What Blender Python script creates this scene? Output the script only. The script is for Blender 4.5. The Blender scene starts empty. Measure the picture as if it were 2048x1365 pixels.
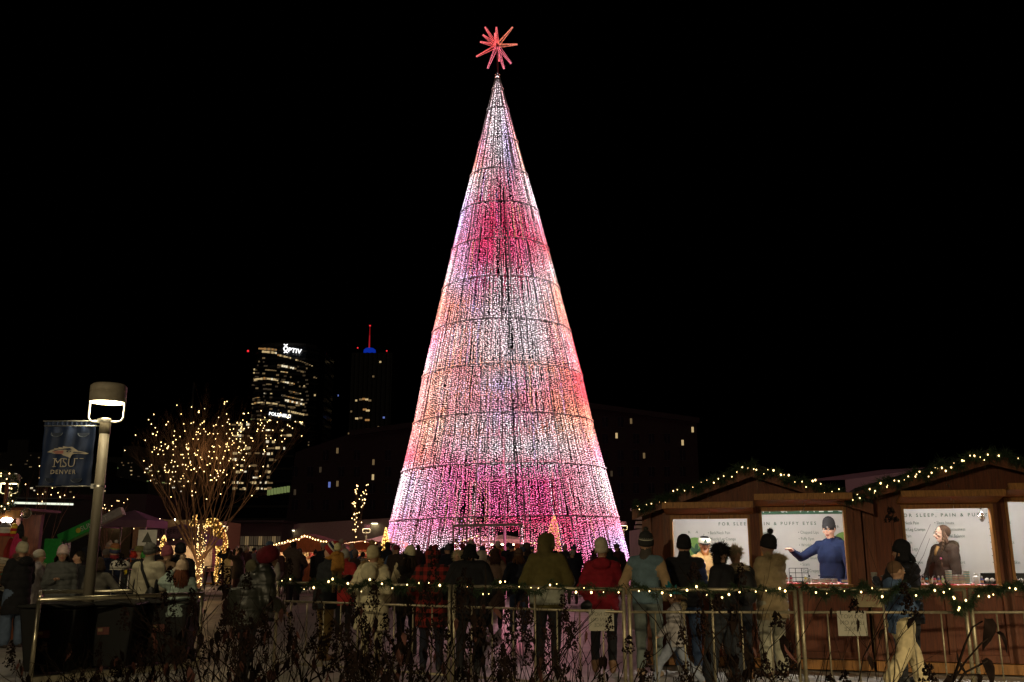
import bpy, bmesh, math, random
import numpy as np
from mathutils import Vector, Matrix, noise as mnoise
R = math.radians
S = bpy.context.scene
COL = S.collection
rnd = random.Random(7)

# ------------------------------------------------------------------ camera
F, PITCH, ROLL, EYE = 1850.0, R(12.92), R(0.0), 1.45
cam_d = bpy.data.cameras.new('camera')
cam_d.sensor_width = 36.0
cam_d.lens = F / 2048 * 36.0
cam_d.clip_start = 0.05
cam_d.clip_end = 3000
cam = bpy.data.objects.new('camera', cam_d)
COL.objects.link(cam)
CROT = Matrix.Rotation(R(90) + PITCH, 3, 'X') @ Matrix.Rotation(-ROLL, 3, 'Z')
cam.location = (0, 0, EYE)
cam.rotation_euler = CROT.to_euler()
S.camera = cam

# ------------------------------------------------------------------ world, moon-dim sun, exposure
world = bpy.data.worlds.new('World')
S.world = world
world.use_nodes = True
wn = world.node_tree
bg = wn.nodes['Background']
sky = wn.nodes.new('ShaderNodeTexSky')
sky.sky_type = 'NISHITA'
sky.sun_disc = False
sky.sun_elevation = R(-9)
sky.sun_rotation = R(200)
wn.links.new(sky.outputs[0], bg.inputs[0])
bg.inputs[1].default_value = 0.05
sun_d = bpy.data.lights.new('sun', 'SUN')
sun_d.energy = 0.10
sun_d.angle = R(12)
sun_d.color = (1.0, 0.82, 0.55)
sun = bpy.data.objects.new('sun', sun_d)
sun.rotation_euler = (R(48), 0, R(-18))
COL.objects.link(sun)
S.view_settings.view_transform = 'Standard'
S.view_settings.look = 'None'
S.view_settings.exposure = 0
S.view_settings.gamma = 1
S.view_settings.use_curve_mapping = False
S.render.engine = 'CYCLES'
S.cycles.sample_clamp_indirect = 2.0
S.cycles.max_bounces = 5
S.cycles.use_light_tree = True
S.cycles.caustics_reflective = False
S.cycles.caustics_refractive = False

# ------------------------------------------------------------------ pixel -> place
def ray(px, py):
    return CROT @ Vector(((px - 1024) / F, (682.5 - py) / F, -1.0))
def at(px, py, Y):
    d = ray(px, py)
    return Vector((0, 0, EYE)) + d * (Y / d.y)
def gnd(px, py, z=0.0):
    d = ray(px, py)
    return Vector((0, 0, EYE)) + d * ((z - EYE) / d.z)
def at_z(px, Y):            # X at distance Y for an image column near the horizon
    return at(px, 1110, Y).x

# ------------------------------------------------------------------ materials
MATS = {}
def mat(name, col, rough=0.8, metal=0.0, var=0.18, scale=9.0, bump=0.0, bscale=60.0, spec=0.4, kind=None, col2=None, coat=0.0, emis=None):
    if name in MATS: return MATS[name]
    m = bpy.data.materials.new(name); m.use_nodes = True
    nt = m.node_tree; N = nt.nodes; L = nt.links
    b = N['Principled BSDF']
    b.inputs['Roughness'].default_value = rough
    b.inputs['Metallic'].default_value = metal
    b.inputs['Specular IOR Level'].default_value = spec
    if coat: b.inputs['Coat Weight'].default_value = coat
    tc = N.new('ShaderNodeTexCoord')
    c1 = (*col, 1)
    if kind == 'plaid':
        mp = N.new('ShaderNodeMapping'); L.new(tc.outputs['Object'], mp.inputs[0])
        sx = N.new('ShaderNodeSeparateXYZ'); L.new(mp.outputs[0], sx.inputs[0])
        outs = []
        for ax in ('X', 'Z'):
            a = N.new('ShaderNodeMath'); a.operation = 'MULTIPLY'; a.inputs[1].default_value = scale; L.new(sx.outputs[ax], a.inputs[0])
            f = N.new('ShaderNodeMath'); f.operation = 'FRACT'; L.new(a.outputs[0], f.inputs[0])
            g = N.new('ShaderNodeMath'); g.operation = 'GREATER_THAN'; g.inputs[1].default_value = 0.5; L.new(f.outputs[0], g.inputs[0])
            outs.append(g)
        ad = N.new('ShaderNodeMath'); ad.operation = 'ADD'; L.new(outs[0].outputs[0], ad.inputs[0]); L.new(outs[1].outputs[0], ad.inputs[1])
        h = N.new('ShaderNodeMath'); h.operation = 'MULTIPLY'; h.inputs[1].default_value = 0.5; L.new(ad.outputs[0], h.inputs[0])
        rp = N.new('ShaderNodeValToRGB'); L.new(h.outputs[0], rp.inputs[0])
        rp.color_ramp.elements[0].color = c1; rp.color_ramp.elements[1].color = (*(col2 or (0, 0, 0)), 1)
        L.new(rp.outputs[0], b.inputs['Base Color'])
    elif kind == 'wood':
        mp = N.new('ShaderNodeMapping'); L.new(tc.outputs['Object'], mp.inputs[0]); mp.inputs['Scale'].default_value = (22, 22, 1.6)
        n = N.new('ShaderNodeTexNoise'); n.inputs['Scale'].default_value = 2.0; n.inputs['Detail'].default_value = 8; n.inputs['Distortion'].default_value = 1.2
        L.new(mp.outputs[0], n.inputs[0])
        rp = N.new('ShaderNodeValToRGB'); L.new(n.outputs[0], rp.inputs[0])
        rp.color_ramp.elements[0].position = 0.3; rp.color_ramp.elements[1].position = 0.72
        rp.color_ramp.elements[0].color = (*[c * 0.55 for c in col], 1); rp.color_ramp.elements[1].color = (*[min(1, c * 1.2) for c in col], 1)
        L.new(rp.outputs[0], b.inputs['Base Color'])
        bp = N.new('ShaderNodeBump'); bp.inputs['Strength'].default_value = 0.25; bp.inputs['Distance'].default_value = 0.004
        L.new(n.outputs[0], bp.inputs['Height']); L.new(bp.outputs[0], b.inputs['Normal'])
    else:
        n = N.new('ShaderNodeTexNoise'); n.inputs['Scale'].default_value = scale; n.inputs['Detail'].default_value = 6
        L.new(tc.outputs['Object'], n.inputs[0])
        rp = N.new('ShaderNodeValToRGB'); L.new(n.outputs[0], rp.inputs[0])
        rp.color_ramp.elements[0].position = 0.3; rp.color_ramp.elements[1].position = 0.7
        d = col2 or [c * (1 - var) for c in col]
        rp.color_ramp.elements[0].color = (*d, 1); rp.color_ramp.elements[1].color = (*[min(1, c * (1 + var * 0.6)) for c in col], 1)
        L.new(rp.outputs[0], b.inputs['Base Color'])
        if bump:
            n2 = N.new('ShaderNodeTexNoise'); n2.inputs['Scale'].default_value = bscale; n2.inputs['Detail'].default_value = 4
            L.new(tc.outputs['Object'], n2.inputs[0])
            bp = N.new('ShaderNodeBump'); bp.inputs['Strength'].default_value = bump; bp.inputs['Distance'].default_value = 0.01
            L.new(n2.outputs[0], bp.inputs['Height']); L.new(bp.outputs[0], b.inputs['Normal'])
    if emis:
        b.inputs['Emission Color'].default_value = (*emis[:3], 1); b.inputs['Emission Strength'].default_value = emis[3]
    MATS[name] = m
    return m
def cloth(col, rough=0.9, name=None):
    k = name or 'cloth_%02d_%02d_%02d_%d' % (int(col[0] * 99), int(col[1] * 99), int(col[2] * 99), int(rough * 9))
    return mat(k, col, rough, var=0.22, scale=14, bump=0.35, bscale=90, spec=0.25)
def emit(name, col, strength, sampling='AUTO'):
    if name in MATS: return MATS[name]
    m = bpy.data.materials.new(name); m.use_nodes = True
    nt = m.node_tree; nt.nodes.clear()
    o = nt.nodes.new('ShaderNodeOutputMaterial'); e = nt.nodes.new('ShaderNodeEmission')
    e.inputs[0].default_value = (*col, 1); e.inputs[1].default_value = strength
    nt.links.new(e.outputs[0], o.inputs[0])
    m.cycles.emission_sampling = sampling
    MATS[name] = m
    return m
def emit_attr(name, strength, sampling='AUTO'):
    m = emit(name, (1, 1, 1), strength, sampling)
    nt = m.node_tree
    a = nt.nodes.new('ShaderNodeAttribute'); a.attribute_name = 'led'
    nt.links.new(a.outputs['Color'], [n for n in nt.nodes if n.type == 'EMISSION'][0].inputs[0])
    return m

# ------------------------------------------------------------------ objects
def tag(o, label=None, cat=None, group=None, kind=None):
    if label: o['label'] = label
    if cat: o['category'] = cat
    if group: o['group'] = group
    if kind: o['kind'] = kind
    return o
def thing(name, label, cat, loc=(0, 0, 0), rz=0.0, group=None):
    o = bpy.data.objects.new(name, None); COL.objects.link(o)
    o.empty_display_size = 0.1
    o.location = loc; o.rotation_euler = (0, 0, rz)
    return tag(o, label, cat, group)
def copy_tree(o, parent=None):
    c = o.copy(); COL.objects.link(c)
    c.parent = parent
    for ch in list(o.children): copy_tree(ch, c)
    return c
class Geo:
    """collects simple solids and links them as one mesh object"""
    def __init__(s): s.v = []; s.f = []; s.mi = []; s.m = 0
    def add(s, vs, fs):
        k = len(s.v); s.v.extend([tuple(p) for p in vs]); s.f.extend([tuple(i + k for i in f) for f in fs]); s.mi.extend([s.m] * len(fs)); return s
    def box(s, x0, x1, y0, y1, z0, z1, M=None):
        vs = [Vector(p) for p in ((x0, y0, z0), (x1, y0, z0), (x1, y1, z0), (x0, y1, z0), (x0, y0, z1), (x1, y0, z1), (x1, y1, z1), (x0, y1, z1))]
        if M: vs = [M @ p for p in vs]
        return s.add(vs, [(0, 3, 2, 1), (4, 5, 6, 7), (0, 1, 5, 4), (1, 2, 6, 5), (2, 3, 7, 6), (3, 0, 4, 7)])
    def bar(s, a, b, w, h=None, up=(0, 0, 1)):
        a = Vector(a); b = Vector(b); h = h or w
        d = (b - a).normalized(); up = Vector(up)
        if abs(d.dot(up)) > 0.98: up = Vector((0, 1, 0))
        x = d.cross(up).normalized(); y = x.cross(d).normalized()
        vs = []
        for p in (a, b):
            for i, j in ((-1, -1), (1, -1), (1, 1), (-1, 1)): vs.append(p + x * (i * w / 2) + y * (j * h / 2))
        return s.add(vs, [(0, 1, 2, 3), (7, 6, 5, 4), (0, 4, 5, 1), (1, 5, 6, 2), (2, 6, 7, 3), (3, 7, 4, 0)])
    def tube(s, pts, r, n=8, cap=True):
        pts = [Vector(p) for p in pts]
        rs = r if isinstance(r, (list, tuple)) else [r] * len(pts)
        d0 = (pts[1] - pts[0]).normalized()
        x = d0.cross(Vector((0, 0, 1)) if abs(d0.z) < 0.9 else Vector((1, 0, 0))).normalized()
        vs = []; fs = []
        for i, p in enumerate(pts):
            d = (pts[min(i + 1, len(pts) - 1)] - pts[max(i - 1, 0)])
            d = d.normalized() if d.length > 1e-9 else d0
            x = (x - d * x.dot(d))
            x = x.normalized() if x.length > 1e-6 else Vector((1, 0, 0))
            y = d.cross(x)
            for k in range(n):
                a = 2 * math.pi * k / n
                vs.append(p + (x * math.cos(a) + y * math.sin(a)) * rs[i])
        for i in range(len(pts) - 1):
            for k in range(n):
                k2 = (k + 1) % n
                fs.append((i * n + k, i * n + k2, (i + 1) * n + k2, (i + 1) * n + k))
        if cap:
            fs.append(tuple(range(n - 1, -1, -1))); fs.append(tuple((len(pts) - 1) * n + k for k in range(n)))
        return s.add(vs, fs)
    def lathe(s, prof, c=(0, 0, 0), n=20, M=None, rib=0.0, ribn=0, cap=True):
        c = Vector(c); vs = []; fs = []
        for r, z in prof:
            for k in range(n):
                a = 2 * math.pi * k / n
                rr = r * (1 + rib * math.cos(a * ribn)) if rib else r
                p = Vector((rr * math.cos(a), rr * math.sin(a), z))
                vs.append((M @ p if M else p) + c)
        for i in range(len(prof) - 1):
            for k in range(n):
                k2 = (k + 1) % n
                fs.append((i * n + k, i * n + k2, (i + 1) * n + k2, (i + 1) * n + k))
        if cap:
            fs.append(tuple(range(n - 1, -1, -1))); fs.append(tuple((len(prof) - 1) * n + k for k in range(n)))
        return s.add(vs, fs)
    def ell(s, c, r, n=12, m=8, M=None, jit=0.0):
        if not isinstance(r, (list, tuple)): r = (r, r, r)
        c = Vector(c); vs = []; fs = []
        for i in range(m + 1):
            t = math.pi * i / m
            for k in range(n):
                a = 2 * math.pi * k / n
                j = 1 + (rnd.uniform(-jit, jit) if jit else 0)
                p = Vector((r[0] * math.sin(t) * math.cos(a) * j, r[1] * math.sin(t) * math.sin(a) * j, r[2] * math.cos(t) * j))
                vs.append((M @ p if M else p) + c)
        for i in range(m):
            for k in range(n):
                k2 = (k + 1) % n
                fs.append((i * n + k, (i + 1) * n + k, (i + 1) * n + k2, i * n + k2))
        return s.add(vs, fs)
    def quad(s, a, b, c, d): return s.add([a, b, c, d], [(0, 1, 2, 3)])
    def prism(s, poly, y0, y1):      # poly in (x, z), extruded along y
        n = len(poly)
        vs = [Vector((x, y0, z)) for x, z in poly] + [Vector((x, y1, z)) for x, z in poly]
        fs = [tuple(range(n)), tuple(range(2 * n - 1, n - 1, -1))] + [(i, i + n, (i + 1) % n + n, (i + 1) % n) for i in range(n)]
        return s.add(vs, fs)
    def mesh(s, name, mats, smooth=False):
        me = bpy.data.meshes.new(name)
        me.from_pydata([tuple(p) for p in s.v], [], s.f)
        for m in (mats if isinstance(mats, (list, tuple)) else [mats]): me.materials.append(m)
        if isinstance(mats, (list, tuple)): me.polygons.foreach_set('material_index', s.mi)
        if smooth: me.polygons.foreach_set('use_smooth', [True] * len(me.polygons))
        me.update()
        return me
    def build(s, name, mats, parent=None, smooth=False, loc=(0, 0, 0), rz=0.0, kind=None, label=None, bevel=0.0):
        o = bpy.data.objects.new(name, s.mesh(name, mats, smooth)); COL.objects.link(o)
        o.location = loc; o.rotation_euler = (0, 0, rz); o.parent = parent
        if bevel:
            b = o.modifiers.new('bevel', 'BEVEL'); b.width = bevel; b.segments = 2; b.limit_method = 'ANGLE'
        if kind: o['kind'] = kind
        if label: o['label'] = label
        return o
def inst(name, me, parent, loc, rot=(0, 0, 0), scale=1.0):
    o = bpy.data.objects.new(name, me); COL.objects.link(o)
    o.parent = parent; o.location = loc; o.rotation_euler = rot
    o.scale = (scale, scale, scale) if not isinstance(scale, (tuple, list)) else scale
    return o
def lettering(txt, size, m, parent, loc, rot=(R(90), 0, 0), align='LEFT', ext=0.001, sx=1.0, space=1.0, bold=0.0, shear=0.0, name='lettering', kern=None):
    c = bpy.data.curves.new(name, 'FONT'); c.body = txt; c.size = size; c.extrude = ext
    c.align_x = align; c.space_character = space; c.offset = bold; c.shear = shear; c.resolution_u = 3
    c.materials.append(m)
    tmp = bpy.data.objects.new('tmp_text', c); COL.objects.link(tmp)
    o = bpy.data.objects.new(name, bpy.data.meshes.new(name)); COL.objects.link(o)
    TEXTS.append((tmp, o))
    o.parent = parent; o.location = loc; o.rotation_euler = rot; o.scale = (sx, 1, 1)
    return o
TEXTS = []
def finish_texts():
    bpy.context.view_layer.update()
    dg = bpy.context.evaluated_depsgraph_get()
    for tmp, o in TEXTS:
        me = bpy.data.meshes.new_from_object(tmp.evaluated_get(dg))
        old = o.data; o.data = me; me.name = o.name; bpy.data.meshes.remove(old)
        bpy.data.objects.remove(tmp)
    TEXTS.clear()
def leds(name, pts, cols, r, m, parent=None, kind='stuff', squash=1.0):
    """many small light bulbs as one mesh, each an octahedron with its own lamp colour"""
    pts = np.asarray(pts, float); n = len(pts)
    t = np.array([(1, 0, 0), (-1, 0, 0), (0, 1, 0), (0, -1, 0), (0, 0, 1), (0, 0, -1)], float)
    rr = np.asarray(r, float) * np.ones(n)
    v = (pts[:, None, :] + t[None] * rr[:, None, None]).reshape(-1, 3)
    ft = np.array([(0, 2, 4), (2, 1, 4), (1, 3, 4), (3, 0, 4), (2, 0, 5), (1, 2, 5), (3, 1, 5), (0, 3, 5)])
    f = (ft[None] + 6 * np.arange(n)[:, None, None]).reshape(-1)
    me = bpy.data.meshes.new(name)
    me.vertices.add(6 * n); me.vertices.foreach_set('co', v.ravel())
    me.loops.add(24 * n); me.loops.foreach_set('vertex_index', f.astype(np.int32))
    me.polygons.add(8 * n); me.polygons.foreach_set('loop_start', (3 * np.arange(8 * n)).astype(np.int32))
    try: me.polygons.foreach_set('loop_total', np.full(8 * n, 3, np.int32))
    except Exception: pass
    me.update(calc_edges=True)
    a = me.color_attributes.new('led', 'FLOAT_COLOR', 'POINT')
    c4 = np.ones((n, 6, 4)); c4[:, :, :3] = np.asarray(cols)[:, None, :]
    a.data.foreach_set('color', c4.ravel())
    me.materials.append(m)
    o = bpy.data.objects.new(name, me); COL.objects.link(o); o.parent = parent
    if kind: o['kind'] = kind
    return o
_ico = {}
def bulb_mesh(r, m, key):
    k = (r, key)
    if k not in _ico:
        g = Geo(); g.ell((0, 0, 0), (r, r, r * 1.25), 6, 5); _ico[k] = g.mesh('bulb', m, True)
    return _ico[k]
WARM = emit('warm_bulb_glow', (1.0, 0.66, 0.26), 7.0, 'AUTO')
GOLD = emit('gold_bulb_glow', (1.0, 0.60, 0.17), 3.4, 'AUTO')
steel = mat('galvanised_steel', (0.42, 0.40, 0.36), 0.38, 0.85, var=0.25, scale=18, bump=0.1)
darkmetal = mat('dark_metal', (0.05, 0.05, 0.05), 0.5, 0.6)
black_pl = mat('black_plastic', (0.012, 0.012, 0.013), 0.35, bump=0.1)
# ------------------------------------------------------------------ ground
def ground_mat():
    m = mat('plaza_concrete', (0.34, 0.31, 0.28), 0.62, var=0.3, scale=1.3, bump=0.25, bscale=30)
    return m
g = Geo(); g.quad((-900, -300, -0.03), (900, -300, -0.03), (900, 1500, -0.03), (-900, 1500, -0.03))
tag(g.build('ground', mat('ground_asphalt', (0.09, 0.085, 0.08), 0.75, var=0.3, scale=2.0, bump=0.3)), kind='structure')
conc = ground_mat()
plaza = Geo(); plaza.box(-60, 60, 33.2, 110, -0.03, -0.004); 
pz = plaza.build('plaza', conc); tag(pz, kind='structure')
walk = tag(Geo().box(-22, 14, 8.6, 33.15, -0.03, -0.012).build('pavement', mat('pavement_joint', (0.07, 0.065, 0.06), 0.9)), kind='structure')
slabs = []
for k in range(4):
    sg = Geo(); w = 0.746
    sg.add([(-w, -w, 0), (w, -w, 0), (w, w, 0), (-w, w, 0), (-w, -w, -.012), (w, -w, -.012), (w, w, -.012), (-w, w, -.012)],
           [(0, 1, 2, 3), (4, 5, 1, 0), (5, 6, 2, 1), (6, 7, 3, 2), (7, 4, 0, 3)])
    slabs.append(sg.mesh('paving_slab', mat('paving_slab_%d' % k, (0.36 + .025 * k, 0.34 + .022 * k, 0.32 + .018 * k), 0.5 - .02 * k, var=0.28, scale=2.2, bump=0.2, bscale=45)))
for j in range(16):
    for i in range(18):
        inst('paving_slab', slabs[(i * 7 + j * 5 + (i * j) % 3) % 4], walk, (-15 + 1.5 * i, 9.4 + 1.5 * j, rnd.uniform(-.003, .002)), (0, 0, 0))
bed = Geo(); bed.box(-9, 9, 1.5, 8.35, -0.03, 0.05)
tag(bed.build('planting_bed', mat('mulch', (0.035, 0.024, 0.018), 0.95, var=0.5, scale=30, bump=1.0, bscale=60)), kind='structure')
tag(Geo().box(-9, 9, 8.36, 8.56, -0.03, 0.12).build('kerb', mat('kerb_concrete', (0.25, 0.23, 0.2), 0.8), bevel=.01), kind='structure')

# ------------------------------------------------------------------ tower with rounded front and rows of lit offices
dark_glass = mat('dark_glass', (0.012, 0.014, 0.018), 0.15, spec=0.5)
dark_conc = mat('dark_facade', (0.03, 0.026, 0.024), 0.8)
WINC = {'w': emit('window_warm', (1.0, 0.72, 0.34), 0.62, 'NONE'), 'd': emit('window_dim', (1.0, 0.66, 0.3), 0.16, 'NONE'),
        'x': emit('window_bright', (1.0, 0.86, 0.6), 1.0, 'NONE'), 'o': emit('window_orange', (1.0, 0.5, 0.16), 0.35, 'NONE'),
        'b': emit('window_blue', (0.25, 0.35, 1.0), 0.5, 'NONE'), 'g': emit('window_greenish', (0.6, 0.75, 0.25), 0.25, 'NONE'),
        'f': emit('window_faint', (1.0, 0.7, 0.4), 0.045, 'NONE'), 'r': emit('aviation_red', (1.0, 0.03, 0.04), 1.2, 'NONE')}
_wm = {}
def win(parent, x, y, z, w, h, key, yaw=0.0):
    """one window: a pane set in a shallow dark frame"""
    k = (round(w, 2), round(h, 2), key)
    if k not in _wm:
        g = Geo(); g.m = 0
        g.box(-w / 2, w / 2, -0.02, 0.02, -h / 2, h / 2)
        g.m = 1; t = 0.06 * min(w, h)
        g.box(-w / 2 - t, w / 2 + t, -0.10, 0.0, h / 2, h / 2 + t); g.box(-w / 2 - t, w / 2 + t, -0.10, 0.0, -h / 2 - t, -h / 2)
        g.box(-t / 2, t / 2, -0.08, -0.021, -h / 2, h / 2)
        _wm[k] = g.mesh('window', [WINC[key] if key in WINC else dark_glass, dark_conc])
    return inst('window', _wm[k], parent, (x, y, z), (0, 0, yaw))

YT = 420.0
tw = thing('office_tower', 'tall dark rounded office tower with lit office rows and two glowing white signs', 'tower', (at(562, 1110, YT).x, YT, 0))
tz = at(562, 697, YT).z
hw = (at(630, 800, YT).x - at(493, 800, YT).x) / 2
prof = [(-hw, 0), (-hw * .97, -6), (-hw * .8, -10), (-hw * .4, -12.5), (hw * .1, -13), (hw * .6, -11.5), (hw * .9, -7), (hw, 0), (hw, 22), (-hw, 22)]
def tower_front(x):
    for (a, b), (c, d) in zip(prof[:8], prof[1:8]):
        if a <= x <= c: return b + (d - b) * (x - a) / (c - a)
    return 0
def slab_ring(g, z0, z1, s):
    n = len(prof)
    g.add([(x * s, y * s, z0) for x, y in prof] + [(x * s, y * s, z1) for x, y in prof],
          [tuple(range(n)), tuple(range(2 * n - 1, n - 1, -1))] + [(i, (i + 1) % n, (i + 1) % n + n, i + n) for i in range(n)])
g = Geo(); slab_ring(g, 0, tz - 2, 0.985); g.build('glass_curtain_wall', dark_glass, tw)
g = Geo(); slab_ring(g, tz - 2, tz, 0.9); g.build('roof', dark_conc, tw)
g = Geo()
k = 0
while k * 3.6 < tz - 3: slab_ring(g, k * 3.6, k * 3.6 + 0.9, 1.0); k += 1
g.build('floor_edges', dark_conc, tw, kind='stuff')
def ztow(zx, zy):
    p = at(480 + zx / 6.205, 680 + zy / 6.205, YT - 12); return p.x - tw.location.x, p.z
rows = [  # zoomed x range, y at the left end, slope, height, glow
 (215, 460, 98, .14, 34, 'o'), (265, 460, 140, .16, 32, 'w'), (470, 640, 192, .25, 26, 'w'), (690, 730, 250, .3, 20, 'w'), (740, 890, 262, .35, 14, 'd'),
 (75, 155, 352, -.2, 30, 'w'), (470, 705, 318, .2, 34, 'x'), (725, 790, 385, .25, 28, 'd'), (310, 460, 372, .12, 18, 'd'), (510, 600, 400, .15, 16, 'w'),
 (100, 140, 462, 0, 32, 'x'), (145, 280, 478, .02, 30, 'w'), (285, 480, 476, .15, 34, 'w'), (510, 685, 522, .18, 26, 'x'), (785, 805, 575, 0, 24, 'w'),
 (325, 400, 552, .1, 20, 'd'), (295, 322, 606, 0, 20, 'x'), (295, 325, 665, 0, 22, 'x'), (380, 412, 672, 0, 18, 'w'), (610, 760, 640, .2, 16, 'd'), (895, 918, 670, 0, 28, 'x'),
 (520, 790, 695, .2, 18, 'd'), (120, 240, 712, 0, 14, 'd'), (565, 805, 755, .21, 36, 'x'), (105, 250, 775, .0, 24, 'w'), (255, 310, 775, .1, 18, 'w'), (330, 470, 785, .12, 26, 'w'), (490, 570, 815, .15, 24, 'd'),
 (600, 690, 835, .1, 22, 'd'), (600, 795, 890, .2, 30, 'w'), (690, 775, 1028, .15, 36, 'x'), (645, 680, 1022, 0, 18, 'd'), (620, 645, 1078, 0, 28, 'w'),
 (375, 398, 1080, 0, 20, 'x'), (375, 392, 1155, 0, 20, 'w'), (375, 435, 1215, .1, 34, 'w'), (485, 520, 1180, 0, 14, 'w'), (610, 850, 1250, .22, 28, 'd'), (440, 470, 1290, 0, 18, 'w'), (890, 930, 445, .3, 22, 'd'),
 (250, 380, 985, .15, 10, 'g'), (60, 110, 965, 0, 14, 'g')]
for x0, x1, y0, sl, h, key in rows:
    x = x0
    while x < x1 - 6:
        w = min(26, x1 - x)
        kk = key if rnd.random() < .72 else rnd.choice('wdxo')
        if rnd.random() < .12: kk = 'd'
        px_, pz_ = ztow(x + w / 2, y0 + sl * (x + w / 2 - x0))
        ww = (w - 4) / 6.205 * YT / F
        win(tw, px_, tower_front(max(-hw, min(hw, px_))) - 0.3, pz_, max(.5, ww), h / 6.205 * YT / F * .85 * rnd.choice((1, .7, .85)), kk)
        x += w
for fl_n in range(24):
    for c_n in range(9):
        if rnd.random() < .45:
            zx = 130 + c_n * 85 + rnd.uniform(-20, 20); zy = 200 + fl_n * 48 + (zx - 130) * .15
            px_, pz_ = ztow(zx, zy)
            if abs(px_) < hw and pz_ > 40: win(tw, px_, tower_front(px_) - .3, pz_, rnd.choice((.6, 1.2, 1.8)), .7, rnd.choice('fffd'))
signw = emit('white_sign_glow', (1, 1, 1), 1.6, 'NONE')
px_, pz_ = ztow(592, 152)
px_, pz_ = ztow(612, 150)
o = lettering('PTIV', 2.75, signw, tw, (px_, -14.6, pz_ - .45), (R(90), R(9), R(0)), ext=.3, bold=.05, space=1.12, name='lettering')
for s_, c_ in ((-1, 72), (1, 176)):
    cx, cz = ztow(585, c_)
    Geo().tube([(cx + .85 * math.cos(a), -14.6, cz + s_ * (.75 * math.sin(a) - .35)) for a in [math.pi * (.12 + .76 * t / 8) for t in range(9)]], .26, 6).build('emblem', signw, tw)
cx, cz = ztow(585, 126)
Geo().tube([(cx + .85 * math.cos(a), -14.6, cz + .95 * math.sin(a)) for a in [2 * math.pi * t / 16 for t in range(17)]], .28, 6).build('lettering', signw, tw)
px_, pz_ = ztow(372, 930)
lettering('POLSINELLI', 1.95, signw, tw, (px_, -14.2, pz_ - .4), (R(90), R(8), R(0)), ext=.2, bold=.03, sx=1.0, name='lettering')
g = Geo(); g.ell((-hw - 3, -6, at(480, 708, YT).z), .5, 6, 5); g.build('beacon', WINC['r'], tw)

# lower podium block in front of the tower
YB = 300.0
pb = thing('office_block', 'lower dark glass office block with scattered lit offices behind the bare lit tree', 'building', (at(520, 1110, YB).x, YB, 0))
x0, x1 = at(458, 900, YB).x - pb.location.x, at(588, 900, YB).x - pb.location.x
zt = at(520, 842, YB).z
Geo().box(x0, x1, 0, 20, 0, zt).build('wall', dark_glass, pb)
for zz in np.arange(4, zt, 4.0):
    Geo().box(x0 - .2, x1 + .2, -.3, 20.2, zz - .35, zz + .35).build('floor_edge', dark_conc, pb)
for i in range(85):
    py_ = rnd.choice([850, 861, 872, 884, 897, 908, 920, 932, 944, 955, 966, 978]) + rnd.uniform(-1, 1); px_ = rnd.uniform(466, 552)
    if py_ < 900: px_ = rnd.choice([rnd.uniform(466, 500), rnd.uniform(535, 585)])
    q = at(px_, py_, YB)
    win(pb, q.x - pb.location.x, -.4, q.z, rnd.choice((.5, .9, 1.4)), rnd.choice((.5, .8)), rnd.choice('wdxdw'))
for i in range(7):
    q = at(538 + i * 6.5, 985 - i * 1.0, YB); win(pb, q.x - pb.location.x, -.4, q.z, .9, 2.0, 'g')

# slim tower with blue crown and red spire
YF = 500.0
fs = thing('slim_tower', 'far slim dark tower with a blue lit crown and a thin red lit spire', 'tower', (at(738, 1110, YF).x, YF, 0))
fx = fs.location.x
a, b = at(700, 800, YF).x - fx, at(782, 800, YF).x - fx
zt = at(738, 706, YF).z
Geo().box(a, b, 0, 24, 0, zt).build('wall', mat('slim_tower_wall', (0.035, 0.032, 0.03), .7), fs)
for i in range(9):
    xx = a + (b - a) * (i + .5) / 9
    Geo().box(xx - .5, xx + .5, -.8, -.02, 0, zt).build('pier', dark_conc, fs)
cb = emit('blue_crown_glow', (0.01, 0.07, 1.0), .28, 'NONE')
cx0 = at(735, 696, YF)
Geo().lathe([(3.6, 0), (3.3, 1.9), (2.2, 2.8), (.4, 3.0)], (cx0.x - fx, 8, at(735, 701, YF).z), 14).build('crown', cb, fs)
z0_, z1_ = at(734, 689, YF).z, at(734, 645, YF).z
Geo().tube([(cx0.x - fx - .3, 8, z0_), (cx0.x - fx - .3, 8, z0_ * .45 + z1_ * .55)], [.45, .3], 6).build('spire', emit('red_spire_glow', (1, .03, .05), .3, 'NONE'), fs)
Geo().tube([(cx0.x - fx - .3, 8, z0_ * .45 + z1_ * .55 + .02), (cx0.x - fx - .3, 8, z1_)], [.28, .16], 6).build('spire_tip', emit('red_tip_glow', (1, .02, .03), .22, 'NONE'), fs)
Geo().ell((cx0.x - fx - .3, 8, z1_), .45, 6, 5).build('beacon', WINC['r'], fs)
for px_, py_ in ((716, 697), (774, 703)):
    q = at(px_, py_, YF); Geo().ell((q.x - fx, -1, q.z), .4, 6, 5).build('beacon', WINC['r'], fs)
for px_, py_, w_, k_ in ((722, 800, 1.6, 'd'), (728, 799, 1.6, 'o'), (734, 800, 1.6, 'w'), (740, 802, 1.6, 'd'), (713, 802, 1, 'w'), (730, 820, 2, 'o'), (736, 822, 2, 'w'), (703, 824, .9, 'd'), (714, 838, 1.6, 'w'), (722, 837, 1.6, 'd'), (735, 841, 2.4, 'o'),
                     (761, 725, 1.0, 'w'), (747, 754, 1.0, 'd'), (768, 836, 1.0, 'b'), (698, 868, .8, 'd'), (677, 792, .5, 'b'), (757, 855, .8, 'd')):
    q = at(px_, py_, YF); win(fs, q.x - fx, -.9, q.z, w_, 1.0, k_)

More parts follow.
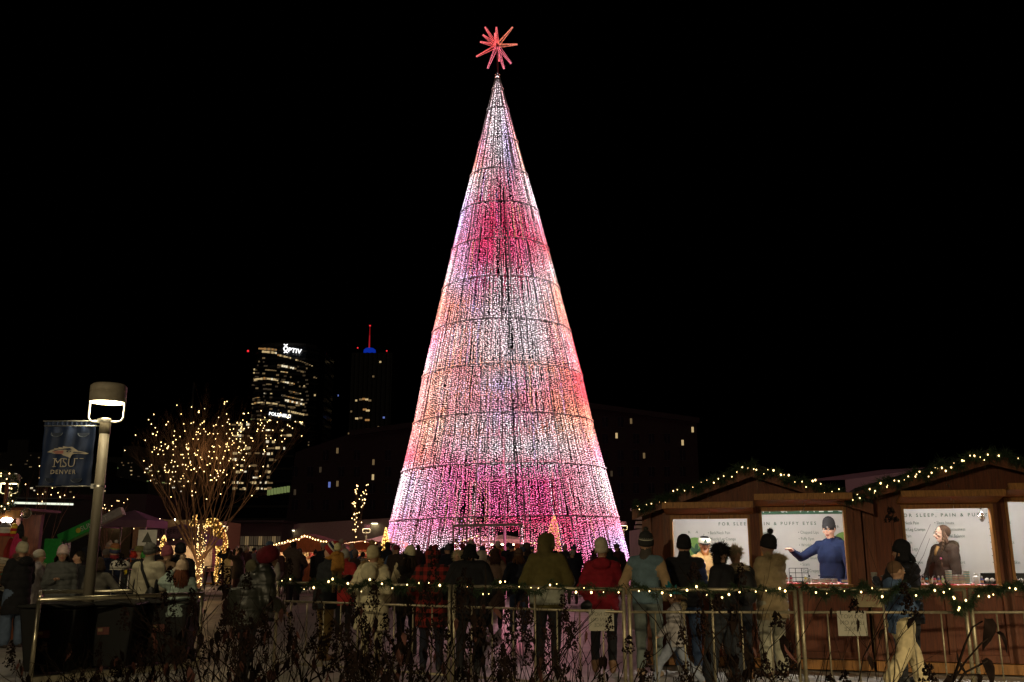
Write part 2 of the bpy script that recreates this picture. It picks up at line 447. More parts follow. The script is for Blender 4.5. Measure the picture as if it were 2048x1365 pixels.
# long dark brick building behind the light tree
YQ = 92.0
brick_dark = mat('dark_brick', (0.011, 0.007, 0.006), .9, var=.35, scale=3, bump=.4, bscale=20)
bb = thing('brick_building', 'long dark brick building behind the light tree with only a few lit windows', 'building', (0, YQ, 0))
xa, xb, xc = at_z(560, YQ), at_z(1150, YQ), at(1400, 1000, YQ).x
zl, zr, ze = at(585, 905, YQ).z, at(1190, 808, YQ).z, at(1396, 842, YQ).z
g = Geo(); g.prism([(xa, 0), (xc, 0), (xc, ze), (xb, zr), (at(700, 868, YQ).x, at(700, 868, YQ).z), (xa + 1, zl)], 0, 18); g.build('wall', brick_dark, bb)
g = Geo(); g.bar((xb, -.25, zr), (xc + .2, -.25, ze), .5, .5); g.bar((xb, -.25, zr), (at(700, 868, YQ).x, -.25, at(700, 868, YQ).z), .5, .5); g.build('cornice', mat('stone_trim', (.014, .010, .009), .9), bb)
lit = {(1233, 872): 'w', (1262, 843): 'd', (1385, 860): 'w', (1365, 886): 'w', (1288, 912): 'd', (675, 902): 'd', (747, 925): 'd', (746, 955): 'w', (659, 970): 'b', (675, 968): 'd', (641, 940): 'f', (1223, 948): 'f', (590, 985): 'f', (725, 1000): 'f'}
for (px_, py_), k_ in lit.items():
    q = at(px_, py_, YQ); win(bb, q.x, -.06, q.z, .20, .55, k_)
    Geo().box(q.x - .42, q.x + .42, -.16, -.101, q.z - .44, q.z - .36).build('sill', mat('stone_trim', (.014, .010, .009), .9), bb)
dark_w = 'none'
for r_ in range(6):
    for c_ in range(26):
        px_ = 590 + c_ * 31; py_ = 1010 - r_ * 33
        if 800 < px_ < 1205: continue
        if px_ < 800 and py_ < 905 - (px_ - 585) * .16 + 16: continue
        if px_ > 1200 and py_ < 808 + (px_ - 1190) * .16 + 26: continue
        if px_ > 1385 or any(abs(px_ - a_) < 16 and abs(py_ - b_) < 18 for a_, b_ in lit): continue
        q = at(px_, py_, YQ); win(bb, q.x, -.06, q.z, .55, 1.0, dark_w)

# low service building with wall lamps, left of the light tree
YS = 82.0
lw = thing('low_building', 'low grey building with bright wall lamps behind the market stalls', 'building', (0, YS, 0))
a, b = at_z(545, YS), at(812, 1040, YS).x
g = Geo(); g.prism([(a, 0), (b + 6, 0), (b + 6, at(812, 1026, YS).z), (at_z(640, YS), at(640, 1045, YS).z), (a, at(545, 1050, YS).z)], 0, 6)
g.build('wall', mat('pale_stucco', (.20, .175, .13), .9), lw)
lampw = emit('wall_lamp_glow', (1, .86, .55), 9.0)
for px_, py_ in ((584, 1060), (750, 1046)):
    q = at(px_, py_, YS); Geo().box(q.x - .28, q.x + .28, -.45, -.02, q.z - .05, q.z + .12).build('wall_lamp', mat('lamp_case', (.3, .3, .3), .6), lw)
    Geo().box(q.x - .24, q.x + .24, -.42, -.06, q.z - .10, q.z - .055).build('lamp_glass', lampw, lw)

# glazed pavilion with yellow lit rooms
YG = 78.0
gb = thing('glazed_pavilion', 'long low pavilion with a yellow lit window front left of the red hut', 'building', (0, YG, 0))
a, b = at_z(470, YG), at_z(562, YG)
Geo().box(a, b, 0, 8, 0, at(500, 1046, YG).z).build('wall', mat('pavilion_wall', (.05, .045, .035), .9), gb)
Geo().box(a - .3, b + .3, -.8, 8.2, at(500, 1046, YG).z + .01, at(500, 1044, YG).z + .1).build('roof', dark_conc, gb)
i = 0
for px_ in range(476, 560, 9):
    for py_, h_ in ((1082, .9), (1098, .5)):
        q = at(px_, py_, YG); o = win(gb, q.x, -.06, q.z, .30, h_ * .8, 'd' if (i % 3 == 1) else 'f'); i += 1

# left background: dark blocks, strip-lit canopy, buff wall with uplights
YL = 70.0
cbd = thing('canopy_building', 'dark flat building with a long white strip light under its canopy', 'building', (0, YL, 0))
a, b = at_z(-60, YL), at_z(262, YL)
Geo().box(a, b, 2, 12, 0, at(100, 985, YL).z).build('wall', mat('dark_wall', (.035, .03, .026), .9), cbd)
Geo().box(a, at(160, 1000, YL).x, -1.0, 1.98, at(100, 998, YL).z, at(100, 990, YL).z).build('canopy', mat('dark_wall', (.035, .03, .026), .9), cbd)
q0, q1 = at(28, 1006, YL - 1), at(145, 1009, YL - 1)
n_ = 8
for i in range(n_):
    p0, p1 = q0.lerp(q1, i / n_), q0.lerp(q1, (i + .94) / n_)
    Geo().bar((p0.x, -.9, p0.z), (p1.x, -.9, p1.z), .2, .14).build('strip_light', emit('strip_glow', (.95, 1, .78), 1.1, 'NONE'), cbd)
bw = thing('buff_wall_building', 'buff walled building with warm uplights above the purple tent', 'building', (0, 60, 0))
a, b = at_z(262, 60), at_z(405, 60)
Geo().box(a, b, 0, 8, 0, at(300, 1040, 60).z).build('wall', mat('buff_wall', (.30, .22, .10), .9), bw)
for px_ in (294, 322, 352, 376):
    q = at(px_, 1043, 60); Geo().lathe([(.03, -.10), (.04, 0), (.02, .06)], (q.x, -.22, q.z + .1), 8).build('wall_lamp', lampw, bw)
bp2 = thing('dim_wall_building', 'dim brown wall with one warm uplight left of the purple tent', 'building', (0, 62, 0))
Geo().box(at_z(190, 62), at_z(258, 62), 0, 8, 0, at(220, 1032, 62).z).build('wall', mat('brown_wall', (.12, .08, .045), .9), bp2)
q = at(229, 1046, 61.6); Geo().lathe([(.07, -.12), (.09, 0), (.05, .08)], (q.x, -.3, q.z), 8).build('wall_lamp', lampw, bp2)

# far city: dark blocks with small lit windows
for n_, (xa_, xb_, yt_, Yd, lab) in enumerate(((-40, 85, 905, 330, 'far dark block left of the blue banner'), (85, 215, 950, 260, 'far dark block behind the blue banner and lamp post'), (205, 300, 915, 380, 'far dark block with pinprick lights right of the lamp post'), (292, 372, 930, 300, 'far dark block behind the left side of the bare lit tree'))):
    cbk = thing('city_block', lab, 'building', (at_z((xa_ + xb_) / 2, Yd), Yd, 0), group='unlit city blocks on the horizon')
    X0 = cbk.location.x; zt = at((xa_ + xb_) / 2, yt_, Yd).z
    Geo().box(at(xa_, yt_, Yd).x - X0, at(xb_, yt_, Yd).x - X0, 0, 30, 0, zt).build('wall', dark_conc, cbk)
    Geo().box(at((xa_ * 2 + xb_) / 3, yt_, Yd).x - X0, at((xa_ + xb_ * 2) / 3, yt_, Yd).x - X0, 4, 20, zt + .01, zt + 5).build('roof', dark_conc, cbk)
    for i in range(26):
        q = at(rnd.uniform(xa_, xb_), rnd.uniform(yt_ + 4, 985), Yd)
        win(cbk, q.x - X0, -.2, q.z, rnd.choice((.35, .5, .9)), .35, rnd.choice('wdgxdfd'))
mast = thing('radio_mast', 'thin unlit radio mast above the bare lit tree', 'mast', (at(361, 1110, 320).x, 320, 0))
zb, ztp = at(361, 900, 320).z, at(361, 765, 320).z
mg = Geo()
for dx in (-.5, .5): mg.bar((dx, 0, 0), (dx * .3, 0, ztp), .25)
mg.build('leg', dark_conc, mast)
mg = Geo()
for i in range(14):
    z_ = zb + (ztp - zb) * i / 14; mg.bar((-.5 * (1 - .7 * z_ / ztp), 0, z_), (.5 * (1 - .7 * z_ / ztp), 0, z_ + (ztp - zb) / 14), .15)
mg.build('bracing', dark_conc, mast)
# ------------------------------------------------------------------ the light tree
YT0 = 52.0
RT = [(0, 7.02), (3.08, 6.34), (8.3, 5.12), (11.5, 4.52), (16.5, 3.40), (21.5, 2.24), (23.85, 1.64), (27, .86), (30.25, .12)]
def rad(z):
    return float(np.interp(z, [a for a, _ in RT], [b for _, b in RT]))
tbase = at(1011, 1150, YT0)
tree = thing('light_tree', 'giant cone shaped tree of pink and white light curtains on a steel frame', 'christmas tree', (tbase.x, YT0, 0))
tree.rotation_euler = (0, R(-1.03), 0)
NS = 16
ringz = [.35, 3.2, 5.85, 8.5, 11.15, 13.75, 16.3, 18.7, 21.1, 23.4, 25.6, 27.8, 29.2, 30.2]
frame_m = mat('tree_frame_metal', (0.22, 0.2, 0.2), .5, .6)
def cpt(a, z, dr=0.0):
    r = rad(z) + dr
    return Vector((r * math.sin(a), -r * math.cos(a), z))     # a = 0 faces the camera
for z in ringz:
    n = 72
    pts = [cpt(2 * math.pi * k / n, z, .0) for k in range(n + 1)]
    if z < 1: continue
    Geo().tube(pts, .027 if z < 24 else .017, 5, cap=False).build('ring', frame_m, tree)
for k in range(NS):
    a = 2 * math.pi * (k + .42) / NS
    Geo().tube([cpt(a, .05, -.05), cpt(a, 8.2, -.05), cpt(a, 16.5, -.05), cpt(a, 23.7, -.05), cpt(a, 30.0, -.03)], .035, 5).build('rib', frame_m, tree)
Geo().tube([(0, 0, 0), (0, 0, 30.2)], .08, 8).build('mast', mat('mast_dark', (.03, .03, .03), .8), tree)
a = .035
Geo().tube([cpt(.11, 2.9, .05), cpt(.105, 8.3, .05), cpt(.11, 16.5, .05), cpt(.12, 22.0, .04)], .036, 6).build('front_rib', mat('front_rib_metal', (.08, .08, .085), .6, .4), tree)
# entrance frame at the foot, open towards the plaza
eg = mat('entrance_frame_metal', (.35, .28, .3), .5, .4)
DX0, DX1, DXR = at(908, 1050, 45.4).x - tbase.x, at(990, 1050, 45.4).x - tbase.x, at(1043, 1050, 45.4).x - tbase.x
yf = -6.3
for x_ in (DX0, (DX0 * 2 + DX1) / 3, (DX0 + DX1 * 2) / 3, DX1, DXR):
    Geo().box(x_ - .05, x_ + .05, yf - .05, yf + .05, 0, 2.72).build('entrance_post', eg, tree)
Geo().box(DX0 - .06, DXR + .06, yf - .07, yf + .07, 2.72, 2.86).build('entrance_beam', eg, tree)
Geo().box(DX0, DX1 - .06, yf - .03, yf + .03, 1.98, 2.03).build('entrance_crossbar', eg, tree)
HUE = dict(W=(1.1, .92, .98), P=(1.1, .34, .50), C=(1, .075, .20), O=(1.15, .40, .26), M=(1, .20, .48), L=(.84, .68, 1.12), V=(.62, .40, 1.05), R=(1, .10, .12), G=(1, .66, .2))
rows_c = [(30, 'OWWWO'), (28, 'WWWWP'), (26, 'PWWLO'), (24.2, 'OPWLO'), (23, 'WWPPW'), (21.6, 'LCCPW'), (20, 'LCCCP'), (18.6, 'PCCCR'), (17.4, 'WMCPW'), (16.2, 'OLWWO'), (14.8, 'OOWWO'),
          (13, 'PWWWR'), (11.9, 'WOWWR'), (11.0, 'OOOOR'), (9.9, 'OWLPR'), (8.8, 'OOPOO'), (7.9, 'OWWWO'), (6.6, 'RPWWP'), (5.7, 'WMCCW'), (4.4, 'WMCCW'), (3, 'PMCCP'), (1.8, 'PWPCL'), (.4, 'MLPCM')]
rz_ = np.array([r[0] for r in rows_c][::-1]); rc_ = np.array([[HUE[c] for c in r[1]] for r in rows_c][::-1])
def ledcol(u, z, back, pr, sr):
    uu = (np.clip(u, -1, 1) + 1) * 2
    i = np.clip(uu.astype(int), 0, 3); t = (uu - i)[:, None]
    zi = np.clip(np.searchsorted(rz_, z) - 1, 0, len(rz_) - 2)
    tz_ = np.clip((z - rz_[zi]) / (rz_[zi + 1] - rz_[zi]), 0, 1)[:, None]
    c = (rc_[zi, i] * (1 - t) + rc_[zi, i + 1] * t) * (1 - tz_) + (rc_[zi + 1, i] * (1 - t) + rc_[zi + 1, i + 1] * t) * tz_
    return c
npr = np.random.RandomState(5)
led_m = emit_attr('tree_led_glow', 2.3, 'AUTO')
LEDS_TOT = 0
ndrop = [0]
tint_list = np.array([HUE[c] for c in 'WWWPPCOMLVWPG'])
for ti in range(len(ringz) - 1):
    z0, z1 = ringz[ti], ringz[ti + 1]
    for sc in range(NS):
        a0, a1 = 2 * math.pi * (sc + .42) / NS, 2 * math.pi * (sc + 1.42) / NS
        if (a0 + a1) / 2 > math.pi * 2: pass
        rm = rad((z0 + z1) / 2)
        ns = max(2, int(rm * (a1 - a0) / (.110 if rm > 1.2 else .085)))
        P_ = []; C_ = []; R_ = []
        tint = tint_list[npr.randint(len(tint_list))]; tw_ = npr.choice([0, .25, .5, .8], p=[.45, .35, .15, .05])
        for k in range(ns):
            ab = (k + .5 + npr.uniform(-.3, .3)) / ns
            if npr.rand() < .03: continue
            n = int((z1 - z0) / .118)
            ph = npr.rand()
            zz = z1 - .06 - (np.arange(n) + ph) * .118
            if z0 < 1 and npr.rand() < .3: zz = zz[zz > .6]
            zz = zz + npr.uniform(-.03, .03, len(zz))
            # strings sag sideways towards their bottoms and gather into narrow bundles
            lowf = .006 * np.sin(zz * 2.1 + k * .7 + sc) + npr.uniform(-.030, .030, len(zz)) / rm
            aa = a0 + (a1 - a0) * ab + lowf
            rr = np.interp(zz, [a_ for a_, _ in RT], [b_ for _, b_ in RT]) - abs(npr.normal(0, .05)) - .03
            x = rr * np.sin(aa); y = -rr * np.cos(aa)
            front = y < 0
            keep = np.ones(len(zz), bool)
            # doorway, front and back
            keep &= ~((abs(y) > 3) & (x > DX1) & (x < DXR) & (zz < 2.75))
            keep &= ~((y < -3) & (x > DX0) & (x < DX1) & (zz < 3.2) & ((npr.rand(len(zz)) < .45)))
            keep &= npr.rand(len(zz)) > .03
            u = x / np.maximum(rr, .05)
            c = ledcol(u, zz, None, None, None)
            st = tint_list[npr.randint(len(tint_list))] if npr.rand() < .10 else None
            c = c * (1 - .45 * tw_) + tint * .45 * tw_
            if st is not None: c = c * .45 + st * .55
            c = c * np.where(npr.rand(len(zz), 1) < .42, npr.uniform(1.0, 1.75, (len(zz), 1)), npr.uniform(.45, .9, (len(zz), 1)))
            c = c * np.where(y[:, None] > 0, .8, 1.0)
            m = c.min(axis=1, keepdims=True)
            P_.append(np.stack([x, y, zz], 1)[keep]); C_.append(c[keep])
        P_ = np.concatenate(P_); C_ = np.concatenate(C_)
        if len(P_) < 3: continue
        LEDS_TOT += len(P_)
        leds('light_curtain', P_, C_, .028, led_m, tree)
# rings of brighter tubes lights along each hoop
for z in ringz[1:]:
    n = int(2 * math.pi * rad(z) / .17)
    aa = np.arange(n) / n * 2 * math.pi
    P_ = np.stack([(rad(z) + .0) * np.sin(aa), -(rad(z) + .0) * np.cos(aa), np.full(n, z) + .07], 1)
    u = np.sin(aa); C_ = ledcol(u, P_[:, 2], None, None, None)
    leds('hoop_lights', P_, C_ * npr.uniform(.4, .9, (n, 1)), .022, led_m, tree)
print('tree leds', LEDS_TOT)
# star
sp = at(994, 92, YT0)
star = thing('tree_star', 'red lit star with many long spikes on a pole above the light tree', 'star', (sp.x, YT0, sp.z))
mz = at(996, 146, YT0)
Geo().tube([(mz.x - sp.x, 0, mz.z - sp.z - .3), (0, 0, 0)], .06, 6).build('pole', mat('star_pole', (.25, .1, .1), .5, .5), star)
Geo().ell((0, 0, 0), .16, 8, 6).build('core', mat('star_core', (.3, .08, .08), .5, .5), star)
tips = [(580, 112, .1), (658, 118, 0), (770, 130, -.2), (802, 230, .1), (546, 210, .15), (520, 330, -.15), (597, 397, .1), (711, 411, -.1), (760, 360, .15), (650, 225, -1.1), (566, 200, -.5), (675, 290, 1.1)]
sm = emit_attr('star_led_glow', 2.6, 'NONE')
srod = mat('star_rod', (.3, .05, .05), .5, .5)
for tx, ty, dep in tips:
    p = at(800 + tx / 3.4125, 20 + ty / 3.4125, YT0)
    d = Vector((p.x - sp.x, dep, p.z - sp.z)); L_ = d.length; dn = d / L_
    x_ = dn.cross(Vector((.3, 1, .2))).normalized(); y_ = dn.cross(x_)
    P_ = []; C_ = []
    arm = Geo()
    for q in range(4):
        off = (x_ * math.cos(q * math.pi / 2) + y_ * math.sin(q * math.pi / 2))
        w0, w1 = .105, .022
        arm.tube([dn * .12 + off * w0, dn * L_ + off * w1], .012, 4)
        n = int(L_ / .075)
        for i in range(n):
            t = (i + .5) / n
            P_.append(dn * (.12 + (L_ - .12) * t) + off * (w0 + (w1 - w0) * t + .012))
            c = np.array((1, .09, .08)) * (1 - t * .3) + np.array((1, .35, .4)) * (.12 + .35 * t * t)
            if tx > 760 and ty < 300: c = c * .6 + np.array((1, .5, .2)) * .35
            if ty > 330: c = c * .6 + np.array((1, .3, .5)) * .4
            C_.append(c * rnd.uniform(.8, 1.5))
    sk = arm.build('spike', srod, star)
    leds('spike_lights', P_, C_, .021, sm, sk)

# the tree's own light on the plaza: soft lamps added inside the curtains, standing in for the bulbs
for z_, e_, c_ in ((2.2, 1000, (1, .20, .38)), (6.5, 1500, (1, .28, .38)), (13, 1300, (1, .55, .6))):
    ld = bpy.data.lights.new('tree_light', 'POINT'); ld.energy = e_; ld.color = c_; ld.shadow_soft_size = 1.0
    lo = bpy.data.objects.new('tree_light', ld); COL.objects.link(lo); lo.parent = tree; lo.location = (.6, -1.0, z_)
# ------------------------------------------------------------------ lamp posts
post_m = mat('lamp_post_paint', (0.17, 0.15, 0.115), .55, .1, var=.15, scale=5, bump=.08)
head_m = mat('lamp_head_paint', (0.42, 0.37, 0.29), .6, .1, var=.15)
glow_m = emit('lamp_lens_glow', (1.0, .80, .42), 20.0)
HB, HH = 3.42, .25            # underside and height of the head
def make_lamp(label, loc, rz=0.0, group='street lamps around the plaza'):
    t = thing('street_lamp', label, 'street lamp', loc, rz, group)
    Geo().tube([(0, 0, 0), (0, 0, 3.18)], [.070, .062], 16).build('pole', post_m, t, True)
    Geo().lathe([(.17, 0), (.17, .03), (.11, .05), (.10, .12)], n=16).build('base_plate', post_m, t)
    Geo().lathe([(.066, 3.0), (.07, 3.01), (.07, 3.20), (.055, 3.21)], n=16).build('collar', post_m, t, True)
    yoke = []
    w = .235
    for i in range(7): a = math.pi / 2 * i / 6; yoke.append((-w + .07 - .07 * math.cos(math.pi / 2 - a) , 0, 0))
    pts = [(0, 0, 3.16), (-w + .08, 0, 3.16), (-w + .03, 0, 3.175), (-w, 0, 3.22), (-w, 0, HB + .06)]
    Geo().tube(pts, .0135, 8).tube([(-x, y, z) for x, y, z in pts], .0135, 8).build('yoke', mat('yoke_metal', (.7, .68, .6), .35, .5), t, True)
    Geo().lathe([(.225, HB), (.232, HB + .004), (.232, HB + .13), (.226, HB + .134), (.226, HB + .138), (.232, HB + .142), (.232, HB + HH - .03), (.2, HB + HH), (.02, HB + HH + .012)], n=32, cap=False).build('head', head_m, t, True)
    Geo().lathe([(.001, HB + .012), (.215, HB + .012), (.222, HB + .004)], n=32, cap=False).build('lens', glow_m, t)
    return t
q = at(185, 1110, 12.3)
lamp = make_lamp('near grey street lamp carrying the blue university banner', (q.x, 12.3, 0))
def lamp_at(px, py_lens, Y, label):
    c = copy_tree(lamp); c['label'] = label
    p = at(px, py_lens, Y); c.location = (p.x, Y, p.z - HB); return c
lamp_at(20, 968, 24.5, 'street lamp behind the knitted hat stall')
lamp_at(68, 1051, 54, 'small far street lamp beyond the hat stall')
lamp_at(446, 1053, 50, 'small far street lamp right of the gold lit arch')
lamp_at(482, 1073, 92, 'tiny far street lamp above the couple in cream coats')
lamp_at(476, 1081, 105, 'tiny far street lamp below and left of its twin before the pavilion')
lamp_at(608, 1064, 84, 'tiny far street lamp above the peak of the red hut')
lamp_at(591, 1062, 90, 'tiny far street lamp just left of the red hut peak')
lamp_at(733, 1058, 60, 'small far street lamp with a banner before the low grey building')
lamp_at(755, 1069, 84, 'tiny far street lamp above the white tent roof')
lamp_at(1247, 1052, 60, 'far street lamp between the light tree and the wooden hut')
# two unseen lamps added behind the viewer, inferred from the warm front light
for lab_, loc_, pw_ in (('street lamp on the near side of the path, left behind the viewer', (-7.5, -9.0, 1.2), 4000), ('street lamp at the near right end of the path, behind the viewer', (8.5, -3.0, 1.2), 8500)):
    c = copy_tree(lamp); c['label'] = lab_; c.location = loc_
    ld = bpy.data.lights.new('street_lamp_light', 'SPOT' if loc_[0] > 0 else 'POINT'); ld.energy = pw_
    if loc_[0] > 0: ld.spot_size = R(161); ld.spot_blend = .25
    ld.energy = pw_; ld.color = (1.0, .80, .46); ld.shadow_soft_size = .16
    lo = bpy.data.objects.new('street_lamp_light', ld); COL.objects.link(lo); lo.parent = c; lo.location = (0, 0, HB - .05)

ld = bpy.data.lights.new('street_lamp_light', 'POINT'); ld.energy = 48; ld.color = (1.0, .84, .52); ld.shadow_soft_size = .12
lo = bpy.data.objects.new('street_lamp_light', ld); COL.objects.link(lo); lo.parent = lamp; lo.location = (0, 0, HB - .07)

# blue banner on the near lamp
bx, bz = lamp.location.x, 0
BY = 12.3
def bl(px, py): p = at(px, py, BY); return p.x - bx, p.z
bn = thing('banner', 'dark blue university banner with bird head emblem hanging from the near lamp post', 'banner', (bx, BY, 0))
x0, x1 = bl(84, 860)[0], bl(188, 870)[0]
z1, z0 = bl(140, 853)[1], bl(120, 973)[1]
x1 = -.115; x0 = x1 - .70
cloth_b = mat('banner_cloth', (0.02, 0.038, 0.105), .6, var=.12, scale=3, bump=.15, bscale=25)
nx, nz = 34, 40
def bwave(u, v): return .018 * math.sin(u * 9 + 1.0) * (.3 + .7 * v) + .012 * math.sin(u * 23 + v * 3) + .006 * math.sin(v * 17 + u * 5)
vs = []; fs = []
for j in range(nz + 1):
    for i in range(nx + 1):
        u, v = i / nx, j / nz
        vs.append((x0 + (x1 - x0) * u, bwave(u, v), z1 + (z0 - z1) * v))
for j in range(nz):
    for i in range(nx):
        u, v = (i + .5) / nx, (j + .5) / nz
        # two half-round wind flaps cut near the top and the bottom
        fs.append((j * (nx + 1) + i, (j + 1) * (nx + 1) + i, (j + 1) * (nx + 1) + i + 1, j * (nx + 1) + i + 1))
g = Geo(); g.add(vs, fs); bo = g.build('cloth', cloth_b, bn, True)
so = bo.modifiers.new('thick', 'SOLIDIFY'); so.thickness = .002
flap_m = mat('banner_flap', (0.012, 0.02, 0.045), .7)
for cx_, cz_, sgn in ((.27, .115, 1), (.78, .115, 1), (.25, .87, 1), (.72, .87, 1)):
    X, Z = x0 + (x1 - x0) * cx_, z1 + (z0 - z1) * cz_
    y_ = bwave(cx_, cz_) - .008; y_ -= .012
    pts = [(X + .075 * math.cos(a), y_ - .012 * math.sin(a), Z - .055 * math.sin(a)) for a in [math.pi * k / 12 for k in range(13)]]
    g = Geo(); g.add(pts, [tuple(range(13))]); g.build('wind_flap', flap_m, bn)
    Geo().tube(pts, .0025, 4).build('flap_edge', mat('flap_edge', (.12, .15, .2), .6), bn)
for zz, xx in ((z1 + .07, x0 - .02), (z1 + .005, x0), (z0 + .0, x0 - .02)):
    Geo().tube([(xx, .0, zz), (-.06, .0, zz)], .009 if zz > z0 + .1 else .007, 8).build('rod', mat('rod_metal', (.6, .6, .58), .35, .7), bn, True)
g = Geo()
n_ = 60
vs = []; fs = []
for i in range(n_ + 1):
    u = i / n_; w_ = .012 * math.sin(u * 70) ; vs += [(x0 + (x1 - x0) * u, w_, z1 + .065), (x0 + (x1 - x0) * u, w_ * .6, z1 + .008)]
for i in range(n_): fs.append((2 * i, 2 * i + 1, 2 * i + 3, 2 * i + 2))
g.add(vs, fs); g.build('hem', cloth_b, bn, True)
for zz in (z1 + .07, z0):
    Geo().box(-.1, .02, -.03, .03, zz - .03, zz + .03).build('bracket', mat('rod_metal', (.6, .6, .58), .35, .7), bn)
    Geo().lathe([(.076, zz - .012), (.076, zz + .012)], n=16).build('clamp_band', mat('rod_metal', (.6, .6, .58), .35, .7), bn)
tan_m = mat('banner_tan_print', (.55, .50, .42), .7); red_m = mat('banner_red_print', (.45, .05, .07), .7)
Wb, Hb = x1 - x0, z1 - z0
lettering('MSU', .165, tan_m, bn, (x0 + Wb * .27, -.034, z1 - Hb * .685), sx=.92, bold=-.002, space=1.0)
for lx in (.272, .395, .64, .72): pass
sg_ = Geo()      # serifs and strokes
for xx, zz, w_ in ((.262, .685, .05), (.41, .685, .055), (.262, .55, .05), (.41, .55, .05), (.655, .55, .05), (.765, .55, .05)):
    X = x0 + Wb * xx; Z = z1 - Hb * zz; sg_.box(X, X + w_, -.0365, -.0345, Z, Z + .007)
sg_.build('serif', tan_m, bn)
lettering('DENVER', .078, tan_m, bn, (x0 + Wb * .235, -.034, z1 - Hb * .80), sx=1.0, space=1.22, bold=.001)
def bird(u, v): return x0 + Wb * u, z1 - Hb * v
def bpoly(name, pts, m, y):
    g = Geo(); g.add([(bird(u, v)[0], y, bird(u, v)[1]) for u, v in pts], [tuple(range(len(pts)))]); g.build(name, m, bn)
# bird head: crest feathers, eye, long beak
bpoly('emblem', [(.14, .44), (.2, .405), (.28, .39), (.25, .375), (.36, .375), (.33, .355), (.43, .365), (.42, .34), (.52, .355), (.6, .35), (.66, .385), (.72, .42), (.86, .44), (.93, .465), (.86, .475), (.74, .462), (.66, .465), (.62, .475), (.60, .5), (.58, .545), (.54, .52), (.44, .49), (.41, .47), (.3, .468), (.22, .46), (.3, .452), (.2, .448)], tan_m, -.034)
bpoly('emblem', [(.23, .437), (.3, .415), (.39, .4), (.47, .398), (.53, .41), (.6, .395), (.56, .37), (.46, .378), (.36, .392), (.28, .405)], cloth_b, -.0352)
bpoly('emblem', [(.64, .43), (.74, .438), (.86, .455), (.72, .452), (.62, .45)], cloth_b, -.0352)
for k in range(4): bpoly('emblem', [(.23 + .02 * k, .425 + k * .012), (.44, .412 + k * .013), (.45, .42 + k * .013), (.24 + .02 * k, .431 + k * .012)], red_m, -.0362)
bpoly('emblem', [(.49, .42), (.55, .408), (.6, .42), (.57, .44), (.51, .44)], cloth_b, -.0362)
bpoly('emblem', [(.53, .418), (.56, .415), (.57, .43), (.54, .434)], tan_m, -.0372)
# pale far tower sign seen beside the banner is left to the skyline

# ------------------------------------------------------------------ wooden huts on the right
YAW = R(-14.5)
HP = Vector((2.44, 12.7, 0))
HR = Matrix.Rotation(YAW, 3, 'Z')
def wl(px, py, dep=0.0):
    """image point -> (s along the wall, depth, z) on the plane set back by dep from the front wall"""
    d = HR.inverted() @ ray(px, py); o = HR.inverted() @ (Vector((0, 0, EYE)) - HP)
    t = (dep - o.y) / d.y; p = o + d * t
    return p.x, p.z
def hw_(s, y, z=0.0): return HP + HR @ Vector((s, y, z))
wood_red = mat('stained_wood', (0.16, 0.042, 0.012), .55, kind='wood')
wood_panel = mat('stained_panel', (0.15, 0.037, 0.012), .6, kind='wood')
wood_lt = mat('light_wood', (0.36, 0.16, 0.04), .55, kind='wood')
wood_in = mat('inside_wood', (0.40, 0.26, 0.12), .7, kind='wood')
roof_m = mat('roof_felt', (.010, .010, .010), .9)
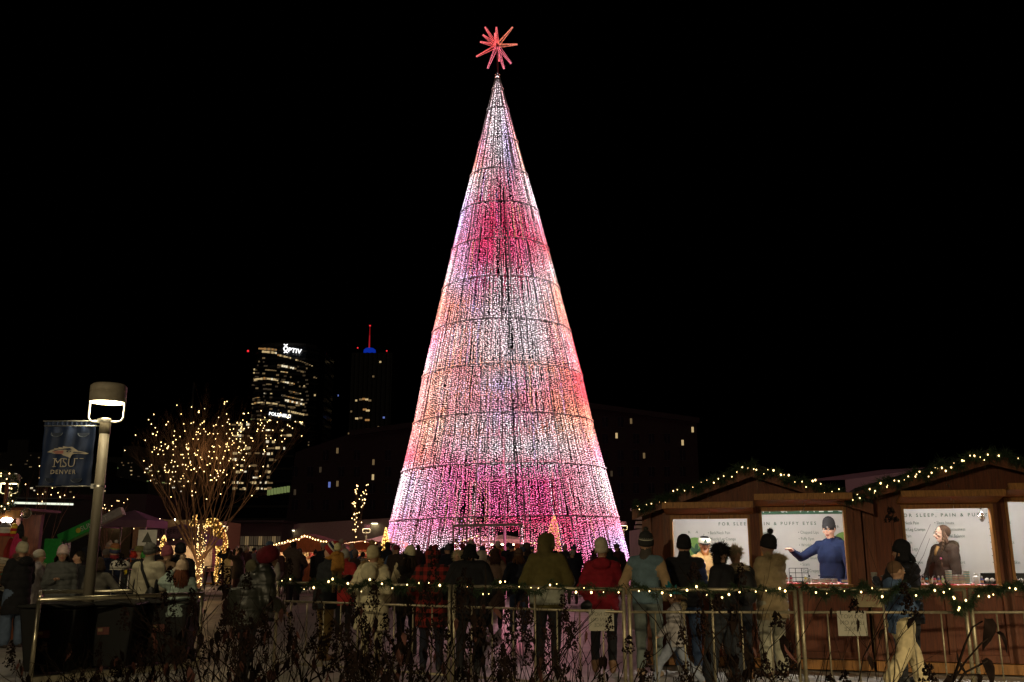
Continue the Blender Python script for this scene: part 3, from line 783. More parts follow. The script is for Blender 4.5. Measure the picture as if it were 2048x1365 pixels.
def hut(label, sL, sR, peak_s, z_eave, z_peak, wins, zfloor=.05, panels=3):
    """windows: list of (s0, s1, z_sill, z_head)"""
    t = thing('market_hut', label, 'market hut', tuple(HP), YAW)
    D = 2.3; T = .06
    z_l = z_eave
    def roofz(s):
        return z_eave + (z_peak - z_eave) * (1 - abs(s - peak_s) / max(peak_s - sL, sR - peak_s)) 
    # posts
    edges = sorted({sL + .06, sR - .06} | {w for a in wins for w in (a[0] - .05, a[1] + .05)})
    zs = min(w[2] for w in wins)
    for s in edges:
        Geo().box(s - .05, s + .05, -.03, .07, zfloor + .1, min(roofz(s) - .04, 2.15)).build('post', wood_red, t, bevel=.004)
    # base beam and floor
    Geo().box(sL, sR, -.04, .06, 0.02, .14).build('base_beam', wood_lt, t, bevel=.006)
    Geo().box(sL + .01, sR - .01, .065, D, 0.05, .12).build('floor_deck', wood_in, t)
    # lower wall: framed panels
    Geo().box(sL, sR, -.025, .05, zs - .13, zs - .03).build('rail', wood_red, t, bevel=.004)
    Geo().box(sL, sR, -.02, .05, .15, .235).build('rail', wood_red, t, bevel=.004)
    n = panels
    for i in range(n):
        a, b = sL + (sR - sL) * i / n, sL + (sR - sL) * (i + 1) / n
        Geo().box(a + .045, b - .045, .0, .03, .236, zs - .131).build('panel', wood_panel, t)
        if i: Geo().box(a - .04, a + .04, -.02, .045, .236, zs - .131).build('stile', wood_red, t, bevel=.003)
    # sill shelf
    for (s0, s1, z0, z1) in wins:
        Geo().box(s0 - .02, s1 + .02, -.10, .30, z0 - .03, z0).build('sill', wood_lt, t, bevel=.004)
        g = Geo(); g.box(s0 - .0, s0 + .035, -.045, .09, z0, z1); g.box(s1 - .035, s1, -.045, .09, z0, z1); g.box(s0, s1, -.045, .09, z1 - .0, z1 + .05)
        g.build('window_frame', wood_lt, t, bevel=.003)
        # shutter leaf hinged up under the gable
        Mx = Matrix.Translation((0, -.05, z1 + .06)) @ Matrix.Rotation(R(-9), 4, 'X')
        hs = Geo(); hs.box(s0 - .05, s1 + .05, -.46, 0, 0, .03, Mx); hs.box(s0 - .05, s1 + .05, -.50, -.46, -.02, .06, Mx)
        sh = hs.build('shutter', wood_lt, t, bevel=.003)
        ch = Geo(); mx_ = s0 + (s1 - s0) * .5
        for k in range(9):
            u = k / 9; p = Vector((mx_ + .02 * (k % 2), -.48 + .44 * u, z1 + .05 - .075 * (1 - u) + .38 * u + (.02 if k % 2 else 0))); ch.tube([p, p + Vector((.012, .045, .036))], .004, 4)
        ch.build('chain', steel, sh)
    # wall above windows: board panels between battens, following the gable
    cuts = sorted([sL] + [w[0] for w in wins] + [w[1] for w in wins] + [peak_s, sR])
    keepc = {w[0] for w in wins} | {w[1] for w in wins} | {sL, sR}
    cuts = [c for c in cuts if c in keepc or min(abs(c - k_) for k_ in keepc) > .15]
    for a, b in zip(cuts, cuts[1:]):
        zb = .236 + 0
        w_ = [w for w in wins if a >= w[0] - .06 and b <= w[1] + .06]
        z0 = (w_[0][3] + .05) if w_ else zs - .03
        Geo().prism([(a + .012, z0), (b - .012, z0), (b - .012, roofz(b - .012) - .05), (a + .012, roofz(a + .012) - .05)], .004, .03).build('panel', wood_panel, t)
        Geo().box(a - .02, a + .02, -.012, .045, z0, roofz(a) - .05).build('batten', wood_red, t)
    # fascia and roof
    for a, b in ((sL - .12, peak_s), (peak_s, sR + .12)):
        g = Geo(); g.prism([(a, roofz(a) - .13), (b, roofz(b) - .13), (b, roofz(b)), (a, roofz(a))], -.28, -.25); g.build('fascia', wood_red, t)
        g = Geo(); g.prism([(a, roofz(a) + .002), (b, roofz(b) + .002), (b, roofz(b) + .05), (a, roofz(a) + .05)], -.30, D + .2); g.build('roof', roof_m, t)
    # sides and back
    g = Geo()
    g.box(sL, sL + .04, .07, D, .12, roofz(sL) - .002); g.box(sR - .04, sR, .07, D, .12, roofz(sR) - .002); g.box(sL + .04, sR - .04, D - .04, D, .12, z_eave - .002)
    g.build('wall', wood_in, t)
    # inner counter
    Geo().box(sL + .1, sR - .1, .31, .75, zs - .05, zs - .012).build('counter', wood_in, t)
    return t, roofz
sL1, _ = wl(1292, 1200); sR1, _ = wl(1737, 1200)
s_pk1, z_pk1 = wl(1502, 934, -.26); _, z_ev = wl(1278, 1014, -.26); _, z_vl = wl(1722, 986, -.26)
sR2 = sR1 + .02 + (sR1 - sL1) * 1.0
s_pk2, z_pk2 = wl(1975, 908, -.26)
print('hut', sL1, sR1, s_pk1, z_pk1, z_ev, z_vl, s_pk2, z_pk2)
w1 = (wl(1342, 1100)[0], wl(1503, 1100)[0], wl(1420, 1171)[1], wl(1420, 1038)[1])
w2 = (wl(1522, 1100)[0], wl(1697, 1100)[0], wl(1620, 1170)[1], wl(1610, 1022)[1])
w3 = (wl(1808, 1100)[0], wl(1994, 1100)[0], wl(1900, 1169)[1], wl(1900, 1017)[1])
w4 = (wl(2018, 1100)[0], wl(2018, 1100)[0] + 1.0, w3[2], wl(2030, 1004)[1])
zsill = (w2[2] + w3[2]) / 2
w1 = (w1[0], w1[1], zsill, w1[3]); w2 = (w2[0], w2[1], zsill, w2[3]); w3 = (w3[0], w3[1], zsill, w3[3]); w4 = (w4[0], w4[1], zsill, w4[3])
print('wins', w1, w2, w3, w4)
hut1, rz1 = hut('left wooden market hut with garlanded gable and two lit serving windows', sL1, sR1, s_pk1, min(z_ev, z_vl), z_pk1, [w1, w2], panels=3)
hut2, rz2 = hut('right wooden market hut with garlanded gable, cut off by the picture edge', sR1 + .03, sR2 + .8, s_pk2, min(z_ev, z_vl) - .0, z_pk2, [w3, w4], panels=4)
# white printed backdrops inside
green_m = mat('print_green', (.05, .12, .07), .8); dgreen = mat('print_text_green', (.09, .15, .11), .8)
ban_m = mat('backdrop_vinyl', (.55, .535, .53), .7, var=.05, scale=5, bump=.12, bscale=7)
leaf_m = mat('print_leaf', (.16, .3, .08), .8); purp_m = mat('print_purple', (.16, .09, .3), .8)
DB = 1.75
def backdrop(label, s0, s1, ztop, title_s, col_s, title_z, strip, rows, row0, dz, logos, fs=.115):
    p = hw_(s0, DB)
    t = thing('printed_backdrop', label, 'banner', tuple(p), YAW, 'printed backdrops inside the huts')
    W = s1 - s0
    g = Geo(); n = 40; vs = []; fs_ = []
    for i in range(n + 1):
        s = W * i / n; y = .012 * math.sin(s * 5.1) + .006 * math.sin(s * 13)
        vs += [(s, y, ztop), (s, y, .5)]
    for i in range(n): fs_.append((2 * i, 2 * i + 1, 2 * i + 3, 2 * i + 2))
    g.add(vs, fs_); g.build('vinyl_sheet', ban_m, t, True)
    if strip:
        Geo().box(strip[0] - s0, strip[1] - s0, -.026, -.024, title_z + .155, ztop).build('green_band', green_m, t)
        lettering('BALM & TALLOW', .17, mat('print_white', (.8, .8, .78), .8), t, ((strip[0] + strip[1]) / 2 - s0, -.03, title_z + .185), align='CENTER', space=1.5)
    lettering('FOR SLEEP, PAIN & PUFFY EYES', fs, dgreen, t, (title_s - s0, -.028, title_z), space=1.58, bold=.001)
    for cs, lines in zip(col_s, rows):
        for k, ln in enumerate(lines):
            if ln: lettering('• ' + ln, fs * .95, dgreen, t, (cs - s0, -.028, row0 - dz * k), sx=.72, space=1.05)
    for ls, lz in logos:
        g = Geo(); g.add([(ls - s0 + .17 * math.cos(a), -.028, lz + .17 * math.sin(a)) for a in [2 * math.pi * k / 28 for k in range(28)]], [tuple(range(28))]); g.build('logo', leaf_m, t)
        g = Geo()
        for rot in (35, 80, 125):
            a0 = R(rot); pts = []
            for k in range(12):
                th = 2 * math.pi * k / 12; u, v = .085 * math.cos(th), .028 * math.sin(th)
                pts.append((ls - s0 + (u + .07) * math.cos(a0) - v * math.sin(a0), -.031, lz - .07 + (u + .07) * math.sin(a0) + v * math.cos(a0)))
            g.add(pts, [tuple(range(12))])
        g.build('logo_leaf', purp_m if ls > col_s[1] else green_m, t)
        for k, ch in enumerate('SARAS'):
            a = R(160 - 26 * k); lettering(ch, .055, dgreen, t, (ls - s0 + .235 * math.cos(a) - .02, -.028, lz + .235 * math.sin(a)), (R(90), -(a - R(90)), 0))
    return t
ROWS = [['Back/Neck Pain', 'Muscle/Leg Cramps', 'Joint Pain', 'Foot Pain', 'Restless Legs', 'Congestion', 'Physical Fatigue'],
        ['Sleep Issues', 'Stress/Anxiousness', 'Hormonal Balance', 'Calm & Focus', 'Constipation', 'Detox', 'Immune Support'],
        ['Chapped Lips', 'Puffy Eyes', 'Wrinkles', 'Age/Sun Spots', 'Acne Issues', 'Scars', 'Dry/Crepey Skin']]
ts1, tz1 = wl(1437, 1051.5, DB); te1, _ = wl(1638, 1041, DB); 
cs1 = [wl(1416, 1069, DB)[0], wl(1500, 1070, DB)[0], wl(1596, 1064, DB)[0]]
r0 = wl(1416, 1069, DB)[1]; dzr = (r0 - wl(1416, 1145, DB)[1]) / 6.1
a1 = wl(1322, 1100, DB)[0]; b1 = min(wl(1722, 1100, DB)[0], sR1 - .05)
zt1 = wl(1600, 1010, DB)[1]
fsz = .066
backdrop('white printed backdrop with green lettering at the back of the left hut', sL1 + .06, sR1 - .05, zt1, ts1, cs1, tz1, (wl(1500, 1025, DB)[0], sR1 - .06), ROWS, r0, dzr,
         [wl(1391, 1098, DB), wl(1690, 1088, DB)], fsz)
ts2, tz2 = wl(1799, 1034.5, DB)
cs2 = [wl(1789, 1053, DB)[0], wl(1868, 1048, DB)[0], wl(1975, 1043, DB)[0]]
r02 = wl(1868, 1049, DB)[1]
backdrop('white printed backdrop with green lettering at the back of the right hut', sR1 + .09, sR2 + .7, zt1 + .2, ts2, cs2, tz2, None, ROWS, r02, dzr, [], fsz)
# lights inside: tube lamps behind the window heads
tube_m = emit('tube_lamp_glow', (1.0, .94, .84), 180.0)
def tube_lamp(label, s0, s1, y, z):
    p = hw_((s0 + s1) / 2, y, z); t = thing('tube_lamp', label, 'lamp', tuple(p), YAW, 'tube lamps inside the huts')
    L_ = (s1 - s0) / 2
    Geo().box(-L_, L_, -.04, .04, .012, .05).build('housing', mat('lamp_case', (.3, .3, .3), .6), t)
    Geo().tube([(-L_ + .03, 0, -.015), (L_ - .03, 0, -.015)], .018, 8).build('tube', tube_m, t, True)
tube_lamp('tube lamp above the left window of the left hut', w1[0] + .1, w1[1] - .1, .26, 2.08)
tube_lamp('tube lamp above the pointing vendor', w2[0] + .1, w2[1] - .1, .26, 2.14)
tube_lamp('tube lamp above the woman with the braid', w3[0] + .1, w3[1] - .1, .26, 2.16)
tube_lamp('tube lamp in the last window of the right hut', w4[0] + .1, w4[1] - .1, .26, 2.2)
# clip lamp reflector at top right of the third window
p = hw_(w3[1] - .10, .16, w3[3] - .10)
cl = thing('clip_lamp', 'crinkled clear reflector lamp in the top right window corner', 'lamp', tuple(p), YAW)
Geo().ell((0, 0, 0), (.04, .04, .06), 10, 8, jit=.22).build('reflector', mat('crinkled_foil', (.8, .8, .8), .2, .8), cl)
Geo().tube([(0, 0, .09), (0, 0, .16)], .012, 6).build('socket', darkmetal, cl)

# table cloths, bottles and jars
redc = mat('red_patterned_cloth', (.52, .03, .04), .8, scale=22, col2=(.5, .035, .045))
def add_speckle(m):
    nt = m.node_tree; b = nt.nodes['Principled BSDF']
    tc = nt.nodes.new('ShaderNodeTexCoord'); v = nt.nodes.new('ShaderNodeTexVoronoi'); v.feature = 'DISTANCE_TO_EDGE'; v.inputs['Scale'].default_value = 9
    nt.links.new(tc.outputs['Object'], v.inputs[0])
    r = nt.nodes.new('ShaderNodeValToRGB'); r.color_ramp.elements[0].position = .05; r.color_ramp.elements[0].color = (.75, .7, .68, 1); r.color_ramp.elements[1].position = .09; r.color_ramp.elements[1].color = (.5, .03, .04, 1)
    nt.links.new(v.outputs[0], r.inputs[0]); nt.links.new(r.outputs[0], b.inputs['Base Color'])
add_speckle(redc)
for (s0, s1, z0, z1), lab in ((w1, 'red and white cloth on the counter before the bearded vendor'), (w2, 'red and white cloth on the counter before the pointing vendor'), (w3, 'red and white cloth under the jars of the right hut'), (w4, 'red and white cloth in the last window of the right hut')):
    p = hw_(s0 + .04, .02, z0)
    g = Geo(); W = s1 - s0 - .08; n = 30
    vs = []; fs_ = []
    for i in range(n + 1):
        s = W * i / n; w_ = .008 * math.sin(i * 1.9) + .004 * math.sin(i * 4.3)
        vs += [(s, -.105 + w_, -.045 + .012 * math.sin(i * 1.3)), (s, -.105 + w_ * .6, .004), (s, -.085, .012), (s, .7, .012)]
    for i in range(n):
        for k in range(3): fs_.append((4 * i + k, 4 * i + 4 + k, 4 * i + 5 + k, 4 * i + 1 + k))
    g.add(vs, fs_)
    o = g.build('tablecloth', redc, None, True, tuple(p), YAW); tag(o, lab, 'tablecloth', 'red patterned tablecloths')
ZC = zsill + .013
def bottle(px, kind, colr, lab, dep=.12, up=0.0, s=None):
    if s is None: s = wl(px, 1155, dep)[0]
    p = hw_(s, dep, ZC + up)
    names = {'bottle': 'bottle', 'jar': 'jar', 'box': 'product_box', 'tube': 'tube', 'tray': 'display_tray'}
    t = thing(names[kind], lab, kind.replace('tray', 'display tray'), tuple(p), YAW, 'balms and bottles on the counters')
    m1 = mat('product_%02d%02d%02d' % tuple(int(c * 99) for c in colr), colr, .35, spec=.5, var=.1, scale=30)
    white = mat('label_paper', (.7, .68, .6), .7, var=.2, scale=60)
    if kind == 'bottle':
        Geo().lathe([(.017, 0), (.019, .004), (.019, .055), (.009, .066), (.009, .072)], n=12).build('glass', m1, t, True)
        Geo().lathe([(.0195, .014), (.0195, .044)], n=12, cap=False).build('label', mat('label_or', (.7, .4, .2), .7) if colr[0] < .2 else white, t, True)
        Geo().lathe([(.011, .072), (.011, .09), (.005, .098)], n=10).build('cap', black_pl if rnd.random() < .5 else mat('white_cap', (.75, .75, .75), .5), t, True)
    elif kind == 'jar':
        Geo().lathe([(.036, 0), (.038, .004), (.038, .034)], n=16).build('body', m1, t, True)
        Geo().lathe([(.0385, .008), (.0385, .028)], n=16, cap=False).build('label', white, t, True)
        Geo().lathe([(.04, .0345), (.04, .05), (.038, .053)], n=16).build('lid', mat('jar_lid', (.6, .62, .62), .4), t, True)
    elif kind == 'tube':
        Geo().lathe([(.028, 0), (.03, .005), (.03, .09), (.02, .1)], n=14).build('body', m1, t, True)
        Geo().lathe([(.02, .101), (.02, .125), (.018, .128)], n=12).build('cap', mat('white_cap', (.75, .75, .75), .5), t, True)
    elif kind == 'box':
        Geo().box(-.045, .045, -.03, .03, 0, .05).build('carton', m1, t)
        Geo().box(-.035, .035, -.0315, -.0302, .01, .04).build('label', white, t)
    elif kind == 'tray':
        Geo().box(-.13, .13, -.08, .08, 0, .012).box(-.13, -.12, -.08, .08, .012, .09).box(.12, .13, -.08, .08, .012, .09).box(-.12, .12, .07, .08, .012, .13).build('tray', black_pl, t)
        for k in range(3):
            Geo().ell((-.07 + .06 * k, -.02, .045), (.028, .022, .028), 10, 6).build('bath_ball', mat('bath_ball', (.75, .7, .7), .8), t, True)
    return t
pal = [(.35, .12, .03), (.1, .35, .4), (.7, .6, .15), (.45, .06, .1), (.1, .15, .45), (.3, .45, .15), (.4, .2, .5), (.6, .6, .6)]
cn = ['amber', 'teal', 'yellow', 'dark red', 'blue', 'green', 'purple', 'white']
k = 0
for px_ in range(1845, 1890, 8):
    bottle(px_, 'bottle', pal[k % 8], 'small %s bottle in the row left of the stacked jars' % cn[k % 8]); k += 1
for i, px_ in enumerate((1898, 1910, 1922, 1934)):
    side = ['first', 'second', 'third', 'fourth'][i]
    for lv in range(3 if i in (0, 3) else 2):
        lvn = ['bottom', 'middle' if i in (0, 3) else 'top', 'top'][lv]
        c = [(.1, .45, .5), (.6, .12, .15), (.45, .25, .55), (.1, .5, .5)][i] if lv else [(.35, .3, .5), (.6, .25, .2), (.55, .4, .3), (.2, .45, .5)][i]
        bottle(px_, 'jar', c, '%s jar of the %s jar stack from the left in the right hut' % (lvn, side), .16, .054 * lv)
bottle(1952, 'tube', (.75, .75, .78), 'white tube bottle between the jar stacks and the black trays')
bottle(1963, 'bottle', (.1, .12, .4), 'dark blue bottle beside the white tube')
bottle(1985, 'tray', (0, 0, 0), 'open black tray of white bath balls inside the third window', .22)
bottle(0, 'tray', (0, 0, 0), 'open black tray of white bath balls in the last window', .25, s=w4[0] + .16)
bottle(0, 'bottle', (.35, .12, .03), 'amber bottle before the tray in the last window', .08, s=w4[0] + .06)
for i, (px_, kd, c) in enumerate(((1573, 'bottle', 0), (1582, 'bottle', 3), (1611, 'bottle', 2), (1619, 'bottle', 7), (1630, 'jar', 3), (1645, 'jar', 7), (1655, 'jar', 3), (1668, 'jar', 6), (1688, 'box', 4), (1512, 'bottle', 7))):
    if px_ == 1512: px_ = 1530
    bottle(px_, kd, pal[c], '%s %s, %s on the counter of the pointing vendor' % (cn[c], kd, ['leftmost', 'second along', 'left of the shrub tip', 'beside the yellow one', 'fourth from the right', 'third from the right', 'just under his hoodie', 'right of his hoodie', 'rightmost', 'by the middle post'][i]))
p = hw_(wl(1598, 1155, .3)[0], .3, ZC)
rk = thing('wire_rack', 'small black wire rack on the counter beside the pointing vendor', 'rack', tuple(p), YAW)
g = Geo()
for x_ in (-.12, -.04, .04, .12):
    g.bar((x_, 0, 0), (x_, 0, .18), .008)
for z_ in (.06, .12, .18): g.bar((-.12, 0, z_), (.12, 0, z_), .008)
g.build('rack_frame', black_pl, rk)
Geo().box(-.13, .13, -.05, .05, 0, .012).build('base', black_pl, rk)

# paper sign nailed under the counter
s_, z_ = wl(1706, 1188, -.05); s2_, z2_ = wl(1757, 1215, -.05)
p = hw_(s_, -.05, z2_)
sg1 = thing('shop_sign', 'cream paper sign with red script lettering below the window post', 'sign', tuple(p), YAW)
Geo().box(0, s2_ - s_ + .05, -.004, .004, 0, z_ - z2_).build('board', mat('cream_board', (.55, .45, .26), .8), sg1)
lettering('Tasper', .17, mat('script_red', (.35, .06, .07), .8), sg1, (.05, -.006, .07), shear=.45, bold=-.003, sx=.9)

# ------------------------------------------------------------------ garlands
fir = mat('garland_needle', (.022, .045, .018), .7, var=.4, scale=40)
def garland(name, label, pts, rad_=.05, dens=900, bulbs=14, parent=None, nb_r=.009, group=None, hang=.35, seed=3, mats=None, length=.07):
    r_ = random.Random(seed)
    t = thing(name, label, 'garland', tuple(pts[0]), 0, group)
    o0 = Vector(pts[0]); pts = [Vector(p) - o0 for p in pts]
    segL = [(pts[i + 1] - pts[i]).length for i in range(len(pts) - 1)]; tot = sum(segL)
    def pos(u):
        d = u * tot
        for i, l in enumerate(segL):
            if d <= l or i == len(segL) - 1: return pts[i].lerp(pts[i + 1], min(1, d / l)), (pts[i + 1] - pts[i]).normalized()
            d -= l
    vs = []; fs = []
    for i in range(int(tot * dens)):
        p, d = pos(r_.random())
        a = r_.uniform(0, 2 * math.pi)
        x = d.cross(Vector((0, 0, 1)));  x = x.normalized() if x.length > .05 else Vector((1, 0, 0))
        y = d.cross(x)
        rad2 = (x * math.cos(a) + y * math.sin(a))
        p0 = p + rad2 * rad_ * .15 + Vector((0, 0, .035 * math.sin(p.x * 19 + seed) + .02 * math.sin(p.x * 43)))
        L_ = length * r_.uniform(.4, 1.7)
        p1 = p0 + (rad2 * .8 + d * r_.uniform(-.8, .8) + Vector((0, 0, -.2))) * L_
        w = (p1 - p0).cross(Vector((r_.random() - .5, r_.random() - .5, r_.random() - .5))).normalized() * .0035
        k = len(vs); vs += [p0 - w, p0 + w, p1]; fs.append((k, k + 1, k + 2))
    g = Geo(); g.add(vs, fs); g.build('needles', fir, t, kind='stuff')
    g = Geo(); g.tube(pts, .006, 5); g.build('stem', mat('garland_wire', (.03, .05, .02), .8), t)
    bm = bulb_mesh(nb_r, WARM, 'w')
    for i in range(bulbs):
        p, d = pos((i + r_.uniform(.15, .85)) / bulbs)
        inst('bulb', bm, t, p + Vector((r_.uniform(-.02, .02), -r_.uniform(.02, .07), r_.uniform(-.065, .04))), (0, 0, 0), r_.choice((.45, .7, .9, 1.15)))
    return t
def gable_pts(a, b, n, rzf, off=-.33):
    out = []
    for i in range(n + 1):
        s = a + (b - a) * i / n
        out.append(hw_(s, off, rzf(s) + .035 - .05 * abs(math.sin(i * 1.35)) + rnd.uniform(-.02, .02)))
    return out
garland('garland', 'lit garland on the left slope of the left hut gable', gable_pts(sL1 - .1, s_pk1, 12, rz1), bulbs=20, dens=1700, group='lit garlands on the huts', seed=1, length=.10, nb_r=.0066)
garland('garland', 'lit garland on the right slope of the left hut gable', gable_pts(s_pk1, sR1 + .02, 12, rz1), bulbs=22, dens=1700, group='lit garlands on the huts', seed=2, length=.10)
garland('garland', 'lit garland climbing the left slope of the right hut gable', gable_pts(sR1 + .02, s_pk2, 12, rz2), bulbs=28, dens=1900, group='lit garlands on the huts', seed=3, length=.11)
garland('garland', 'short lit garland right of the right hut peak', gable_pts(s_pk2, sR2 + .8, 8, rz2), bulbs=12, dens=1500, group='lit garlands on the huts', seed=4, length=.10)
# roofs behind the huts
def gable_tent(name, label, cat, X, Y, W, D, ze, zp, m, wallm=None, rz=0.0, sides=True):
    t = thing(name, label, cat, (X, Y, 0), rz)
    g = Geo(); g.add([(-W / 2, 0, ze), (W / 2, 0, ze), (W / 2, D, ze), (-W / 2, D, ze), (0, D / 2, zp)], [(0, 1, 4), (1, 2, 4), (2, 3, 4), (3, 0, 4), (3, 2, 1, 0)])
    g.build('canopy', m, t)
    vz = Geo()
    for a, b in (((-W / 2, 0), (W / 2, 0)), ((W / 2, 0), (W / 2, D)), ((-W / 2, D), (-W / 2, 0))):
        vz.quad((a[0], a[1], ze), (b[0], b[1], ze), (b[0], b[1], ze - .28), (a[0], a[1], ze - .28))
    vz.build('valance', m, t)
    for x_, y_ in ((-W / 2 + .05, .05), (W / 2 - .05, .05), (W / 2 - .05, D - .05), (-W / 2 + .05, D - .05)):
        Geo().bar((x_, y_, 0), (x_, y_, ze), .05).build('leg', steel, t)
    return t
tentw = mat('tent_pink_light_tint', (.34, .17, .25), .8, var=.1, scale=1)  # the tree's pink light is put into the pale sheet's base colour
q = at(1830, 950, 19.0); z1_ = at(1830, 938, 19).z
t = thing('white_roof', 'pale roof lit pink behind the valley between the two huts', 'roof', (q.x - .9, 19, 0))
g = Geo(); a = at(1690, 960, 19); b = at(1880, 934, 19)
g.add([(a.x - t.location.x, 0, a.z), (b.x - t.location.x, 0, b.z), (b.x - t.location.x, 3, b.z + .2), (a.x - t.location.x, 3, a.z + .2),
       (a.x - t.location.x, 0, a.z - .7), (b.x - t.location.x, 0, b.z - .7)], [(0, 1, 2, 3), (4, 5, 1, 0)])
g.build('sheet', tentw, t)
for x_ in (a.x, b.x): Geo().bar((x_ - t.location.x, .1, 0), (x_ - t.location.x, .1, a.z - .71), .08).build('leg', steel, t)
q = at(1376, 1042, 17.5)
t = thing('brick_kiosk', 'small pink tiled kiosk beside the left hut', 'kiosk', (q.x, 17.5, 0))
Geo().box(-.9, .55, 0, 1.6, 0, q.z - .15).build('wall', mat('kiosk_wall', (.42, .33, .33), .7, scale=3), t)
g = Geo()
for i in range(7):
    for j in range(5):
        xx = -1.0 + i * .24 + (j % 2) * .04
        g.box(xx, xx + .225, -.12 + j * .13, .02 + j * .13, q.z - .14 + j * .085, q.z - .09 + j * .085)
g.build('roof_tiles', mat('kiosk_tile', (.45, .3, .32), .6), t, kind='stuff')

# ------------------------------------------------------------------ crowd-control fence with garland
FP = [Vector((at_z(x_, y_), y_, 0)) for x_, y_ in ((556, 12.2), (905, 10.9), (1250, 9.9), (1590, 9.85), (1926, 9.85), (2300, 9.9))]
fm = mat('fence_tube', (.40, .35, .24), .42, .65, var=.3, scale=25, bump=.12)
fl = ['leftmost, behind the leather jacket', 'second from the left, among the thick shrubs', 'left of the white paper sign', 'in front of the two people at the left hut', 'with the boy in the blue hoodie behind it', 'last one, cut by the right picture edge']
labs = ['steel barrier section behind the thickest shrubs, leftmost one', 'steel barrier section before the earmuff and plaid figures, below the tree', 'steel barrier section before the walking child in grey', 'steel barrier section with the boy in the blue hoodie behind it', 'steel barrier section cut off by the right picture edge']
for i in range(5):
    A, B = FP[i], FP[i + 1]
    t = thing('barrier_section', labs[i], 'barrier', tuple(A), 0, 'steel barriers along the plaza')
    V = B - A; L_ = V.length; d = V / L_
    a0, b0 = d * .03, d * (L_ - .03)
    Z = Vector((0, 0, 1))
    Geo().tube([a0 + Z * 1.085, b0 + Z * 1.085], .019, 10).build('top_rail', fm, t, True)
    Geo().tube([a0 + Z * .86, b0 + Z * .86], .014, 10).build('middle_rail', fm, t, True)
    Geo().tube([a0 + Z * .12, b0 + Z * .12], .014, 8).build('bottom_rail', fm, t, True)
    for q_ in (a0, b0):
        Geo().tube([q_, q_ + Z * 1.10], .02, 10).build('post', fm, t, True)
        Geo().box(q_.x - .03, q_.x + .03, q_.y - .3, q_.y + .3, 0, .02).build('foot', fm, t)
    n = int(L_ / .26)
    for k_ in range(1, n):
        p = d * (L_ * k_ / n)
        full = (k_ == n // 2)
        Geo().tube([p + Z * .12, p + Z * (1.085 if full else .86)], .013 if full else .0085, 8).build('bar', fm, t, True)
def fence_line(u0, u1, n, z=1.09, amp=.03):
    """u in section units"""
    out = []
    for k_ in range(n + 1):
        u = u0 + (u1 - u0) * k_ / n; i = min(4, int(u)); p = FP[i].lerp(FP[i + 1], u - i)
        out.append(Vector((p.x, p.y - .02, z + amp * math.sin(k_ * 1.7) - (.03 if k_ % 5 == 2 else 0))))
    return out
garland('garland', 'lit garland wound on the left end of the barrier, behind the shrubs', fence_line(0.02, .98, 14), bulbs=15, dens=1500, group='lit garland along the barrier', seed=11, nb_r=.010, length=.07)
garland('garland', 'lit garland on the barrier below the earmuff and plaid figures', fence_line(1.02, 1.98, 14), bulbs=16, dens=900, group='lit garland along the barrier', seed=12, nb_r=.0095, length=.055)
garland('garland', 'lit garland on the barrier before the left hut', fence_line(2.02, 2.98, 12), bulbs=14, dens=1000, group='lit garland along the barrier', seed=13, nb_r=.009, length=.055)
garland('garland', 'thick lit garland on the barrier before the right hut', fence_line(3.02, 3.90, 12, 1.08), bulbs=10, dens=2200, group='lit garland along the barrier', seed=14, nb_r=.009, length=.07)
P4 = FP[4]
def fpt(px, py):
    p = at(px, py, 9.8); return p
garland('garland', 'lit garland end dropping down the barrier post at the right', [fpt(1890, 1172), fpt(1905, 1190), fpt(1912, 1205), fpt(1918, 1217), fpt(1906, 1195)], bulbs=5, dens=2600, group='lit garland along the barrier', seed=15, nb_r=.009, length=.06)
garland('garland', 'lit garland rising in a slant from the barrier post to the right edge', [fpt(1922, 1210), fpt(1945, 1198), fpt(1965, 1186), fpt(1990, 1172), fpt(2020, 1176), fpt(2060, 1172)], bulbs=7, dens=2600, group='lit garland along the barrier', seed=16, nb_r=.009, length=.07)
# paper notices, seen from behind
paper = mat('notice_paper', (.36, .34, .28), .8, var=.12, scale=8)
ink = mat('faded_ink', (.17, .16, .13), .9)
def notice(label, px0, px1, py0, py1, Y):
    a, b = at(px0, py0, Y), at(px1, py1, Y)
    t = thing('notice', label, 'notice', (b.x, Y - .02, b.z), 0, 'paper notices tied to the barrier')
    W = b.x - a.x; H = a.z - b.z
    Geo().box(-W, 0, -.002, .002, 0, H).build('sheet', paper, t)
    for k_, ln in enumerate(('DO NOT', 'LEAN ON', 'FENCE')):
        o = lettering(ln, H * .24, ink, t, (-W / 2, -.004, H * (.70 - .25 * k_)), align='CENTER', ext=.0004)
        o.scale = (-1, 1, 1)
    for x_ in (-W * .88, -W * .1): Geo().tube([(x_, -.01, H - .03), (x_, -.01, H + .03)], .004, 5).build('cable_tie', black_pl, t)
notice('white mirrored notice hanging on the barrier below the maroon jacket', 1177, 1228, 1219, 1262, 10.02)
notice('grey mirrored notice hanging on the barrier left of the boy', 1672, 1734, 1222, 1272, 9.83)
blk_ = (.012, .012, .014)
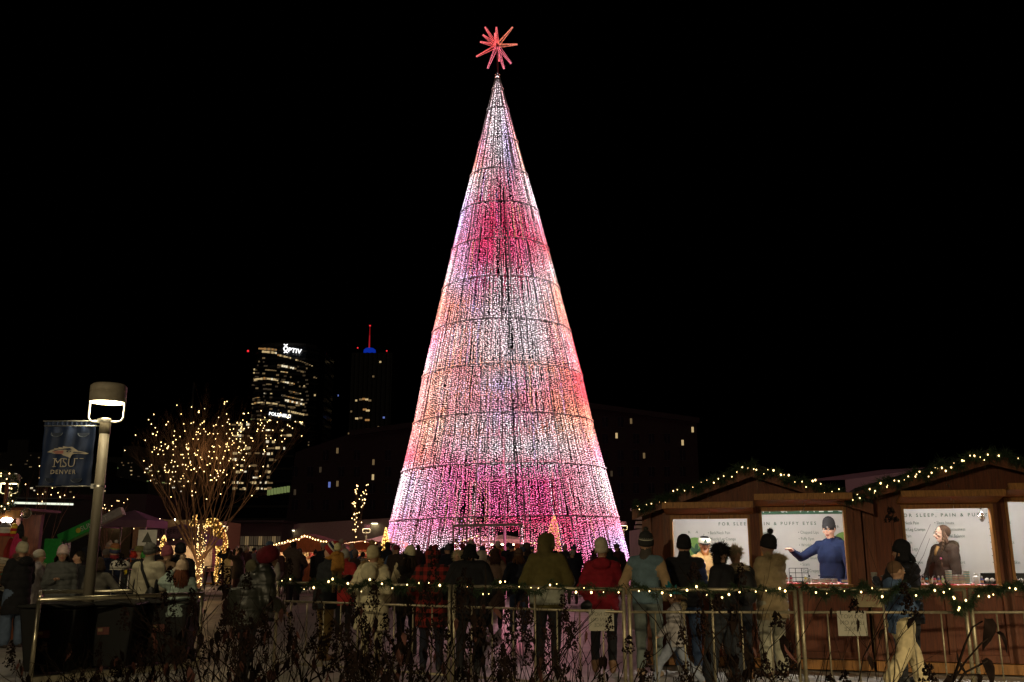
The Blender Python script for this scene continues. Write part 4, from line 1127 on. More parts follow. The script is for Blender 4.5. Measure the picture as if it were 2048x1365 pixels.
# ------------------------------------------------------------------ bare tree dressed with warm lights
bark = mat('bark', (.24, .14, .09), .9, var=.4, scale=12, bump=.6, bscale=40)
def grow(g, p, d, L_, r, lev, r_, spread, up, pts_out, maxlev, kids=(2, 3), wig=.12, sides=4, bend=0.0):
    n = 3; pts = [p]; q = Vector(p); dd = Vector(d)
    for i in range(n):
        dd = (dd + Vector((r_.uniform(-wig, wig), r_.uniform(-wig, wig), r_.uniform(-wig * .4, wig) + up * .3))).normalized()
        q = q + dd * (L_ / n); pts.append(q.copy())
    r1 = r * .62
    g.tube(pts, [r + (r1 - r) * i / n for i in range(n + 1)], sides if lev < 2 else 3, cap=False)
    pts_out.append((lev, pts[1], pts[2], pts[3]))
    if lev >= maxlev: return
    k = r_.randint(*kids)
    for i in range(k):
        a = 2 * math.pi * (i + r_.random()) / k
        x = dd.cross(Vector((0, 0, 1))); x = x.normalized() if x.length > .1 else Vector((1, 0, 0)); y = dd.cross(x)
        s_ = spread * r_.uniform(.6, 1.25)
        nd = (dd * math.cos(s_) + (x * math.cos(a) + y * math.sin(a)) * math.sin(s_)).normalized()
        start = pts[3] if i == 0 else pts[r_.choice((2, 3))]
        grow(g, start, nd, L_ * r_.uniform(.62, .86), r1 * (.95 if i == 0 else .75), lev + 1, r_, spread, up, pts_out, maxlev, kids, wig, sides)
def lit_tree(label, px, Y, H, seed, nb, limbs, crown=1.0, group=None, trunk_lights=60, rmul=1.0, maxlev=6, br=.016, gold=WARM, spread=.42, crown_w=.8):
    r_ = random.Random(seed)
    t = thing('bare_tree', label, 'tree', (at_z(px, Y), Y, 0), 0, group)
    g = Geo(); th = H * .17
    tp = [Vector((0, 0, 0)), Vector((.04, 0, th * .5)), Vector((.0, .02, th))]
    g.tube(tp, [.13 * rmul, .11 * rmul, .10 * rmul], 9)
    g.build('trunk', bark, t, True)
    g = Geo(); out = []
    for i in range(limbs):
        a = 2 * math.pi * (i + .5 * r_.random()) / limbs
        tilt = (r_.uniform(.25, .62) if i % 3 else r_.uniform(.7, 1.0)) * crown
        d = Vector((math.sin(tilt) * math.cos(a), math.sin(tilt) * math.sin(a), math.cos(tilt)))
        grow(g, tp[2] - Vector((0, 0, r_.uniform(0, .35))), d, H * .22, .062 * rmul, 0, r_, spread, .16, out, maxlev, (2, 3), .10)
    zm = max(v[2] for v in g.v); xm = sorted(abs(v[0]) for v in g.v)[int(len(g.v) * .985)]; ym = xm
    kz = (H - th) / (zm - th); kx = (H * .36 * crown_w) / xm
    fix = lambda q: Vector((q[0] * kx, q[1] * kx, th + (q[2] - th) * kz if q[2] > th else q[2]))
    g.v = [fix(v) for v in g.v]; out = [(l_, fix(a), fix(b), fix(c)) for l_, a, b, c in out]
    g.build('crown', bark, t, kind='stuff')
    bm = bulb_mesh(br, gold, 't')
    cand = [q for l_, a, b, c in out if l_ >= 1 for q in (a, c)]
    zm = max(q.z for q in cand); r_.shuffle(cand)
    lo_ = [q for q in cand if q.z < zm * .62]; hi_ = [q for q in cand if q.z >= zm * .62]; cand = lo_[:int(nb * .6)] + hi_[:nb - min(len(lo_), int(nb * .6))]
    pool = [q for l_, a, b, c in out if l_ >= 2 for q in (a, b, c)]; r_.shuffle(pool); got = []; cell = {}
    for q in pool:      # wound evenly through the crown
        k_ = (int(q.x * 3.2 + 50), int(q.z * 3.2)); cell[k_] = cell.get(k_, 0) + 1
        if cell[k_] <= 3: got.append(q)
        if len(got) >= nb: break
    cand = got
    for q in cand: inst('bulb', bm, t, q + Vector((r_.uniform(-.05, .05), -.03, r_.uniform(-.05, .03))))
    P_ = []
    for i in range(trunk_lights):
        z = r_.random() ** 1.2 * th * 1.9; a = r_.uniform(0, 6.28)
        P_.append((.05 + .15 * rmul * math.cos(a) * (1 + z * .1), -.02 - .15 * rmul * abs(math.sin(a)), z))
    leds('trunk_lights', P_, [(1, .66, .26)] * len(P_), br * .9, emit_attr('trunk_light_glow', 6.5), t)
    return t
lit_tree('big bare tree dressed with warm lights, its trunk wrapped in them', 399, 30.0, 7.25, 4, 285, 10, 1.0, trunk_lights=190, rmul=.8, spread=.38, maxlev=7, br=.0125, crown_w=1.0)
for z_, e_ in ((4.6, 45), (1.2, 14)):  # soft lamps added in the crown and at the trunk, in place of the bulbs' light
    ld = bpy.data.lights.new('bare_tree_light', 'POINT'); ld.energy = e_; ld.color = (1.0, .62, .26); ld.shadow_soft_size = .5
    lo = bpy.data.objects.new('bare_tree_light', ld); COL.objects.link(lo); lo.parent = [o for o in bpy.data.objects if o.name == 'bare_tree'][0]; lo.location = (.25, -.6, z_)
lit_tree('thin bare sapling dressed with lights left of the pink light tree', 708, 38.0, 4.3, 8, 60, 3, .22, trunk_lights=50, rmul=.4, maxlev=3, spread=.2, crown_w=.25)
lit_tree('faint bare tree with sparse lights beyond the grey lamp post', 212, 44.0, 4.2, 9, 26, 5, .9, trunk_lights=12, rmul=.5, maxlev=4, spread=.4)
lit_tree('faint bare tree with sparse lights between hat stall and lamp post', 72, 40.0, 5.4, 12, 34, 6, 1.0, trunk_lights=8, rmul=.6, maxlev=3, spread=.45)

# ------------------------------------------------------------------ gold lit sculptures
def gold_shape(name, label, cat, Y, path, widths, n, px0, seed=1):
    """tube-like wire form traced along world points and covered with gold lights"""
    r_ = random.Random(seed)
    P0 = Vector((at_z(px0, Y), Y, 0))
    t = thing(name, label, cat, tuple(P0))
    pts = [at(x, y, Y) - P0 for x, y in path]
    pw = [w * Y / F / 2 for w in widths]
    g = Geo(); g.tube(pts, [w * .93 for w in pw], 14); g.build('body', mat('gold_mesh', (.55, .33, .06), .6, .3), t, True)
    L_ = [(pts[i + 1] - pts[i]).length for i in range(len(pts) - 1)]; tot = sum(L_)
    P_ = []; C_ = []
    for i in range(n):
        d = r_.random() * tot; k = 0
        while k < len(L_) - 1 and d > L_[k]: d -= L_[k]; k += 1
        u = min(1, d / L_[k]); p = pts[k].lerp(pts[k + 1], u); w = pw[k] + (pw[k + 1] - pw[k]) * u
        dd = (pts[k + 1] - pts[k]).normalized(); x = dd.cross(Vector((0, 1, 0))).normalized(); y = dd.cross(x)
        a = r_.uniform(0, 6.283)
        P_.append(p + (x * math.cos(a) + y * math.sin(a)) * w * 1.02); C_.append(np.array((1, .60, .17)) * r_.uniform(.5, 1.6))
    leds('gold_lights', P_, C_, .019, emit_attr('gold_led_glow', 3.0), t)
    return t, P0
ga, gp = gold_shape('crescent_sculpture', 'tall gold lit crescent standing right of the bare tree trunk', 'light sculpture', 46.0,
           [(408, 1060), (412, 1048), (421, 1043), (431, 1048), (438, 1062), (443, 1082), (444, 1102), (441, 1122), (436, 1142), (429, 1164)], [3, 12, 15, 19, 22, 23, 21, 18, 13, 6], 620, 430)
g = Geo(); b0 = gnd(410, 1172) ; 
g.bar((-.9, .1, 0), (-.1, .1, 1.0), .14, .05); g.bar((-.9, .1, .03), (.35, .1, .03), .08, .06); g.bar((-.1, .1, .95), (.35, .1, 0), .06, .05); g.build('brace', mat('gold_mesh', (.55, .33, .06), .6, .3), ga)
gold_shape('crescent_sculpture', 'gold lit crescent partly hidden left of the bare tree trunk', 'light sculpture', 46.0,
           [(391, 1030), (388, 1045), (381, 1062), (375, 1078), (373, 1095), (376, 1115), (383, 1140), (392, 1164)], [6, 12, 15, 17, 18, 18, 13, 6], 480, 380, 2)
gold_shape('cone_tree', 'gold lit cone tree just left of the pink light tree', 'christmas tree', 40.0, [(772, 1056), (772, 1070), (771, 1085), (770, 1102), (769, 1140), (769, 1172)], [2, 8, 14, 18, 28, 36], 640, 770, 3)
gold_shape('cone_tree', 'small gold lit cone tree before the purple glass tent', 'christmas tree', 36.0, [(328, 1071), (328, 1078), (327, 1086), (327, 1130), (327, 1180)], [2, 7, 11, 20, 26], 300, 327, 4)
gold_shape('cone_tree', 'gold lit cone tree seen through the foot of the light tree', 'christmas tree', 66.0, [(1108, 1030), (1108, 1050), (1107, 1075), (1106, 1100), (1105, 1146)], [2, 14, 24, 32, 46], 600, 1106, 5)
gold_shape('lit_bush', 'tiny bundle of lights beside the grey lamp post', 'light sculpture', 34.0, [(194, 1098), (195, 1106), (196, 1114), (196, 1150), (196, 1184)], [4, 7, 5, 3, 2], 60, 195, 6)

# ------------------------------------------------------------------ distant market stalls
stall_red = mat('stall_red_wood', (.30, .075, .03), .7, kind='wood')
int_glow = emit('stall_interior_lamp', (1.0, .78, .45), 45.0)
def stall(label, px, Y, Wd, pz_peak, pz_eave, lit, seed, bulbs=22, shelfcol=((.5, .2, .1), (.6, .5, .3), (.35, .1, .1)), group=None):
    r_ = random.Random(seed)
    X = at_z(px, Y); t = thing('market_stall', label, 'market stall', (X, Y, 0))
    ze, zp = at(px, pz_eave, Y).z, at(px, pz_peak, Y).z
    D = 2.4
    Geo().box(-Wd / 2, Wd / 2, 0, .06, 0, 1.0).build('counter_front', stall_red, t)
    for x_ in (-Wd / 2 + .06, -Wd * .28, Wd / 2 - .06): Geo().box(x_ - .06, x_ + .06, .07, .19, 0, ze).build('post', stall_red, t)
    g = Geo(); g.prism([(-Wd / 2, ze - .25), (Wd / 2, ze - .25), (Wd / 2, ze), (0, zp), (-Wd / 2, ze)], -.02, .05); g.build('gable', stall_red, t)
    for a, b in (((-Wd / 2 - .15, ze - .03), (0, zp + .05)), ((0, zp + .05), (Wd / 2 + .15, ze - .03))):
        g = Geo(); g.prism([a, b, (b[0], b[1] + .06), (a[0], a[1] + .06)], -.5, D + .2); g.build('roof', mat('stall_roof', (.12, .05, .035), .8), t)
    Geo().box(-Wd / 2, Wd / 2, D - .05, D, 0, ze).build('back_wall', mat('stall_lit_wall', (.62, .45, .3), .8), t)
    for x_ in (-Wd / 2, Wd / 2 - .05): Geo().box(x_, x_ + .05, .2, D - .06, 0, ze - .02).build('side_wall', mat('stall_lit_wall', (.62, .45, .3), .8), t)
    for z_ in (1.25, 1.55, 1.85):
        Geo().box(-Wd / 2 + .15, Wd / 2 - .15, D - .35, D - .06, z_, z_ + .025).build('shelf', stall_red, t)
        g = Geo()
        x_ = -Wd / 2 + .2
        while x_ < Wd / 2 - .25:
            w_ = r_.uniform(.04, .12); g.m = r_.randint(0, 2); g.box(x_, x_ + w_, D - .3, D - .15, z_ + .026, z_ + r_.uniform(.1, .24)); x_ += w_ + r_.uniform(.01, .06)
        g.build('goods', [mat('goods_%d' % i, c, .6) for i, c in enumerate(((.5, .2, .1), (.6, .5, .3), (.35, .06, .06)))], t, kind='stuff')
    if lit: Geo().box(-Wd * .4, Wd * .4, .5, .7, ze - .12, ze - .08).build('ceiling_lamp', int_glow, t)
    bm = bulb_mesh(.028, WARM, 's')
    for i in range(bulbs):
        u = -1 + 2 * (i + .5) / bulbs; z_ = zp + (ze - zp) * abs(u) + .03 - .06 * abs(math.sin(i * 1.1))
        inst('bulb', bm, t, (u * (Wd / 2 + .1), -.54, z_ + r_.uniform(-.04, .04)))
    return t
stall('red wooden stall with a light-edged gable and warm shelves of goods', 615, 44.0, 3.1, 1073, 1094, True, 1, 26)
stall('red wooden stall with white lit openings right of the gabled one', 722, 47.0, 2.9, 1084, 1090, True, 2, 6)
stall('garlanded stall seen through the doorway of the light tree', 1022, 72.0, 4.2, 1076, 1090, True, 3, 16)
stall('lit stall seen through the doorway curtain of the light tree', 958, 70.0, 4.2, 1072, 1092, True, 4, 14)
purple_t = mat('purple_canvas', (.19, .10, .17), .8, var=.12, scale=1.5)
gt = gable_tent('market_tent', 'purple tent printed with dark letters behind the bare tree', 'tent', at_z(340, 40), 40, 2.9, 2.4, at(340, 1078, 40).z, at(340, 1046, 40).z, purple_t)
fz = at(340, 1056, 40).z; fz2 = at(340, 1076, 40).z
Geo().box(-1.35, 1.25, -.06, -.03, fz2, fz).build('sign_panel', purple_t, gt)
pt = mat('dark_print', (.05, .03, .06), .8)
lettering("SWEET'S", .26, pt, gt, (-.5, -.07, fz - .24), space=1.1)
lettering('GLASS', .30, pt, gt, (-.95, -.07, fz2 + .04), space=1.15)
g = Geo()
Geo().box(-1.2, 1.2, 1.8, 1.9, .8, 2.0).build('back_wall', mat('stall_lit_wall', (.62, .45, .3), .8), gt)
Geo().box(-1.1, 1.1, .6, .7, 2.0, 2.04).build('ceiling_lamp', int_glow, gt)
garland('garland', 'dark garland hung along the front of the purple glass tent', [gt.location + Vector((-1.4, -.1, fz2 - .02)), gt.location + Vector((0, -.1, fz2 - .08)), gt.location + Vector((1.4, -.1, fz2 - .02))], bulbs=10, dens=500, nb_r=.018, seed=30)
gable_tent('market_tent', 'purple peaked tent left of the buff wall', 'tent', at_z(238, 36), 36, 1.9, 2.2, at(238, 1040, 36).z, at(238, 1018, 36).z, purple_t)
gable_tent('market_tent', 'white peaked tent glowing cream left of the light tree', 'tent', at_z(757, 50), 50, 2.6, 2.6, at(757, 1086, 50).z, at(757, 1071, 50).z, mat('tent_cream', (.75, .68, .5), .7))
w2t = gable_tent('market_tent', 'cream tent seen through the light tree doorway', 'tent', at_z(1005, 64), 64, 3.6, 2.6, at(1005, 1079, 64).z, at(1005, 1069, 64).z, mat('tent_cream', (.75, .68, .5), .7))
for t_ in [o for o in bpy.data.objects if o.get('label', '').startswith(('white peaked', 'cream tent'))]:
    Geo().box(-.8, .8, .9, 1.0, 2.0, 2.05).build('ceiling_lamp', int_glow, t_)
    Geo().box(-1.0, 1.0, -.9, -.8, .9, .95).build('table', stall_red, t_)

# green boom lift
lift = thing('boom_lift', 'green boom lift with its arm raised to the right behind the lamp post', 'boom lift', (at_z(112, 30), 30, 0))
grn = mat('lift_green', (.02, .36, .06), .45, spec=.5); grey_l = mat('lift_grey', (.32, .3, .33), .5)
def lp(px, py): p = at(px, py, 30); return Vector((p.x - lift.location.x, 0, p.z))
a, b, c_ = lp(122, 1080), lp(196, 1046), lp(246, 1022)
Geo().bar(a, b, .34, .36, (0, 1, 0)).build('boom', grn, lift, bevel=.02)
Geo().bar(b, c_, .26, .28, (0, 1, 0)).build('boom_extension', grey_l, lift, bevel=.02)
Geo().box(-.25, .28, -.35, .35, .94, lp(110, 1078).z).build('turret', grn, lift, bevel=.03)
Geo().box(-.7, .6, -.7, .7, .35, .95).build('chassis', grn, lift, bevel=.04)
g = Geo()
for k_ in range(5): g.tube([a + Vector((-.1 + .08 * k_, -.2, .0)), a + Vector((.0 + .1 * k_, -.26, -.25)), a + Vector((-.25 + .1 * k_, -.2, -.5))], .018, 5)
g.build('hoses', black_pl, lift, kind='stuff')
for x_, y_ in ((-.5, -.75), (.5, -.75), (-.5, .75), (.5, .75)):
    Geo().lathe([(.36, -.12), (.4, -.08), (.4, .08), (.36, .12)], (x_, y_, .4), 16, Matrix.Rotation(R(90), 3, 'X')).build('wheel', black_pl, lift)
dv = (b - a).normalized(); ang = -math.atan2(dv.z, dv.x)
lettering('SUNBELT', .22, mat('lift_white', (.6, .6, .6), .6), lift, a.lerp(b, .62) + Vector((0, -.19, -.08)), (R(90), ang, 0))
g = Geo(); q = a.lerp(b, .54) + Vector((0, -.19, 0)); g.add([(q.x + .08 * math.cos(t_), q.y, q.z + .08 * math.sin(t_)) for t_ in [2 * math.pi * k_ / 16 for k_ in range(16)]], [tuple(range(16))]); g.build('emblem', mat('lift_yellow', (.6, .5, .05), .6), lift)

# ------------------------------------------------------------------ hat stall at the left edge
HS = 15.8
hx = at_z(8, HS)
hs = thing('hat_stall', 'knitwear stall at the left edge with a lit board roof', 'market stall', (hx, HS, 0))
def hp(px, py, dy=0.0): p = at(px, py, HS + dy); return Vector((p.x - hx, dy, p.z))
p0, p1 = hp(-60, 1036), hp(42, 1026)
Geo().box(p0.x, p1.x, -.02, .04, p1.z - .09, p1.z + .04).build('roof_board', wood_lt, hs)
Geo().box(p0.x, p1.x, .05, 1.4, p1.z + .05, p1.z + .09).build('roof', wood_red, hs)
Geo().box(p1.x - .09, p1.x - .02, .05, .12, 0, p1.z + .04).build('post', wood_red, hs)
Geo().box(p0.x, p1.x - .1, .9, 1.0, 0, p1.z).build('back_wall', wood_red, hs)
Geo().box(p0.x, p1.x + .05, -.15, .6, .55, .6).build('table', wood_red, hs)
tp_ = hp(14, 1038)
Geo().ell((tp_.x, .0, tp_.z - .02), (.10, .05, .045), 10, 8).build('lamp_bulb', emit('hat_stall_bulb_glow', (1, .93, .8), 45.0), hs)
def knit(name, label, px, py, wpx, hpx, cols, pom=None, dy=-.05, cat='hat'):
    c = at(px, py, HS + dy); w = wpx * HS / F / 2; h = hpx * HS / F
    t = thing(name, label, cat, (c.x, c.y, c.z))
    ms = [cloth(q) for q in cols]; nb_ = len(cols)
    for i in range(nb_):
        u0, u1 = i / nb_, (i + .98) / nb_
        pr = []
        for k_ in range(4):
            u = u0 + (u1 - u0) * k_ / 3; rr = w * math.sqrt(max(.02, 1 - max(0, u - .25) ** 2 / .5625)) ; pr.append((rr, -h / 2 + h * u))
        Geo().lathe(pr, n=20, rib=.03, ribn=10).build('knit_band', ms[i], t, True)
    if pom: fluff(t, Vector((0, 0, h / 2 + w * .25)), w * .38, cloth(pom), 'pompom')
    return t
def fluff(parent, c, r, m, name='fur', n=420, sq=(1, 1, 1), seed=5, thin=.10):
    r_ = random.Random(seed); vs = []; fs = []
    for i in range(n):
        z = r_.uniform(-1, 1); a = r_.uniform(0, 6.283); s_ = math.sqrt(1 - z * z)
        d = Vector((s_ * math.cos(a) * sq[0], s_ * math.sin(a) * sq[1], z * sq[2]))
        p0 = c + d * r * .45; p1 = c + d * r * r_.uniform(.85, 1.15)
        w = d.cross(Vector((r_.random() - .5, r_.random() - .5, r_.random() - .5))).normalized() * r * thin
        k_ = len(vs); vs += [p0 - w, p0 + w, p1]; fs.append((k_, k_ + 1, k_ + 2))
    g = Geo(); g.add(vs, fs); g.ell(c, [r * .7 * q for q in sq], 10, 7)
    return g.build(name, m, parent)
cr, rd, bk, yl, wh, gy, pk, gn = (.5, .45, .36), (.38, .02, .03), (.015, .015, .018), (.6, .38, .03), (.55, .53, .5), (.12, .12, .13), (.42, .03, .10), (.04, .2, .13)
knit('knit_hat', 'grey, white and red patterned knit hat hanging at the stall front', 10, 1058, 26, 28, [rd, wh, wh, gy, gy])
knit('knit_hat', 'yellow and red checked knit hat hanging beside the patterned one', 29, 1060, 14, 26, [rd, yl, rd, yl, yl])
knit('knit_hat', 'black knit hat with pompom hanging at the stall post', 41, 1062, 14, 30, [bk, bk], bk)
knit('knit_hat', 'orange striped knit hat lying low at the stall front', 30, 1118, 18, 18, [rd, yl, rd, (.5, .2, .03)])
def drape(label, name, px, py, wpx, hpx, m, seed, cat='scarf', dy=-.1):
    """hanging knitted cloth gathered at the top"""
    r_ = random.Random(seed); c = at(px, py, HS + dy); w = wpx * HS / F; h = hpx * HS / F
    t = thing(name, label, cat, (c.x, c.y, c.z)); n, k_ = 14, 10; vs = []; fs = []; ph = r_.uniform(0, 6)
    for j in range(k_ + 1):
        v = j / k_; ww = w * (.25 + .75 * min(1, v * 1.8))
        for i in range(n + 1):
            u = i / n - .5; vs.append((u * ww, -.03 * math.sin(u * 22 + ph) * (1 - v * .3), h / 2 - h * v + .02 * math.sin(u * 15 + ph)))
    for j in range(k_):
        for i in range(n): fs.append((j * (n + 1) + i, (j + 1) * (n + 1) + i, (j + 1) * (n + 1) + i + 1, j * (n + 1) + i + 1))
    g = Geo(); g.add(vs, fs); o = g.build('knit_cloth', m, t, True); so = o.modifiers.new('t', 'SOLIDIFY'); so.thickness = .012
    return t
drape('crimson pink scarf hanging on the stall post', 'scarf', 33, 1092, 20, 44, cloth(pk), 1)
drape('long crimson scarf end below the pink one', 'scarf', 37, 1120, 9, 30, cloth(pk), 2)
drape('dark red scarf hanging behind the pink one', 'scarf', 20, 1100, 22, 40, cloth((.22, .02, .02)), 3, dy=.0)
for i, (px_, py_, c, lab) in enumerate(((6, 1122, cr, 'cream knitted scarf folded on top of the stall pile'), (8, 1134, (.4, .3, .2), 'tan knitted scarf in the upper part of the stall pile'), (18, 1147, gn, 'green knitted scarf bulging out of the stall pile'), (6, 1163, (.2, .1, .07), 'brown patterned scarf low in the stall pile'), (18, 1176, (.25, .23, .2), 'grey patterned scarf low in the stall pile'), (8, 1190, bk, 'black knitted scarf at the bottom of the stall pile'))):
    c0 = at(px_, py_, HS - .15); t = thing('folded_scarf', lab, 'scarf', tuple(c0), rnd.uniform(-.3, .3))
    g = Geo()
    for k_ in range(4): g.ell((rnd.uniform(-.05, .05), rnd.uniform(-.04, .04), -.05 + .026 * k_), (.15, .1, .022), 14, 6, Matrix.Rotation(rnd.uniform(-.25, .25), 3, 'Y'))
    g.build('folds', cloth(c), t, True)
Geo().box(p0.x, p1.x - .02, -.12, .5, .61, 1.02).build('display_box', mat('display_dark', (.03, .025, .02), .9), hs)
gl = at(52, 1027, HS - .1)
t = thing('glass_globe', 'clear glass globe ornament at the stall roof corner', 'ornament', tuple(gl))
gm = mat('clear_globe', (.8, .75, .6), .08, spec=.6); gm.node_tree.nodes['Principled BSDF'].inputs['Transmission Weight'].default_value = .9
Geo().ell((0, 0, 0), .085, 20, 14).build('globe', gm, t, True)
Geo().tube([(.087 * math.cos(a), 0, .087 * math.sin(a)) for a in [2 * math.pi * k_ / 24 for k_ in range(25)]], .004, 5).build('rim', steel, t)
wr = at(2, 985, HS - .15)
Geo().bar((wr.x - hx + .02, .0, hp(0, 1030).z), (wr.x - hx + .02, -.02, wr.z + .2), .05).build('wreath_post', wood_red, hs)
t = thing('wreath', 'big green wreath with warm lights at the left picture edge', 'wreath', tuple(wr))
r_ = random.Random(4); vs = []; fs = []
for i in range(2600):
    a = r_.uniform(0, 6.283); b = r_.uniform(0, 6.283); Rr, rr = .24, .10
    c = Vector((math.cos(a) * Rr, 0, math.sin(a) * Rr * 1.2)); d = Vector((math.cos(a) * math.cos(b), math.sin(b), math.sin(a) * math.cos(b)))
    p0_, p1_ = c + d * rr * .4, c + d * rr * r_.uniform(.8, 1.3) + Vector((-math.sin(a), 0, math.cos(a))) * r_.uniform(-.05, .05); w = d.cross(Vector((r_.random(), r_.random(), r_.random()))).normalized() * .004
    k_ = len(vs); vs += [p0_ - w, p0_ + w, p1_]; fs.append((k_, k_ + 1, k_ + 2))
g = Geo(); g.add(vs, fs); g.build('needles', fir, t, kind='stuff')
bm = bulb_mesh(.009, WARM, 'w')
for i in range(26):
    a = i * .2417 * 1.0 + .1; inst('bulb', bm, t, (math.cos(a) * .24 + r_.uniform(-.05, .05), -.11, math.sin(a) * .29 + r_.uniform(-.05, .05)))

# ------------------------------------------------------------------ railing pen with three wheelie bins
RP = thing('bin_pen', 'tubular steel railing pen around the black bins', 'railing', (at_z(240, 11.4), 11.4, 0))
rail_m = mat('pen_rail', (.50, .46, .34), .28, .9, var=.25, scale=14, bump=.06)
def rp(px, py, Y): p = at(px, py, Y); return Vector((p.x - RP.location.x, Y - 11.4, p.z))
fl_, fr_ = rp(78, 1204, 11.0), rp(405, 1186, 12.6)
bl_, br_ = rp(80, 1187, 13.2), rp(404, 1183, 13.9)
fl_.z = fr_.z = .93; bl_.z = br_.z = .93
for nm, a, b in (('front_rail', fl_, fr_), ('rear_rail', bl_, br_), ('side_rail', fl_, bl_), ('side_rail', fr_, br_)):
    Geo().tube([a, b], .026, 12).build(nm, rail_m, RP, True)
for a in (fl_, fr_, bl_, br_):
    Geo().tube([Vector((a.x, a.y, 0)), Vector((a.x, a.y, .915))], .024, 12).build('post', rail_m, RP, True)
Geo().bar((fl_.x, fl_.y, .05), (fr_.x, fr_.y, .05), .05, .07).build('kick_plate', rail_m, RP)
Geo().bar((fl_.x, fl_.y, .05), (bl_.x, bl_.y, .05), .05, .07).build('kick_plate', rail_m, RP)
g = Geo(); g.quad((fl_.x, fl_.y + .02, .09), (bl_.x, bl_.y, .09), (bl_.x, bl_.y, .88), (fl_.x, fl_.y + .02, .88)); g.build('side_panel', mat('pen_dark_panel', (.05, .045, .035), .5, .3), RP)
binm = mat('bin_black', (.006, .0065, .007), .5, spec=.25, bump=.15, bscale=8)
def make_bin(label, px, Y):
    p = at(px, 1110, Y); t = thing('wheelie_bin', label, 'bin', (p.x, Y, 0), 0, 'black wheelie bins in the railing pen')
    g = Geo()
    w0, w1, d0, d1 = .22, .30, .25, .33
    g.add([(-w0, -d0, .06), (w0, -d0, .06), (w0, d0, .06), (-w0, d0, .06), (-w1, -d1, .88), (w1, -d1, .88), (w1, d1, .88), (-w1, d1, .88)], [(0, 3, 2, 1), (4, 5, 6, 7), (0, 1, 5, 4), (1, 2, 6, 5), (2, 3, 7, 6), (3, 0, 4, 7)])
    g.build('body', binm, t, bevel=.02)
    g = Geo(); g.prism([(-.32, .89), (.32, .89), (.31, .925), (.15, .945), (-.15, .945), (-.31, .925)], -.36, .35); g.build('lid', binm, t, bevel=.012)
    Geo().tube([(-.22, .40, .9), (.22, .40, .9)], .014, 8).build('handle', black_pl, t)
    for s_ in (-.24, .24): Geo().lathe([(.09, -.025), (.1, -.02), (.1, .02), (.09, .025)], (s_, .28, .1), 14, Matrix.Rotation(R(90), 3, 'Y')).build('wheel', black_pl, t)
    Geo().box(-.06, .07, -.312, -.306, .50, .60, Matrix.Rotation(R(-3), 4, 'Y')).build('sticker', mat('bin_sticker_red', (.09, .015, .01), .6, scale=30, var=.5), t)
    Geo().box(-.05, .0, -.318, -.313, .545, .585, Matrix.Rotation(R(-3), 4, 'Y')).build('sticker_print', mat('bin_sticker_print', (.22, .15, .07), .6), t)
    t.scale = (1.16, 1, .9)
    return t
for px_, lab in ((132, 'leftmost of the three black wheelie bins in the pen'), (245, 'middle one of the three black wheelie bins in the pen'), (350, 'rightmost of the three black wheelie bins in the pen')):
    make_bin(lab, px_, {132: 12.0, 245: 12.5, 350: 13.0}[px_])

